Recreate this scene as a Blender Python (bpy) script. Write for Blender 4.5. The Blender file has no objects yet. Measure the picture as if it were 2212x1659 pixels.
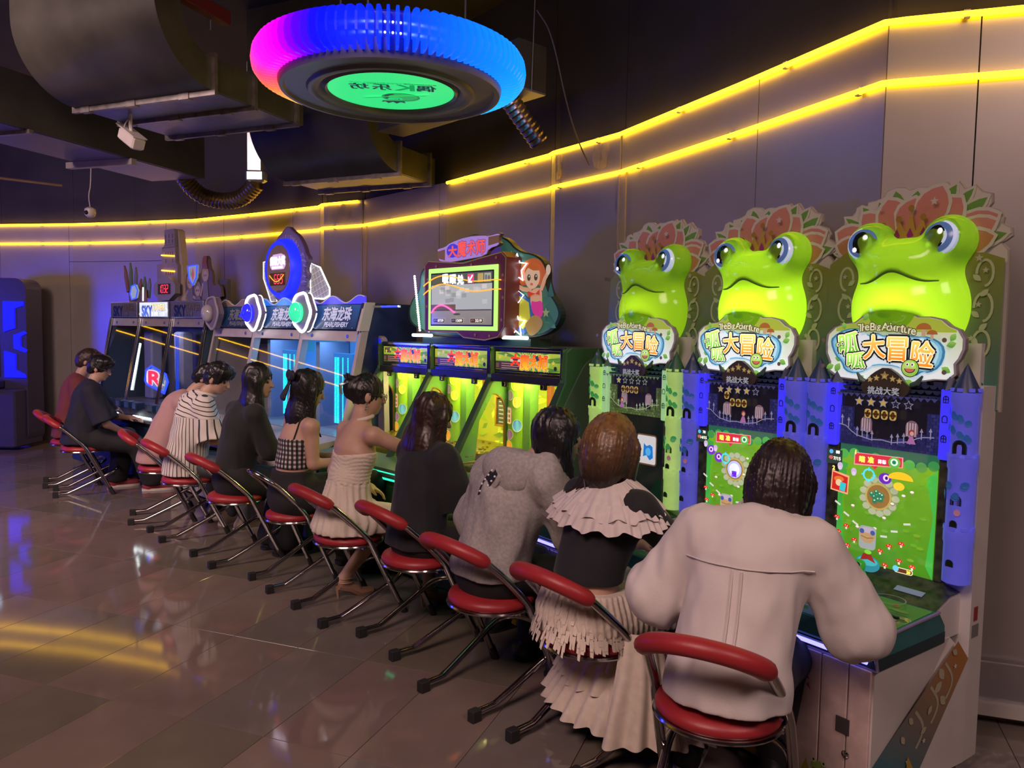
import bpy, bmesh, math, random
import numpy as np
from mathutils import Matrix, Vector, noise
from mathutils.geometry import tessellate_polygon
random.seed(7); RNG = np.random.default_rng(7)
S = bpy.context.scene
COL = S.collection
PI = math.pi

# ------------------------------------------------------------------ camera, world, light, exposure
F_PX = 1678.0; PITCH = math.radians(3.94); ROLL = 0.0167; HC = 1.68
cd = bpy.data.cameras.new('camera'); cam = bpy.data.objects.new('camera', cd); COL.objects.link(cam)
cd.sensor_width = 36.0; cd.sensor_fit = 'HORIZONTAL'; cd.lens = F_PX / 2212 * 36.0; cd.clip_start = 0.05; cd.clip_end = 80
_up = Vector((0, math.sin(PITCH), math.cos(PITCH))); _fw = Vector((0, math.cos(PITCH), -math.sin(PITCH))); _R = Vector((1, 0, 0))
_r = _R * math.cos(ROLL) + _up * math.sin(ROLL); _u = -_R * math.sin(ROLL) + _up * math.cos(ROLL)
cam.matrix_world = Matrix(((_r.x, _u.x, -_fw.x, 0), (_r.y, _u.y, -_fw.y, 0), (_r.z, _u.z, -_fw.z, HC), (0, 0, 0, 1)))
S.camera = cam
S.view_settings.view_transform = 'Standard'; S.view_settings.look = 'None'
S.view_settings.exposure = 0.0; S.view_settings.gamma = 1.0; S.view_settings.use_curve_mapping = False
S.cycles.use_denoising = True
S.cycles.max_bounces = 6; S.cycles.diffuse_bounces = 3; S.cycles.glossy_bounces = 4; S.cycles.transmission_bounces = 6; S.cycles.transparent_max_bounces = 8
S.cycles.sample_clamp_indirect = 4.0
S.cycles.caustics_reflective = False; S.cycles.caustics_refractive = False
W = bpy.data.worlds.new('arcade_gloom'); S.world = W; W.use_nodes = True
W.node_tree.nodes['Background'].inputs[0].default_value = (0.20, 0.13, 0.17, 1); W.node_tree.nodes['Background'].inputs[1].default_value = 0.10

def area(name, loc, target, size, power, color, sy=None, spread=180):
    l = bpy.data.lights.new(name, 'AREA'); l.energy = power; l.color = color; l.size = size
    if sy: l.shape = 'RECTANGLE'; l.size_y = sy
    l.spread = math.radians(spread)
    o = bpy.data.objects.new(name, l); COL.objects.link(o); o.location = loc
    o.rotation_euler = (Vector(target) - Vector(loc)).to_track_quat('-Z', 'Y').to_euler(); return o
def point(name, loc, power, color, r=0.05):
    l = bpy.data.lights.new(name, 'POINT'); l.energy = power; l.color = color; l.shadow_soft_size = r
    o = bpy.data.objects.new(name, l); COL.objects.link(o); o.location = loc; return o
# warm rose fill lights, added high in the hall to brighten the scene
area('hall_fill_light', (-1.6, .2, 4.3), (-1.4, 3.6, .0), 2.0, 125, (1.0, .68, .62), spread=125)
area('hall_fill_light_2', (-5.2, 3.4, 4.3), (-4.8, 8.4, .8), 2.0, 230, (1.0, .70, .64), spread=120)
area('hall_fill_light_3', (2.2, -.8, 4.3), (1.2, 2.4, .4), 1.5, 45, (1.0, .70, .66), spread=120)
area('unseen_machines_blue', (-9.6, 7.6, 1.6), (-6.9, 9.6, .5), .8, 110, (.02, .03, 1.0))  # stands in for the blue glow of machines out of view


# ------------------------------------------------------------------ materials
_M = {}
def mat(name, col, rough=0.5, metal=0.0, emit=0.0, ecol=None, var=0.06, scale=9.0, spec=None, alpha=1.0, trans=0.0, bump=0.0, bscale=60.0, sheen=0.0, coat=0.0, sss=0.0):
    if name in _M: return _M[name]
    m = bpy.data.materials.new(name); m.use_nodes = True; nt = m.node_tree; b = nt.nodes['Principled BSDF']
    c = tuple(col) + (1,)
    b.inputs['Roughness'].default_value = rough; b.inputs['Metallic'].default_value = metal
    tc = nt.nodes.new('ShaderNodeTexCoord')
    if var > 0:
        n = nt.nodes.new('ShaderNodeTexNoise'); n.inputs['Scale'].default_value = scale; n.inputs['Detail'].default_value = 3
        nt.links.new(tc.outputs['Object'], n.inputs['Vector'])
        r = nt.nodes.new('ShaderNodeValToRGB')
        r.color_ramp.elements[0].position = .3; r.color_ramp.elements[1].position = .7
        r.color_ramp.elements[0].color = tuple(max(0, x * (1 - var)) for x in col) + (1,)
        r.color_ramp.elements[1].color = tuple(min(1, x * (1 + var)) for x in col) + (1,)
        nt.links.new(n.outputs['Fac'], r.inputs[0]); nt.links.new(r.outputs[0], b.inputs['Base Color'])
    else: b.inputs['Base Color'].default_value = c
    if bump > 0:
        n2 = nt.nodes.new('ShaderNodeTexNoise'); n2.inputs['Scale'].default_value = bscale; n2.inputs['Detail'].default_value = 2
        nt.links.new(tc.outputs['Object'], n2.inputs['Vector'])
        bp = nt.nodes.new('ShaderNodeBump'); bp.inputs['Strength'].default_value = bump; bp.inputs['Distance'].default_value = .01
        nt.links.new(n2.outputs['Fac'], bp.inputs['Height']); nt.links.new(bp.outputs[0], b.inputs['Normal'])
    if emit > 0:
        b.inputs['Emission Color'].default_value = tuple(ecol or col) + (1,); b.inputs['Emission Strength'].default_value = emit
    if spec is not None: b.inputs['Specular IOR Level'].default_value = spec
    if alpha < 1: b.inputs['Alpha'].default_value = alpha
    if trans > 0: b.inputs['Transmission Weight'].default_value = trans
    if sheen > 0: b.inputs['Sheen Weight'].default_value = sheen
    if coat > 0: b.inputs['Coat Weight'].default_value = coat
    if sss > 0:
        b.inputs['Subsurface Weight'].default_value = sss; b.inputs['Subsurface Radius'].default_value = (.02, .008, .004); b.inputs['Subsurface Scale'].default_value = 1
    _M[name] = m; return m

def print_mat(emit=0.0, rough=0.35):
    k = 'printed_art_%g_%g' % (emit, rough)
    if k in _M: return _M[k]
    m = bpy.data.materials.new(k); m.use_nodes = True; nt = m.node_tree; b = nt.nodes['Principled BSDF']
    a = nt.nodes.new('ShaderNodeVertexColor'); a.layer_name = 'Col'
    nt.links.new(a.outputs[0], b.inputs['Base Color']); b.inputs['Roughness'].default_value = rough
    if emit > 0:
        nt.links.new(a.outputs[0], b.inputs['Emission Color']); b.inputs['Emission Strength'].default_value = emit
    _M[k] = m; return m

def obj_color_mat(name, emit=1.0):
    if name in _M: return _M[name]
    m = bpy.data.materials.new(name); m.use_nodes = True; nt = m.node_tree; b = nt.nodes['Principled BSDF']
    a = nt.nodes.new('ShaderNodeObjectInfo'); nt.links.new(a.outputs['Color'], b.inputs['Base Color']); nt.links.new(a.outputs['Color'], b.inputs['Emission Color'])
    b.inputs['Emission Strength'].default_value = emit; b.inputs['Roughness'].default_value = .35
    _M[name] = m; return m

def srgb(r, g, b):
    f = lambda v: ((v / 255 + .055) / 1.055) ** 2.4 if v > 10.3 else v / 255 / 12.92
    return (f(r), f(g), f(b))
def hx(s): return srgb(int(s[0:2], 16), int(s[2:4], 16), int(s[4:6], 16))

# ------------------------------------------------------------------ objects
def tag(o, label=None, cat=None, group=None, kind=None):
    if label: o['label'] = label
    if cat: o['category'] = cat
    if group: o['group'] = group
    if kind: o['kind'] = kind
    return o
def thing(name, label, cat, loc=(0, 0, 0), rotz=0.0, group=None):
    o = bpy.data.objects.new(name, None); COL.objects.link(o); o.empty_display_size = .05
    o.location = loc; o.rotation_euler = (0, 0, rotz); return tag(o, label, cat, group)
def link(name, me, parent=None, mats=None):
    o = bpy.data.objects.new(name, me); COL.objects.link(o)
    if parent is not None: o.parent = parent
    if mats is not None:
        for m in (mats if isinstance(mats, (list, tuple)) else [mats]): me.materials.append(m)
    return o
def kids(o):
    return [c for c in o.children]
def dup(root, loc=None, rotz=None, label=None, group=None):
    def cp(o, par):
        c = o.copy(); COL.objects.link(c)
        if par is not None: c.parent = par
        for k in kids(o): cp(k, c)
        return c
    r = cp(root, None)
    if loc is not None: r.location = loc
    if rotz is not None: r.rotation_euler = (0, 0, rotz)
    if label: r['label'] = label
    if group: r['group'] = group
    return r

class MB:
    """collects geometry for ONE mesh object"""
    def __init__(s): s.v = []; s.f = []; s.mi = []; s.M = Matrix.Identity(4); s.m = 0
    def add(s, vs, fs, mi=None):
        o = len(s.v); s.v += [tuple(s.M @ Vector(v)) for v in vs]
        s.f += [tuple(i + o for i in f) for f in fs]; s.mi += [s.m if mi is None else mi] * len(fs); return s
    def box(s, x0, x1, y0, y1, z0, z1, b=0.0):
        if b <= 0:
            v = [(x, y, z) for z in (z0, z1) for y in (y0, y1) for x in (x0, x1)]
            return s.add(v, [(0, 2, 3, 1), (4, 5, 7, 6), (0, 1, 5, 4), (2, 6, 7, 3), (0, 4, 6, 2), (1, 3, 7, 5)])
        # chamfered box
        vs = []; 
        for z, ins in ((z0, b), (z0 + b, 0), (z1 - b, 0), (z1, b)):
            xa, xb, ya, yb = x0 + ins, x1 - ins, y0 + ins, y1 - ins
            vs += [(xa + b, ya, z), (xb - b, ya, z), (xb, ya + b, z), (xb, yb - b, z), (xb - b, yb, z), (xa + b, yb, z), (xa, yb - b, z), (xa, ya + b, z)]
        fs = [tuple(range(7, -1, -1)), tuple(range(24, 32))]
        for r in range(3):
            for i in range(8): fs.append((r * 8 + i, r * 8 + (i + 1) % 8, r * 8 + 8 + (i + 1) % 8, r * 8 + 8 + i))
        return s.add(vs, fs)
    def prism(s, poly, t0, t1, axis='y', b=0.0):
        """2-D polygon (a,b) extruded along an axis. y: (x,z); x: (y,z); z: (x,y)"""
        n = len(poly)
        P = {'y': lambda a, b, t: (a, t, b), 'x': lambda a, b, t: (t, a, b), 'z': lambda a, b, t: (a, b, t)}[axis]
        tri = tessellate_polygon([[Vector((p[0], p[1], 0)) for p in poly]])
        v = [P(a, b_, t0) for a, b_ in poly] + [P(a, b_, t1) for a, b_ in poly]
        ar = sum(poly[i][0] * poly[(i + 1) % n][1] - poly[(i + 1) % n][0] * poly[i][1] for i in range(n))
        flip = (ar > 0) ^ (axis == 'y') ^ (t1 < t0)
        f = []
        for t in tri:
            a, b_, c = t
            cr = (poly[b_][0] - poly[a][0]) * (poly[c][1] - poly[a][1]) - (poly[b_][1] - poly[a][1]) * (poly[c][0] - poly[a][0])
            if (cr > 0) != (ar > 0): a, c = c, a
            f.append((a, c, b_) if flip else (a, b_, c)); f.append((n + a, n + b_, n + c) if flip else (n + a, n + c, n + b_))
        for i in range(n):
            j = (i + 1) % n
            f.append((i, j, n + j, n + i) if flip else (j, i, n + i, n + j))
        return s.add(v, f)
    def tube(s, path, r, n=10, cap=True, closed=False):
        P = [Vector(p) for p in path]; k = len(P); R = r if isinstance(r, (list, tuple)) else [r] * k
        vs = []; up = None
        for i in range(k):
            a = P[(i - 1) % k] if (closed or i > 0) else P[i]; b = P[(i + 1) % k] if (closed or i < k - 1) else P[i]
            t = (b - a)
            if t.length < 1e-9: t = Vector((0, 0, 1))
            t.normalize()
            if up is None:
                up = Vector((0, 0, 1)) if abs(t.z) < .9 else Vector((1, 0, 0))
            u = t.cross(up)
            if u.length < 1e-6: u = t.orthogonal()
            u.normalize(); w = u.cross(t).normalized(); up = w
            for q in range(n):
                an = 2 * PI * q / n; vs.append(P[i] + (u * math.cos(an) + w * math.sin(an)) * R[i])
        fs = []
        for i in range(k if closed else k - 1):
            j = (i + 1) % k
            for q in range(n): fs.append((i * n + q, i * n + (q + 1) % n, j * n + (q + 1) % n, j * n + q))
        if cap and not closed: fs += [tuple(range(n - 1, -1, -1)), tuple((k - 1) * n + q for q in range(n))]
        return s.add(vs, fs)
    def lathe(s, prof, n=24, c=(0, 0, 0), a0=0, a1=2 * PI, axis='z'):
        full = abs(a1 - a0 - 2 * PI) < 1e-6; cols = n if full else n + 1; vs = []
        for i in range(cols):
            an = a0 + (a1 - a0) * i / n
            for r, z in prof:
                x, y = r * math.cos(an), r * math.sin(an)
                vs.append((c[0] + x, c[1] + y, c[2] + z) if axis == 'z' else ((c[0] + x, c[1] - z, c[2] + y) if axis == 'y' else (c[0] + z, c[1] + x, c[2] + y)))
        k = len(prof); fs = []
        for i in range(n):
            j = (i + 1) % cols
            for q in range(k - 1): fs.append((i * k + q, j * k + q, j * k + q + 1, i * k + q + 1))
        return s.add(vs, fs)
    def ball(s, c, r, n=14, m=8):
        rx, ry, rz = r if isinstance(r, (tuple, list)) else (r, r, r)
        vs = [(c[0], c[1], c[2] - rz)]
        for i in range(1, m):
            t = PI * i / m - PI / 2
            for j in range(n):
                a = 2 * PI * j / n; vs.append((c[0] + rx * math.cos(t) * math.cos(a), c[1] + ry * math.cos(t) * math.sin(a), c[2] + rz * math.sin(t)))
        vs.append((c[0], c[1], c[2] + rz)); L = len(vs) - 1; fs = []
        for j in range(n): fs.append((0, 1 + (j + 1) % n, 1 + j)); fs.append((L, L - n + j, L - n + (j + 1) % n))
        for i in range(m - 2):
            for j in range(n): fs.append((1 + i * n + j, 1 + i * n + (j + 1) % n, 1 + (i + 1) * n + (j + 1) % n, 1 + (i + 1) * n + j))
        return s.add(vs, fs)
    def mesh(s, name):
        me = bpy.data.meshes.new(name); me.from_pydata(s.v, [], s.f); me.polygons.foreach_set('material_index', s.mi); me.update(); return me
    def build(s, name, mats, parent=None, smooth=False, sharp=40, kind=None):
        me = s.mesh(name); o = link(name, me, parent, mats)
        if smooth:
            me.polygons.foreach_set('use_smooth', [True] * len(me.polygons))
            if sharp: me.set_sharp_from_angle(angle=math.radians(sharp))
        if kind: o['kind'] = kind
        return o

def arc(cx, cy, r, a0, a1, n=12, ry=None):
    ry = r if ry is None else ry
    return [(cx + r * math.cos(a0 + (a1 - a0) * i / n), cy + ry * math.sin(a0 + (a1 - a0) * i / n)) for i in range(n + 1)]
def circ(cx, cy, r, n=24, ry=None): return arc(cx, cy, r, 0, 2 * PI, n, ry)[:-1]
def rrect(x0, x1, y0, y1, r, n=5):
    return arc(x1 - r, y0 + r, r, -PI / 2, 0, n) + arc(x1 - r, y1 - r, r, 0, PI / 2, n) + arc(x0 + r, y1 - r, r, PI / 2, PI, n) + arc(x0 + r, y0 + r, r, PI, 1.5 * PI, n)
def star(cx, cy, r, k=.45, n=5, a=PI / 2):
    return [(cx + (r if i % 2 == 0 else r * k) * math.cos(a + PI * i / n), cy + (r if i % 2 == 0 else r * k) * math.sin(a + PI * i / n)) for i in range(2 * n)]
def smooth_loop(P, it=2):
    for _ in range(it):
        Q = []
        for i in range(len(P)):
            a, b = P[i], P[(i + 1) % len(P)]
            Q += [(a[0] * .75 + b[0] * .25, a[1] * .75 + b[1] * .25), (a[0] * .25 + b[0] * .75, a[1] * .25 + b[1] * .75)]
        P = Q
    return P
def smooth_path(P, it=2):
    P = [tuple(p) for p in P]
    for _ in range(it):
        Q = [P[0]]
        for a, b in zip(P[:-1], P[1:]):
            Q += [tuple(x * .75 + y * .25 for x, y in zip(a, b)), tuple(x * .25 + y * .75 for x, y in zip(a, b))]
        P = Q + [P[-1]]
    return P

# ------------------------------------------------------------------ lettering
_T = {}
_ts = bpy.data.scenes.new('lettering_tmp')
def glyphs(txt, bold=0.0):
    """2-D triangles of a text, height of a capital about 0.7, origin at the left of the baseline"""
    k = (txt, bold)
    if k in _T: return _T[k]
    c = bpy.data.curves.new('t', 'FONT'); c.body = txt; c.size = 1.0; c.resolution_u = 3
    o = bpy.data.objects.new('t', c); _ts.collection.objects.link(o); vl = _ts.view_layers[0]; vl.update()
    dg = vl.depsgraph; me = bpy.data.meshes.new_from_object(o.evaluated_get(dg)); me.calc_loop_triangles()
    v = [(p.co.x, p.co.y) for p in me.vertices]; t = [tuple(q.vertices) for q in me.loop_triangles]
    bpy.data.meshes.remove(me); bpy.data.objects.remove(o); bpy.data.curves.remove(c)
    if bold > 0 and v:                      # heavier strokes: the glyph stamped round a small circle
        n = 8 if bold >= .03 else 5; V = []; T = []
        for i in range(n):
            dx, dy = bold * math.cos(2 * PI * i / n), bold * math.sin(2 * PI * i / n); o = len(V)
            V += [(x + dx, y + dy) for x, y in v]; T += [tuple(q + o for q in f) for f in t]
        v, t = V, T
    xs = [p[0] for p in v] or [0, 1]; ys = [p[1] for p in v] or [0, 1]
    _T[k] = (v, t, (min(xs), max(xs), min(ys), max(ys))); return _T[k]

class Art:
    """flat layered print: coloured polygons in one plane; local (a,b) -> 3-D by a function"""
    def __init__(s, to3, step=0.0006):
        s.to3 = to3; s.v = []; s.f = []; s.c = []; s.k = 0; s.step = step
    def _put(s, pts, tris, col, cols=None, lift=1):
        s.k += lift; o = len(s.v); s.v += [s.to3(p[0], p[1], s.k * s.step) for p in pts]
        for t in tris:
            s.f.append((t[0] + o, t[1] + o, t[2] + o))
            s.c.append([cols[i] for i in t] if cols else [col] * 3)
        return s
    def poly(s, pts, col, cols=None, lift=1):
        n = len(pts); ar = sum(pts[i][0] * pts[(i + 1) % n][1] - pts[(i + 1) % n][0] * pts[i][1] for i in range(n))
        if ar < 0:
            pts = list(reversed(pts)); cols = list(reversed(cols)) if cols else None
        T = []
        for t in tessellate_polygon([[Vector((p[0], p[1], 0)) for p in pts]]):
            a, b, c = t
            if (pts[b][0] - pts[a][0]) * (pts[c][1] - pts[a][1]) - (pts[b][1] - pts[a][1]) * (pts[c][0] - pts[a][0]) < 0: b, c = c, b
            T.append((a, b, c))
        return s._put(pts, T, col, cols, lift)
    def rect(s, x0, x1, y0, y1, col, top=None, lift=1):
        return s.poly([(x0, y0), (x1, y0), (x1, y1), (x0, y1)], col, [col, col, top, top] if top else None, lift)
    def vgrad(s, pts, lo, hi, lift=1):
        y0 = min(p[1] for p in pts); y1 = max(p[1] for p in pts)
        f = lambda y: tuple(a + (b - a) * (y - y0) / (y1 - y0 + 1e-9) for a, b in zip(lo, hi))
        return s.poly(pts, lo, [f(p[1]) for p in pts], lift)
    def ell(s, cx, cy, rx, ry, col, n=20, lift=1): return s.poly(circ(cx, cy, rx, n, ry), col, lift=lift)
    def line(s, P, w, col, closed=False, lift=1):
        n = len(P); L = []; R = []
        for i in range(n):
            a = P[(i - 1) % n] if (closed or i > 0) else P[i]; b = P[(i + 1) % n] if (closed or i < n - 1) else P[i]
            dx, dy = b[0] - a[0], b[1] - a[1]; l = math.hypot(dx, dy) or 1
            L.append((P[i][0] - dy / l * w / 2, P[i][1] + dx / l * w / 2)); R.append((P[i][0] + dy / l * w / 2, P[i][1] - dx / l * w / 2))
        T = []
        for i in range(n if closed else n - 1):
            j = (i + 1) % n; T += [(n + i, n + j, j), (n + i, j, i)]
        return s._put(L + R, T, col, None, lift)
    def text(s, txt, cx, cy, h, col, bold=0.0, top=None, w=None, rot=0.0, lift=1, skew=0.0):
        v, t, bb = glyphs(txt, bold); bx = glyphs(txt, 0.0)[2]
        sc = h / max(1e-6, bx[3] - bx[2]); sx = sc if w is None else w / max(1e-6, bx[1] - bx[0])
        mx, my = (bx[0] + bx[1]) / 2, (bx[2] + bx[3]) / 2; ca, sa = math.cos(rot), math.sin(rot); P = []; cs = []
        for x, y in v:
            a = (x - mx) * sx + (y - my) * sc * skew; b = (y - my) * sc; P.append((cx + a * ca - b * sa, cy + a * sa + b * ca))
            if top:
                q = min(1, max(0, (y - bb[2]) / (bb[3] - bb[2] + 1e-9))); cs.append(tuple(p + (r - p) * q for p, r in zip(col, top)))
        return s._put(P, t, col, cs if top else None, lift)
    def otext(s, txt, cx, cy, h, col, ocol, ow=.05, bold=0.01, **k):
        s.text(txt, cx, cy, h, ocol, bold=bold + ow, w=k.get('w'), rot=k.get('rot', 0.0), skew=k.get('skew', 0.0)); return s.text(txt, cx, cy, h, col, bold=bold, **k)
    def build(s, name, parent=None, emit=0.0, rough=0.35, mat_=None):
        me = bpy.data.meshes.new(name); me.from_pydata(s.v, [], s.f)
        a = me.color_attributes.new('Col', 'FLOAT_COLOR', 'CORNER')
        a.data.foreach_set('color', [x for tri in s.c for c in tri for x in (*c[:3], 1.0)]); me.update()
        return link(name, me, parent, mat_ or print_mat(emit, rough))
def front(y, x=0, z=0, sc=1.0):           # print on a plane facing -y (towards the player)
    return lambda a, b, k: (x + a * sc, y - k, z + b * sc)
SEG7 = {'0': 'abcdef', '1': 'bc', '2': 'abged', '3': 'abgcd', '4': 'fgbc', '5': 'afgcd', '6': 'afgedc', '7': 'abc', '8': 'abcdefg', '9': 'abcdfg'}
def seg7(A, txt, x, y, w, h, col, lw, skew=0.08):
    for i, ch in enumerate(txt):
        X = x + i * w * 1.45; K = lambda p: (X + p[0] * w + p[1] * h * skew, y + p[1] * h)
        pos = dict(a=((.05, 1), (.95, 1)), b=((1, .95), (1, .55)), c=((1, .45), (1, .05)), d=((.05, 0), (.95, 0)), e=((0, .45), (0, .05)), f=((0, .95), (0, .55)), g=((.05, .5), (.95, .5)))
        for s_ in SEG7[ch]: A.line([K(pos[s_][0]), K(pos[s_][1])], lw, col, lift=0)

# ------------------------------------------------------------------ distance-field sculpting
def _smin(a, b, k):
    h = np.clip(.5 + .5 * (b - a) / k, 0, 1); return b + (a - b) * h - k * h * (1 - h)
def s_ball(P, c, r): return np.linalg.norm(P - np.array(c, np.float32), axis=1) - r
def s_ell(P, c, r, R=None):
    q = P - np.array(c, np.float32)
    if R is not None: q = q @ np.array(R, np.float32)
    r = np.array(r, np.float32); k0 = np.linalg.norm(q / r, axis=1); k1 = np.linalg.norm(q / (r * r), axis=1) + 1e-9; return k0 * (k0 - 1) / k1
def s_cone(P, a, b, ra, rb, flat=None):
    """round cone; flat=(axis vector, factor) squashes the section along an axis"""
    a = np.array(a, np.float32); b = np.array(b, np.float32); d = b - a; L2 = float(d @ d) + 1e-12
    q = P - a; t = np.clip((q @ d) / L2, 0, 1); w = q - t[:, None] * d
    if flat is not None:
        ax = np.array(flat[0], np.float32); ax = ax / np.linalg.norm(ax); c = w @ ax; w = w + (c * (flat[1] - 1))[:, None] * ax
    return np.linalg.norm(w, axis=1) - (ra + (rb - ra) * t)
_NG = {}
def vnoise(P, scale, seed=0):
    """smooth value noise, vectorised"""
    if seed not in _NG: _NG[seed] = np.random.default_rng(seed).random((32, 32, 32)).astype(np.float32) * 2 - 1
    G = _NG[seed]; q = P * scale; i = np.floor(q).astype(int); f = q - i; f = f * f * (3 - 2 * f); r = 0
    for dx in (0, 1):
        for dy in (0, 1):
            for dz in (0, 1):
                wgt = (f[:, 0] if dx else 1 - f[:, 0]) * (f[:, 1] if dy else 1 - f[:, 1]) * (f[:, 2] if dz else 1 - f[:, 2])
                r = r + wgt * G[(i[:, 0] + dx) % 32, (i[:, 1] + dy) % 32, (i[:, 2] + dz) % 32]
    return r
def sculpt(fn, lo, hi, h, margin=1.7):
    """surface nets of fn<0 inside a box -> verts, quads"""
    lo = np.array(lo, np.float32); B = 8; n = np.ceil((np.array(hi) - lo) / h / B).astype(int) * B + 1
    V = np.full(n, 1.0, np.float32); nb = (n - 1) // B
    bc = np.stack(np.meshgrid(*[np.arange(k) for k in nb], indexing='ij'), -1).reshape(-1, 3)
    d = fn((lo + (bc + .5) * B * h).astype(np.float32)); act = np.abs(d) < B * h * .866 * margin
    far = bc[~act]; fd = d[~act]
    for (i, j, k), dd in zip(far[fd < 0], fd[fd < 0]): V[i * B:(i + 1) * B + 1, j * B:(j + 1) * B + 1, k * B:(k + 1) * B + 1] = -1
    ab = bc[act]; g = np.arange(B + 1); loc = np.stack(np.meshgrid(g, g, g, indexing='ij'), -1).reshape(-1, 3)
    for c0 in range(0, len(ab), 400):
        idx = (ab[c0:c0 + 400, None, :] * B + loc[None]).reshape(-1, 3)
        V[idx[:, 0], idx[:, 1], idx[:, 2]] = fn((lo + idx * h).astype(np.float32))
    V[0] = V[-1] = 1; V[:, 0] = V[:, -1] = 1; V[:, :, 0] = V[:, :, -1] = 1
    s = V < 0; C = [s[dx:n[0] - 1 + dx, dy:n[1] - 1 + dy, dz:n[2] - 1 + dz] for dx in (0, 1) for dy in (0, 1) for dz in (0, 1)]
    cnt = sum(c.astype(np.int8) for c in C); cell = (cnt > 0) & (cnt < 8); ci = np.argwhere(cell)
    acc = np.zeros((len(ci), 3), np.float32); num = np.zeros(len(ci), np.float32)
    cor = [(0, 0, 0), (0, 0, 1), (0, 1, 0), (0, 1, 1), (1, 0, 0), (1, 0, 1), (1, 1, 0), (1, 1, 1)]
    for a in range(8):
        for ax in range(3):
            if cor[a][ax] == 1: continue
            A = np.array(cor[a]); Bv = A.copy(); Bv[ax] = 1
            va = V[tuple((ci + A).T)]; vb = V[tuple((ci + Bv).T)]; m = (va < 0) != (vb < 0)
            t = np.where(m, va / np.where(m, va - vb, 1), 0)
            p = np.repeat(A[None].astype(np.float32), len(ci), 0); p[:, ax] += t; acc[m] += p[m]; num[m] += 1
    verts = lo + (ci + acc / num[:, None]) * h
    idm = np.full(cell.shape, -1, np.int64); idm[tuple(ci.T)] = np.arange(len(ci)); Q = []
    for ax in range(3):
        sl0 = [slice(None)] * 3; sl1 = [slice(None)] * 3; sl0[ax] = slice(0, -1); sl1[ax] = slice(1, None)
        a0 = s[tuple(sl0)]; a1 = s[tuple(sl1)]; e = np.argwhere(a0 != a1)
        o1, o2 = [(1, 2), (2, 0), (0, 1)][ax]; u = np.zeros(3, int); u[o1] = 1; w = np.zeros(3, int); w[o2] = 1
        e = e[(e[:, o1] > 0) & (e[:, o2] > 0) & (e[:, o1] < n[o1] - 1) & (e[:, o2] < n[o2] - 1)]
        q = np.stack([idm[tuple((e - u - w).T)], idm[tuple((e - w).T)], idm[tuple(e.T)], idm[tuple((e - u).T)]], 1)
        fl = ~s[tuple(e.T)]; q[fl] = q[fl][:, ::-1]; Q.append(q)
    Q = np.concatenate(Q); Q = Q[(Q >= 0).all(1)]
    return verts.astype(np.float64), Q
def relax(verts, Q, it=2, lam=.5):
    for _ in range(it):
        acc = np.zeros_like(verts); num = np.zeros(len(verts))
        for a in range(4):
            b = (a + 1) % 4
            np.add.at(acc, Q[:, a], verts[Q[:, b]]); np.add.at(acc, Q[:, b], verts[Q[:, a]]); np.add.at(num, Q[:, a], 1); np.add.at(num, Q[:, b], 1)
        verts = verts + lam * (acc / np.maximum(num, 1)[:, None] - verts)
    return verts
def quad_mesh(name, verts, Q, mats, parent=None, attrs=None):
    me = bpy.data.meshes.new(name); me.vertices.add(len(verts)); me.vertices.foreach_set('co', np.asarray(verts, np.float32).ravel())
    me.loops.add(Q.size); me.loops.foreach_set('vertex_index', Q.astype(np.int32).ravel())
    me.polygons.add(len(Q)); me.polygons.foreach_set('loop_start', np.arange(0, Q.size, 4, dtype=np.int32)); 
    me.polygons.foreach_set('use_smooth', np.ones(len(Q), bool)); me.update(calc_edges=True)
    for k, val in (attrs or {}).items():
        if val.ndim == 1:
            a = me.attributes.new(k, 'FLOAT', 'POINT'); a.data.foreach_set('value', val.astype(np.float32))
        else:
            a = me.attributes.new(k, 'FLOAT_VECTOR', 'POINT'); a.data.foreach_set('vector', val.astype(np.float32).ravel())
    return link(name, me, parent, mats)
# ================================================================== ROOM SHELL
# wall plan (inner face of the panels), far end first
WALL = [(-9.6, 11.35), (-7.3, 11.14), (-6.15, 10.92), (-5.15, 10.62), (-4.18, 10.27), (-3.25, 9.68), (-2.22, 8.97), (-2.13, 8.80), (-1.64, 8.51), (-.64, 7.41), (.28, 6.17), (.315, 6.07), (.735, 5.49), (1.245, 4.38), (1.622, 3.50), (2.12, 3.335), (3.1, 3.01), (4.3, 2.6)]
_cum = [0]
for a, b in zip(WALL[:-1], WALL[1:]): _cum.append(_cum[-1] + math.hypot(b[0] - a[0], b[1] - a[1]))
def wall_at(s, off=0.0):
    s = min(max(s, 0), _cum[-1] - 1e-6)
    for i in range(len(WALL) - 1):
        if s <= _cum[i + 1]:
            t = (s - _cum[i]) / (_cum[i + 1] - _cum[i]); a, b = WALL[i], WALL[i + 1]
            dx, dy = (b[0] - a[0]) / (_cum[i + 1] - _cum[i]), (b[1] - a[1]) / (_cum[i + 1] - _cum[i])
            return (a[0] + (b[0] - a[0]) * t + dy * off, a[1] + (b[1] - a[1]) * t - dx * off, dx, dy)
def wall_s(px):                       # arc length where the plumb line of a photo column meets the wall plan
    k = (px - 1106) / F_PX
    for i in range(len(WALL) - 1):
        a, b = WALL[i], WALL[i + 1]; fa, fb = a[0] - k * a[1], b[0] - k * b[1]
        if fa * fb <= 0:
            t = fa / (fa - fb); return _cum[i] + t * (_cum[i + 1] - _cum[i])
    return 0
M_panel = mat('wall_laminate', (.40, .36, .34), rough=.36, metal=.35, var=.05, scale=2.5, bump=.03, bscale=400)
M_dark = mat('black_ceiling_paint', (.035, .03, .032), rough=.75, var=.2, scale=2)
M_seam = mat('panel_core', (.12, .10, .09), rough=.7)
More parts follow.
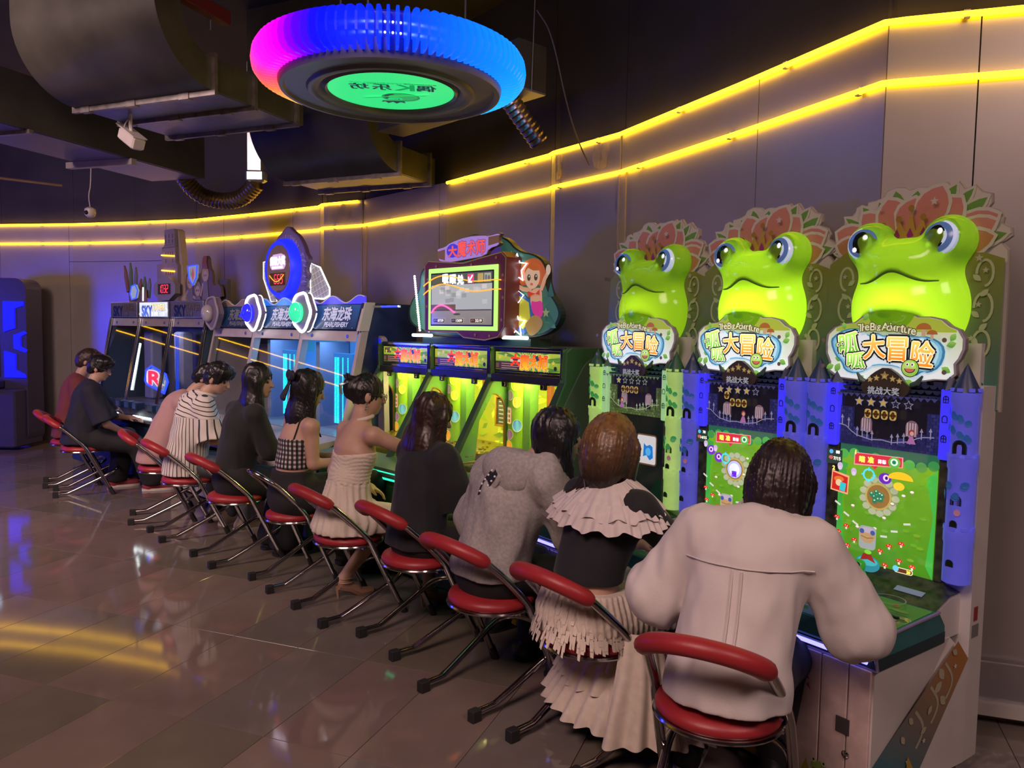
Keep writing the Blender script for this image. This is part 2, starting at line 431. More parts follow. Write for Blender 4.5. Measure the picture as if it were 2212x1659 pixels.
M_trim = mat('tan_edge_trim', (.42, .33, .25), rough=.4)
# backing wall up to the ceiling
wb = MB()
for a, b in zip(WALL[:-1], WALL[1:]):
    l = math.hypot(b[0] - a[0], b[1] - a[1]); nx, ny = -(b[1] - a[1]) / l, (b[0] - a[0]) / l
    p = [(a[0] + nx * .03, a[1] + ny * .03), (b[0] + nx * .03, b[1] + ny * .03), (b[0] + nx * .22, b[1] + ny * .22), (a[0] + nx * .22, a[1] + ny * .22)]
    wb.prism(p, 0, 4.45, 'z')
wall = wb.build('wall_back', M_dark); tag(wall, kind='structure')
seams = [wall_s(x) for x in (-420, -150, 5, 153, 361, 485, 632)] + [_cum[6], _cum[7], _cum[8]] + [wall_s(x) for x in (945,)] + [_cum[10], _cum[11], _cum[12]] + [wall_s(x) for x in (1617,)] + [_cum[14]] + [wall_s(x) for x in (2078, 2290)] + [_cum[-1]]
seams = sorted(seams)
for i, (s0, s1) in enumerate(zip(seams[:-1], seams[1:])):
    if s1 - s0 < .05: continue
    a, b = wall_at(s0 + .003), wall_at(s1 - .003); l = math.hypot(b[0] - a[0], b[1] - a[1]); nx, ny = -(b[1] - a[1]) / l, (b[0] - a[0]) / l
    prot = -0.012 if abs(s0 - _cum[7]) < .02 or abs(s0 - _cum[11]) < .02 else 0.0
    cuts = [(0.0, 3.06)]
    if i in (3,): cuts = [(0.0, 2.53), (2.536, 3.06)]
    for z0, z1 in cuts:
        mid = [wall_at(c, -prot) for c in _cum if s0 + .05 < c < s1 - .05]; mid2 = [wall_at(c, -.025) for c in _cum if s0 + .05 < c < s1 - .05]
        m = MB(); m.prism([(a[0] + nx * prot, a[1] + ny * prot)] + [q[:2] for q in mid] + [(b[0] + nx * prot, b[1] + ny * prot), (b[0] + nx * .025, b[1] + ny * .025)] + [q[:2] for q in reversed(mid2)] + [(a[0] + nx * .025, a[1] + ny * .025)], z0, z1, 'z')
        m.build('panel', M_panel, wall)
# vertical edge trims and the low kick board
def wall_strip(s0, s1, z0, z1, off, th):
    a, b = wall_at(s0, off), wall_at(s1, off); m = MB()
    l = math.hypot(b[0] - a[0], b[1] - a[1]); nx, ny = -(b[1] - a[1]) / l, (b[0] - a[0]) / l
    return m.prism([(a[0], a[1]), (b[0], b[1]), (b[0] + nx * th, b[1] + ny * th), (a[0] + nx * th, a[1] + ny * th)], z0, z1, 'z')
for k, (s, w) in enumerate(((_cum[8], .075), (_cum[12], .075))):
    t = wall_strip(s + .004, s + w, 0, 2.78, .012, .02).build('trim_%d' % (k + 1), M_trim); tag(t, kind='structure')
    wall_strip(s - .012, s + .004, 0, 2.78, .02, .03).build('edge', mat('bright_trim_lip', (.6, .5, .42), rough=.25, metal=.5), t)
M_alu = mat('silver_kick_plate', (.55, .55, .58), rough=.28, metal=.8, bump=.25, bscale=25)
bs = MB()
a, b = wall_at(_cum[14] + .2, .02), wall_at(_cum[-1] - .05, .02); nx, ny = (b[1] - a[1]), -(b[0] - a[0]); l = math.hypot(nx, ny); nx, ny = nx / l, ny / l
bs.prism([a[:2], b[:2], (b[0] + nx * .02, b[1] + ny * .02), (a[0] + nx * .02, a[1] + ny * .02)], .10, .27, 'z')
kb = bs.build('baseboard_right', M_alu); tag(kb, kind='structure')
m = MB(); m.prism([(a[0] + nx * .02, a[1] + ny * .02), (b[0] + nx * .02, b[1] + ny * .02), (b[0] + nx * .05, b[1] + ny * .05), (a[0] + nx * .05, a[1] + ny * .05)], .045, .10, 'z'); m.build('ledge', mat('pale_ledge', (.5, .45, .42), rough=.45), kb)
p0 = (a[0] + nx * .05 + .62 * (b[0] - a[0]) / 3, a[1] + ny * .05 + .62 * (b[1] - a[1]) / 3)
m = MB(); m.tube([(p0[0], p0[1], .14), (p0[0] + .5, p0[1] - .17, .14)], .028, 10); m.build('pipe', mat('dull_steel_pipe', (.3, .29, .3), rough=.3, metal=.8), kb, True)

# floor: slab and single tiles
M_floor = mat('floor_slab', (.05, .042, .04), rough=.4)
m = MB(); m.box(-13, 7, -3.5, 13, -.08, -.009); floor = m.build('floor', M_floor); tag(floor, kind='structure')
def tile_mat(name, col, rough):
    mm = mat(name, col, rough=rough, var=.16, scale=2.2, spec=.5); return mm
TM = [tile_mat('polished_tile_warm', (.20, .150, .128), .07), tile_mat('polished_tile_grey', (.17, .142, .128), .065), tile_mat('polished_tile_olive', (.155, .130, .10), .075), tile_mat('polished_tile_rose', (.185, .132, .118), .07)]
an = -.3565; e1 = Vector((math.cos(an), math.sin(an))); e2 = Vector((-e1.y, e1.x)); T0 = Vector((-2.151, 3.513)); TW, TL = .411, .796
tmesh = []
for tm in TM:
    mb = MB(); g = .0012; mb.box(g, TW - g, g, TL - g, -.008, 0, .0012); me = mb.mesh('tile'); me.materials.append(tm); tmesh.append(me)
far = []
def inside_room(p):
    for i in range(len(WALL) - 1):
        a, b = WALL[i], WALL[i + 1]
        if min(a[0], b[0]) - .001 <= p.x <= max(a[0], b[0]) + .001:
            y = a[1] + (b[1] - a[1]) * (p.x - a[0]) / (b[0] - a[0] + 1e-9); return p.y < y - .02
    return p.y < 11
cand = []
for i in range(-26, 24):
    for j in range(-14, 16):
        c = T0 + e1 * (i + .5) * TW + e2 * (j + .5) * TL
        if not inside_room(c) or c.y < -2.6 or c.x < -11 or c.x > 4.2: continue
        k = abs(c.x) - .66 * c.y
        cand.append((0 if (c.y > 1.9 and k < .75) else 1, c.length, i, j))
cand.sort(); rest = MB()
for n, (out, _d, i, j) in enumerate(cand):
    o2 = T0 + e1 * i * TW + e2 * j * TL; h = (i * 7349 + j * 9151 + i * j * 31) % 17
    k = 0 if h < 6 else 1 if h < 11 else 2 if h < 14 else 3
    if n < 285 and not out:
        o = bpy.data.objects.new('tile', tmesh[k]); COL.objects.link(o); o.parent = floor; o.location = (o2.x, o2.y, 0); o.rotation_euler = (0, 0, an)
    else:
        rest.M = Matrix.Translation((o2.x, o2.y, 0)) @ Matrix.Rotation(an, 4, 'Z'); rest.m = k; rest.box(.0012, TW - .0012, .0012, TL - .0012, -.008, 0)
ro = rest.build('floor_tiling', TM, floor); ro['kind'] = 'stuff'

# ceiling and the unseen sides of the hall
m = MB(); m.box(-13, 7, -3.5, 13, 4.45, 4.6); ceil = m.build('ceiling', M_dark); tag(ceil, kind='structure')
M_hall = mat('hall_wall_paint', (.10, .08, .10), rough=.7)
for nm, bx in (('wall_left', (-13, -12.8, -3.5, 13, 0, 4.45)), ('wall_front', (-13, 7, -3.5, -3.3, 0, 4.45)), ('wall_right', (6.8, 7, -3.5, 2.4, 0, 4.45))):
    m = MB(); m.box(*bx); tag(m.build(nm, M_hall), kind='structure')

# ================================================================== LED STRIPS ON THE WALL
M_ledY = mat('yellow_led_near', (1, .62, .05), rough=.4, emit=8.0, ecol=(1.0, .54, .010), var=0)
M_clip = mat('clear_clip', (.6, .5, .35), rough=.3)
def led(label, s0, s1, z, extra=()):
    P = [];
    ss = sorted([s0, s1] + [c for c in _cum if s0 < c < s1] + [s0 + (s1 - s0) * k / 20 for k in range(1, 20)])
    for s in ss: q = wall_at(s, .026); P.append((q[0], q[1], z))
    o = MB().tube(P, .0145, 8).build('led_strip', M_ledY, None, True); tag(o, label, 'light strip', 'yellow light strips on the wall'); c = MB()
    for s in np.arange(s0 + .3, s1 - .1, .9):
        q = wall_at(s, .012); c.M = Matrix.Translation((q[0], q[1], z)) @ Matrix.Rotation(math.atan2(q[3], q[2]), 4, 'Z'); c.box(-.012, .012, -.022, .0, -.017, .017)
    c.build('clip', M_clip, o)['kind'] = 'stuff'; return o
led('upper yellow LED strip above the sky tower and pearl cabinets, ending at the duct', wall_s(-330), wall_s(774), 3.045)
led('upper yellow LED strip from the duct to past the tall frog cabinets', wall_s(966), _cum[-1] - .8, 3.045)
led('short lower yellow LED strip above the dark blue-lit cabinet', wall_s(-330), wall_s(156.5), 2.785)
led('long lower yellow LED strip running behind the tower sign to the frog cabinets', wall_s(160), _cum[-1] - .8, 2.785)

# bits of clear tape and film hanging by the strips
M_film = mat('clear_film', (.55, .45, .32), rough=.15, alpha=.35, spec=.8)
def film(label, px, z0, z1, w):
    s = wall_s(px); m = MB(); n = 6
    for i in range(n):
        for j in range(3): pass
    vs = []; fs = []
    for i in range(n + 1):
        for j in range(4):
            q = wall_at(s + w * (i / n - .5), .03 + .02 * math.sin(i * 1.7 + j * 1.1)); vs.append((q[0], q[1], z1 - (z1 - z0) * j / 3 * (1 - .35 * abs(i / n - .5))))
    for i in range(n):
        for j in range(3): fs.append((i * 4 + j, i * 4 + j + 1, i * 4 + j + 5, i * 4 + j + 4))
    o = m.add(vs, fs).build('plastic_film', M_film, None, True); tag(o, label, 'plastic film', 'scraps of clear film by the light strips'); return o
film('crumpled clear film on the wall above the pearl cabinet', 735, 2.82, 3.03, .34)
film('clear film scrap hanging between the strips above the showgirl sign', 1203, 2.82, 3.02, .05)
film('pointed clear film scrap near the wall trim by the smallest frog', 1293, 2.83, 3.01, .14)
m = MB(); q = wall_at(wall_s(1316), .008); m.M = Matrix.Translation((q[0], q[1], 2.05)) @ Matrix.Rotation(math.atan2(q[3], q[2]), 4, 'Z') @ Matrix.Rotation(.12, 4, 'Y'); m.box(-.06, .06, -.004, 0, -.012, .012)
tag(m.build('tape_strip', mat('grey_cloth_tape', (.10, .10, .11), rough=.6)), 'short strip of dark grey tape on the wall left of the smallest frog', 'tape')
m = MB(); q = wall_at(wall_s(1322), .008); m.M = Matrix.Translation((q[0], q[1], 2.64)) @ Matrix.Rotation(math.atan2(q[3], q[2]), 4, 'Z'); m.box(-.09, .02, -.003, 0, -.016, .010); m.box(.0, .03, -.004, 0, -.12, .0)
tag(m.build('masking_tape', mat('pale_masking_tape', (.55, .45, .33), rough=.6)), 'pale masking tape under the lower strip by the wall trim', 'tape')

# the same strips carry on along the far side wall of the hall
for z in (2.785, 3.045):
    o = MB().tube([(-12.78, -3.2, z), (-12.78, 4, z), (-12.78, 12.4, z)], .0125, 8).build('led_strip', M_ledY, None, True); tag(o, '%s yellow LED strip on the hall side wall, mirrored in the glass' % ('upper' if z > 3 else 'lower'), 'light strip', 'strips on the hall side wall')
# ================================================================== RING LAMP
LC = Vector((-.70, 4.44, 2.975))
M_shell = mat('lamp_underside', (.16, .155, .18), rough=.38, var=.04)
t = thing('ring_lamp', 'big round pendant lamp with glowing rainbow fins and a green club sign', 'lamp', LC); t.scale = (.955, .955, 1)
MB().lathe([(.40, .03), (.42, .012), (.46, .0), (.475, .004), (.485, .02), (.50, .022), (.60, .022), (.612, .006), (.632, .006), (.642, .03), (.642, .10)], 96).build('base_plate', M_shell, t, True)
MB().lathe([(.36, .028), (.378, .012), (.40, .03)], 64).build('inner_rim', mat('lamp_inner_rim', (.10, .11, .12), rough=.3), t, True)
MB().lathe([(.57, .03), (.60, .04), (.60, .235), (.56, .26), (.0, .27)], 64).build('light_core', mat('blue_led_core', (.01, .012, .1), rough=.4, emit=.55, ecol=(.005, .01, .6), var=0), t, True)
A = Art(lambda a, b, k: (a, b, .024 - k), .0004)
G1, G2, G3 = (.03, .78, .22), (.01, .30, .10), (.02, .06, .06)
A.poly(circ(0, 0, .372, 64), G1)
A.text('OU K BILLIARDS CLUB', -.04, -.152, .020, G2, bold=.02, w=.34)
# the sign reads from the far side: lettering turned by half a turn
def up(f): return f
AT = Art(lambda a, b, k: (-a * math.cos(.10) - b * math.sin(.10) * -1, -b * math.cos(.10) - a * math.sin(.10), .0236 - k), .0004)
for i, (ch, cl) in enumerate((('偶', G3), ('K', G2), ('乐', G3), ('坊', G3))):
    AT.text(ch, -.205 + i * .128, .088, .105, cl, bold=.03, w=.108)
AT.text('OU K BILLIARDS CLUB', .09, .165, .020, G2, bold=.01, w=.27)
AT.rect(-.26, -.08, .155, .175, G2); AT.text('台球俱乐部', -.17, .165, .014, G1, w=.15)
AT.poly(circ(-.05, -.09, .115, 32, .085), G2); AT.poly(circ(-.05, -.085, .10, 32, .07), (.015, .48, .13)); AT.poly(arc(-.05, -.085, .10, -.6, 1.1, 10, .07) + arc(-.05, -.085, .075, 1.1, -.6, 10, .05), G3)
AT.poly(circ(-.015, -.125, .045, 24, .027), G1); AT.text('K', -.015, -.125, .030, G2, bold=.02, w=.055)
AT.line([(-.22, -.02), (.16, -.115)], .010, G1); AT.line([(-.20, -.03), (.17, -.122)], .008, G2)
AT.poly([(-.07, -.16), (-.075, -.20), (-.045, -.18), (-.02, -.215), (0, -.18), (.03, -.21), (.045, -.175), (.07, -.19), (.06, -.155)], G3)
sg = A.build('sign_face', t, emit=.95, rough=.3); AT.build('sign_print', t, emit=.75, rough=.3)
# fins: one flat rounded blade each, coloured round the ring
fin = MB(); pr = [(.615, .045), (.66, .035), (.715, .038), (.755, .055), (.778, .085), (.785, .125), (.778, .17), (.755, .205), (.715, .225), (.66, .235), (.60, .23)]
fin.prism([(r, z) for r, z in pr], -.0065, .0065, 'y'); fm = fin.mesh('fin'); fm.materials.append(obj_color_mat('glowing_fin', 1.15))
stops = [(-90, (.003, .02, 1.0)), (-112, (.004, .004, .85)), (-122, (.10, .0, .95)), (-132, (.62, 0, .95)), (-148, (.95, .01, .62)), (-165, (.95, .06, .18)), (-182, (.95, .16, .06)), (-205, (.9, .45, .08)), (-232, (.5, .75, .12)), (-262, (.1, .55, .4)), (-285, (.05, .6, .5)), (-312, (.01, .42, .85)), (-345, (.005, .33, .95)), (-375, (.005, .25, 1.0)), (-405, (.004, .16, 1.0)), (-430, (.003, .06, 1.0)), (-450, (.003, .02, 1.0))]
def ringcol(d):
    d = (d + 90) % 360 - 90 - 360
    d = -((-d - 90) % 360) - 90
    for (a, ca), (b, cb) in zip(stops[:-1], stops[1:]):
        if b <= d <= a:
            k = (a - d) / (a - b); return tuple(x + (y - x) * k for x, y in zip(ca, cb))
    return stops[0][1]
NF = 96
for i in range(NF):
    dg = -90 - 360 * i / NF; o = bpy.data.objects.new('fin', fm); COL.objects.link(o); o.parent = t; o.rotation_euler = (0, 0, math.radians(dg)); o.color = (*ringcol(dg), 1)
dots = MB()
for i in range(40):
    for k in range(3):
        a = math.radians(-90 + (i - 20) * 3.75 + 1.9); dots.ball((.604 * math.cos(a), .604 * math.sin(a),   .085 + .05 * k), .006, 6, 4)
dots.build('led_dots', mat('led_dot', (.6, .8, 1), emit=6, ecol=(.5, .75, 1), var=0), t, kind='stuff')
for k in range(3):
    a = k * 2.094 + .4; MB().tube([(.45 * math.cos(a),   .45 * math.sin(a), .25), (.45 * math.cos(a), .45 * math.sin(a), 1.45)], .006, 6).build('hanger_rod', mat('grey_rod', (.25, .25, .28), rough=.4, metal=.6), t)

# ================================================================== AIR DUCTS
M_duct = mat('painted_duct_dark', (.055, .05, .045), rough=.42, var=.25, scale=4, bump=.1, bscale=12)
M_ductside = mat('galvanised_duct_side', (.13, .125, .085), rough=.38, metal=.5, var=.2, scale=5)
M_flange = mat('steel_flange', (.30, .27, .27), rough=.35, metal=.7, var=.3, scale=14)
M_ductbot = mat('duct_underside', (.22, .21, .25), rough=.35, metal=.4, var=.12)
def duct(label, o, wdir, width, height, run, R, flanges, zb, top=4.45):
    """o: near right corner of the lower elbow flange; x along the flange to the left, y along the run"""
    ang = math.atan2(wdir[1], wdir[0]); t = thing('air_duct', label, 'duct', (o[0], o[1], zb), ang)
    W = width; H = height
    def prof(y0=0):
        out = [(-(R) + R * (1 - math.sin(a)) - 0, 0) for a in ()]
        return out
    # elbow: section swept from horizontal (y=0) backwards and up
    oc = [(-R * math.sin(a), R - R * math.cos(a)) for a in np.linspace(0, PI / 2, 14)]; ic = [(-(R - H) * math.sin(a), R - (R - H) * math.cos(a)) for a in np.linspace(0, PI / 2, 14)]
    oc.append((-R, top - zb)); ic.append((-(R - H), top - zb)); n = len(oc)
    sk = MB()
    for x0, x1, C, nm in ((-W, 0, oc, 'o'), (-W, 0, ic, 'i')):
        vs = [(x, y, z) for (y, z) in C for x in (x0, x1)]; sk.add(vs, [(2 * i, 2 * i + 1, 2 * i + 3, 2 * i + 2) for i in range(n - 1)])
    sk.build('elbow', M_duct, t, True)
    for x in (-W, 0):
        sd = MB(); vs = [(x, *p) for p in oc] + [(x, *p) for p in ic]; sd.add(vs, [(i, i + 1, n + i + 1, n + i) for i in range(n - 1)]); sd.build('cheek', M_ductside, t)
    r = MB(); r.box(-W, 0, 0, run, 0, H); r.f.pop(3); r.mi.pop(); rn = r.build('straight_run', M_ductside, t)
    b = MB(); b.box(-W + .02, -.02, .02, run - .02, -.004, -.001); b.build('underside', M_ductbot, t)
    for y in flanges:
        f = MB(); f.box(-W - .03, .03, y - .015, y + .015, -.035, .0); f.box(-W - .03, .03, y - .015, y + .015, H, H + .03); f.box(0, .03, y - .015, y + .015, 0, H); f.box(-W - .03, -W, y - .015, y + .015, 0, H)
        for k in (.22, .6, .95): f.box(-W * k, -W * k + .09, y - .022, y + .022, -.042, .004)
        f.build('flange', M_flange, t)
    return t
duct('large dark elbow duct with three flanges beside the ring lamp', (-2.098, 5.488), (.922, -.388), 1.34, .22, .98, .50, (0.0, .40, .88), 3.30)
duct('further dark elbow duct entering the wall above the pearl cabinet', (-1.03, 6.94), (.905, -.427), 1.26, .24, .62, .50, (0.0, .5), 3.05)
t = thing('air_duct', 'long plain dark duct under the ceiling at the side of the blue cabinet', 'duct', (-4.05, 6.75, 3.2), math.atan2(1.9, .62) - PI / 2)
m = MB(); m.box(-.34, .34, -2.6, 1.62, 0, .42); m.build('straight_run', M_duct, t)
m = MB(); m.box(-.31, .31, -2.6, 1.58, -.004, -.001); m.build('underside', mat('violet_light_on_duct', (.16, .13, .22), rough=.4), t)  # violet light on the duct bottom, put into this sheet's colour
m = MB(); m.box(-.42, .36, .62, .68, -.06, -.005); m.build('hanger_bar', mat('pale_bar', (.5, .44, .42), rough=.5), t)
m = MB(); m.box(-.36, .36, -.42, -.38, -.03, 0); m.build('flange', M_flange, t)
def hose(label, path, r, col):
    P = smooth_path(path, 3); L = [0]
    for a, b in zip(P[:-1], P[1:]): L.append(L[-1] + math.dist(a, b))
    n = int(L[-1] / .013); Q = []; R = []
    for i in range(n + 1):
        s = L[-1] * i / n; j = max(k for k in range(len(L)) if L[k] <= s + 1e-9); j = min(j, len(P) - 2); tt = (s - L[j]) / (L[j + 1] - L[j] + 1e-9)
        Q.append(tuple(x + (y - x) * tt for x, y in zip(P[j], P[j + 1]))); R.append(r * (1 + .09 * (i % 3 == 0) - .03 * (i % 3 == 1)))
    t = MB().tube(Q, R, 14).build('flexible_hose', mat('foil_hose_' + col, (.30, .22, .12) if col == 'brass' else (.30, .22, .20), rough=.3, metal=.85, var=.2, scale=20), None, True, 25)
    return tag(t, label, 'hose')
hose('curved ribbed foil hose hanging from the long dark duct', [(-3.56, 8.25, 3.36), (-3.45, 8.45, 3.10), (-3.22, 8.55, 3.02), (-2.95, 8.50, 3.04), (-2.76, 8.42, 3.20)], .085, 'brass')
m = MB(); m.box(-2.86, -2.66, 8.34, 8.48, 3.21, 3.33, .02); m.box(-2.84, -2.70, 8.36, 8.46, 3.33, 4.45)
tag(m.build('vent_collar', mat('torn_silver_collar', (.45, .5, .55), rough=.3, metal=.6)), 'silver collar at the end of the curved foil hose', 'vent')
t = thing('air_duct', 'dark duct box above the ring lamp with a teal clamp bar', 'duct', (-.02, 5.3, 3.25), math.atan2(-.33, .30))
m = MB(); m.box(-1.5, .16, -.11, .14, 0, .30); m.build('straight_run', M_duct, t)
m = MB(); m.box(-.16, .02, -.125, -.112, -.03, .03, .004); m.build('clamp_bar', mat('teal_bar', (.05, .25, .25), rough=.5), t)
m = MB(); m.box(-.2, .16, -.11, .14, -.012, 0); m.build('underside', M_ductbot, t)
hose('short foil hose dropping from the duct box right behind the ring lamp', [(-.06, 5.33, 3.24), (.02, 5.38, 3.14), (.12, 5.42, 3.02), (.16, 5.44, 2.97)], .065, 'rose')
m = MB(); m.tube([(.095, 5.18, 3.24), (.12, 5.18, 4.45)], .004, 6); tag(m.build('hanger_wire', mat('steel_wire', (.4, .36, .36), rough=.4, metal=.7)), 'thin vertical wire holding the duct box by the ring lamp', 'wire')
m = MB(); m.tube([(.0, 4.6, 3.62), (.01, 4.6, 4.45)], .012, 8); tag(m.build('hanger_rod', mat('grey_hanger', (.3, .28, .32), rough=.5)), 'short grey rod hanging from the ceiling beside the ring lamp', 'rod')
m = MB(); m.tube(smooth_path([(.12, 5.18, 3.75), (.22, 5.2, 3.62), (.33, 5.3, 3.2), (.42, 5.4, 2.98), (.52, 5.6, 2.86)], 3), .005, 6); tag(m.build('hanging_cable', mat('dark_cable', (.10, .08, .08), rough=.5), None, True), 'loose dark cable hanging down to the wall strip', 'cable')
m = MB(); m.box(-.04, .04, -1.1, .42, 0, .10, .006); m.M = Matrix.Identity(4); o = m.build('steel_beam', mat('red_oxide_paint', (.22, .03, .03), rough=.5)); o.location = (-2.33, 5.62, 3.93); o.rotation_euler = (0, 0, -.34); tag(o, 'red painted steel bar under the ceiling above the elbow duct', 'beam')
m = MB(); m.tube([(-2.27, 5.9, 3.86), (-2.27, 5.9, 4.45)], .008, 6); tag(m.build('threaded_rod', mat('bright_rod', (.5, .5, .52), rough=.3, metal=.8)), 'thin rod through the red steel bar', 'rod')
m = MB(); m.tube([(-7.4, 8.9, 3.46), (-5.75, 10.0, 3.42)], .018, 8); tag(m.build('conduit_pipe', mat('copper_pipe', (.35, .22, .15), rough=.35, metal=.6), None, True), 'thin copper coloured pipe near the ceiling above the blue cabinet', 'pipe')
m = MB(); m.tube([(-4.55, 5.9, 3.55), (-4.55, 5.9, 4.45)], .02, 8); tag(m.build('drop_pipe', mat('dark_drop_pipe', (.10, .09, .10), rough=.5)), 'dark vertical pipe dropping from the ceiling at the photo edge', 'pipe')
# cameras
t = thing('security_camera', 'white box camera hanging under the large elbow duct', 'camera', (-2.98, 6.12, 3.30))
M_wh = mat('white_plastic', (.62, .56, .54), rough=.4)
m = MB(); m.M = Matrix.Translation((.02, -.02, -.20)) @ Matrix.Rotation(math.radians(-38), 4, 'Z') @ Matrix.Rotation(math.radians(28), 4, 'Y'); m.box(-.14, .12, -.05, .05, -.045, .045, .012); m.build('body', M_wh, t)
m2 = MB(); m2.M = m.M; m2.box(-.19, .12, -.056, .056, .046, .056, .003); m2.build('sun_hood', M_wh, t)
m3 = MB(); m3.M = m.M; m3.lathe([(.0, .006), (.028, .006), (.028, -.004)], 16, (-.14, 0, 0), axis='x'); m3.build('lens', mat('black_glass', (.01, .01, .012), rough=.1), t)
MB().tube([(0, 0, 0), (0, 0, -.09), (.02, -.02, -.16)], .014, 8).build('bracket', M_wh, t, True)
MB().tube(smooth_path([(.0, 0, -.02), (-.06, .0, -.1), (-.03, .02, -.18), (.06, .03, -.2)], 2), .005, 6).build('cable', M_wh, t, True)
t = thing('dome_camera', 'small white camera on a wire above the blue cabinet', 'camera', (-5.13, 9.5, 3.02))
MB().lathe([(0, -.065), (.03, -.063), (.055, -.04), (.065, 0), (.06, .04), (.03, .06), (0, .062)], 20).build('body', M_wh, t, True)
MB().ball((-.015, -.055, -.01), .026, 12, 8).build('lens', mat('black_glass', (.01, .01, .012)), t, True)
MB().tube(smooth_path([(0, 0, .06), (-.02, 0, .2), (.01, .02, .35), (.0, .05, 1.43)], 2), .006, 6).build('cable', M_wh, t)
# ================================================================== FROG CABINETS
FA = -.9458; FR = Vector((math.cos(FA), math.sin(FA))); FC3 = Vector((1.531, 3.149))
M_white = mat('white_powder_coat', (.62, .58, .56), rough=.42, var=.04)
M_pink = mat('pink_washed_board', (.62, .46, .43), rough=.5, var=.14, scale=18)
M_blk = mat('satin_black', (.012, .012, .014), rough=.35)
M_chrome = mat('chrome', (.62, .62, .64), rough=.12, metal=1.0, var=.05)
M_steel = mat('dull_steel', (.30, .30, .32), rough=.3, metal=.9)
def lamp_plastic(name, col, emit): return mat(name, col, rough=.3, emit=emit, ecol=col, var=.10, scale=16)
WHITE, BLACK = (.9, .9, .88), (.012, .012, .012)
def frog_sdf(P):
    d = s_ell(P, (0, 0, 1.80), (.240, .165, .235))
    d = _smin(d, s_ell(P, (0, -.02, 1.98), (.205, .13, .10)), .06)
    for sx in (-1, 1):
        d = _smin(d, s_ell(P, (sx * .158, -.025, 2.062), (.098, .105, .100)), .035)
    d = _smin(d, s_ell(P, (0, -.075, 1.985), (.13, .07, .055)), .08)
    x = P[:, 0]; mz = 1.918 + .030 * np.cos(x / .145 * PI) + .01 * np.cos(x / .145 * 3 * PI); th = np.where(np.abs(x) < .165, 1.0, np.exp(-((np.abs(x) - .165) / .012) ** 2))
    for sx in (-1, 1): d = d + .006 * np.exp(-(((x - sx * .034) / .012) ** 2 + ((P[:, 2] - 2.005) / .005) ** 2)) * (P[:, 1] < 0)
    return np.maximum(d, P[:, 1] - .022)
_fv, _fq = sculpt(frog_sdf, (-.29, -.22, 1.55), (.29, .09, 2.19), .0085); _fv = relax(_fv, _fq, 2)
def glow_shell(name, col):
    m = bpy.data.materials.new(name); m.use_nodes = True; nt = m.node_tree; b = nt.nodes['Principled BSDF']; out = nt.nodes['Material Output']
    b.inputs['Base Color'].default_value = (*col, 1); b.inputs['Roughness'].default_value = .16; b.inputs['Coat Weight'].default_value = .4
    n = nt.nodes.new('ShaderNodeTexNoise'); n.inputs['Scale'].default_value = 3
    tr = nt.nodes.new('ShaderNodeBsdfTranslucent'); tr.inputs['Color'].default_value = (col[0] * 1.25, min(1, col[1] * 1.15), col[2], 1)
    mx = nt.nodes.new('ShaderNodeMixShader'); mx.inputs[0].default_value = .6
    nt.links.new(b.outputs[0], mx.inputs[1]); nt.links.new(tr.outputs[0], mx.inputs[2]); nt.links.new(mx.outputs[0], out.inputs[0]); return m
M_frog = glow_shell('translucent_frog_green', (.40, .78, .06))
M_eyew = mat('eye_white', (.75, .85, .95), rough=.15, emit=.35, ecol=(.5, .65, 1)); M_eyeb = mat('eye_black', (.012, .02, .015), rough=.08); M_eyer = mat('eye_ring_blue', (.12, .25, .55), rough=.2, emit=.15)
PM = lambda px, py: (.107 + (px - 790) * .00072, 2.28 - (py - 45) * .00074 + (1130 - px) * .000055)
PLATE = [PM(*p) for p in [(105, 1235), (105, 800), (122, 490), (145, 452), (125, 438), (133, 412), (160, 405), (138, 360), (133, 318), (150, 285), (188, 270), (188, 208), (240, 205), (258, 185), (265, 158), (300, 143), (332, 162), (338, 130), (400, 120), (440, 98), (452, 72), (505, 52), (560, 55), (592, 72), (640, 58), (700, 62), (740, 70), (795, 38), (825, 65), (860, 38), (895, 82), (950, 63), (985, 100), (1032, 112), (1036, 160), (1020, 183), (1072, 198), (1096, 238), (1092, 268), (1136, 290), (1142, 332), (1110, 358), (1092, 366), (1128, 402), (1132, 440), (1132, 1235)]]
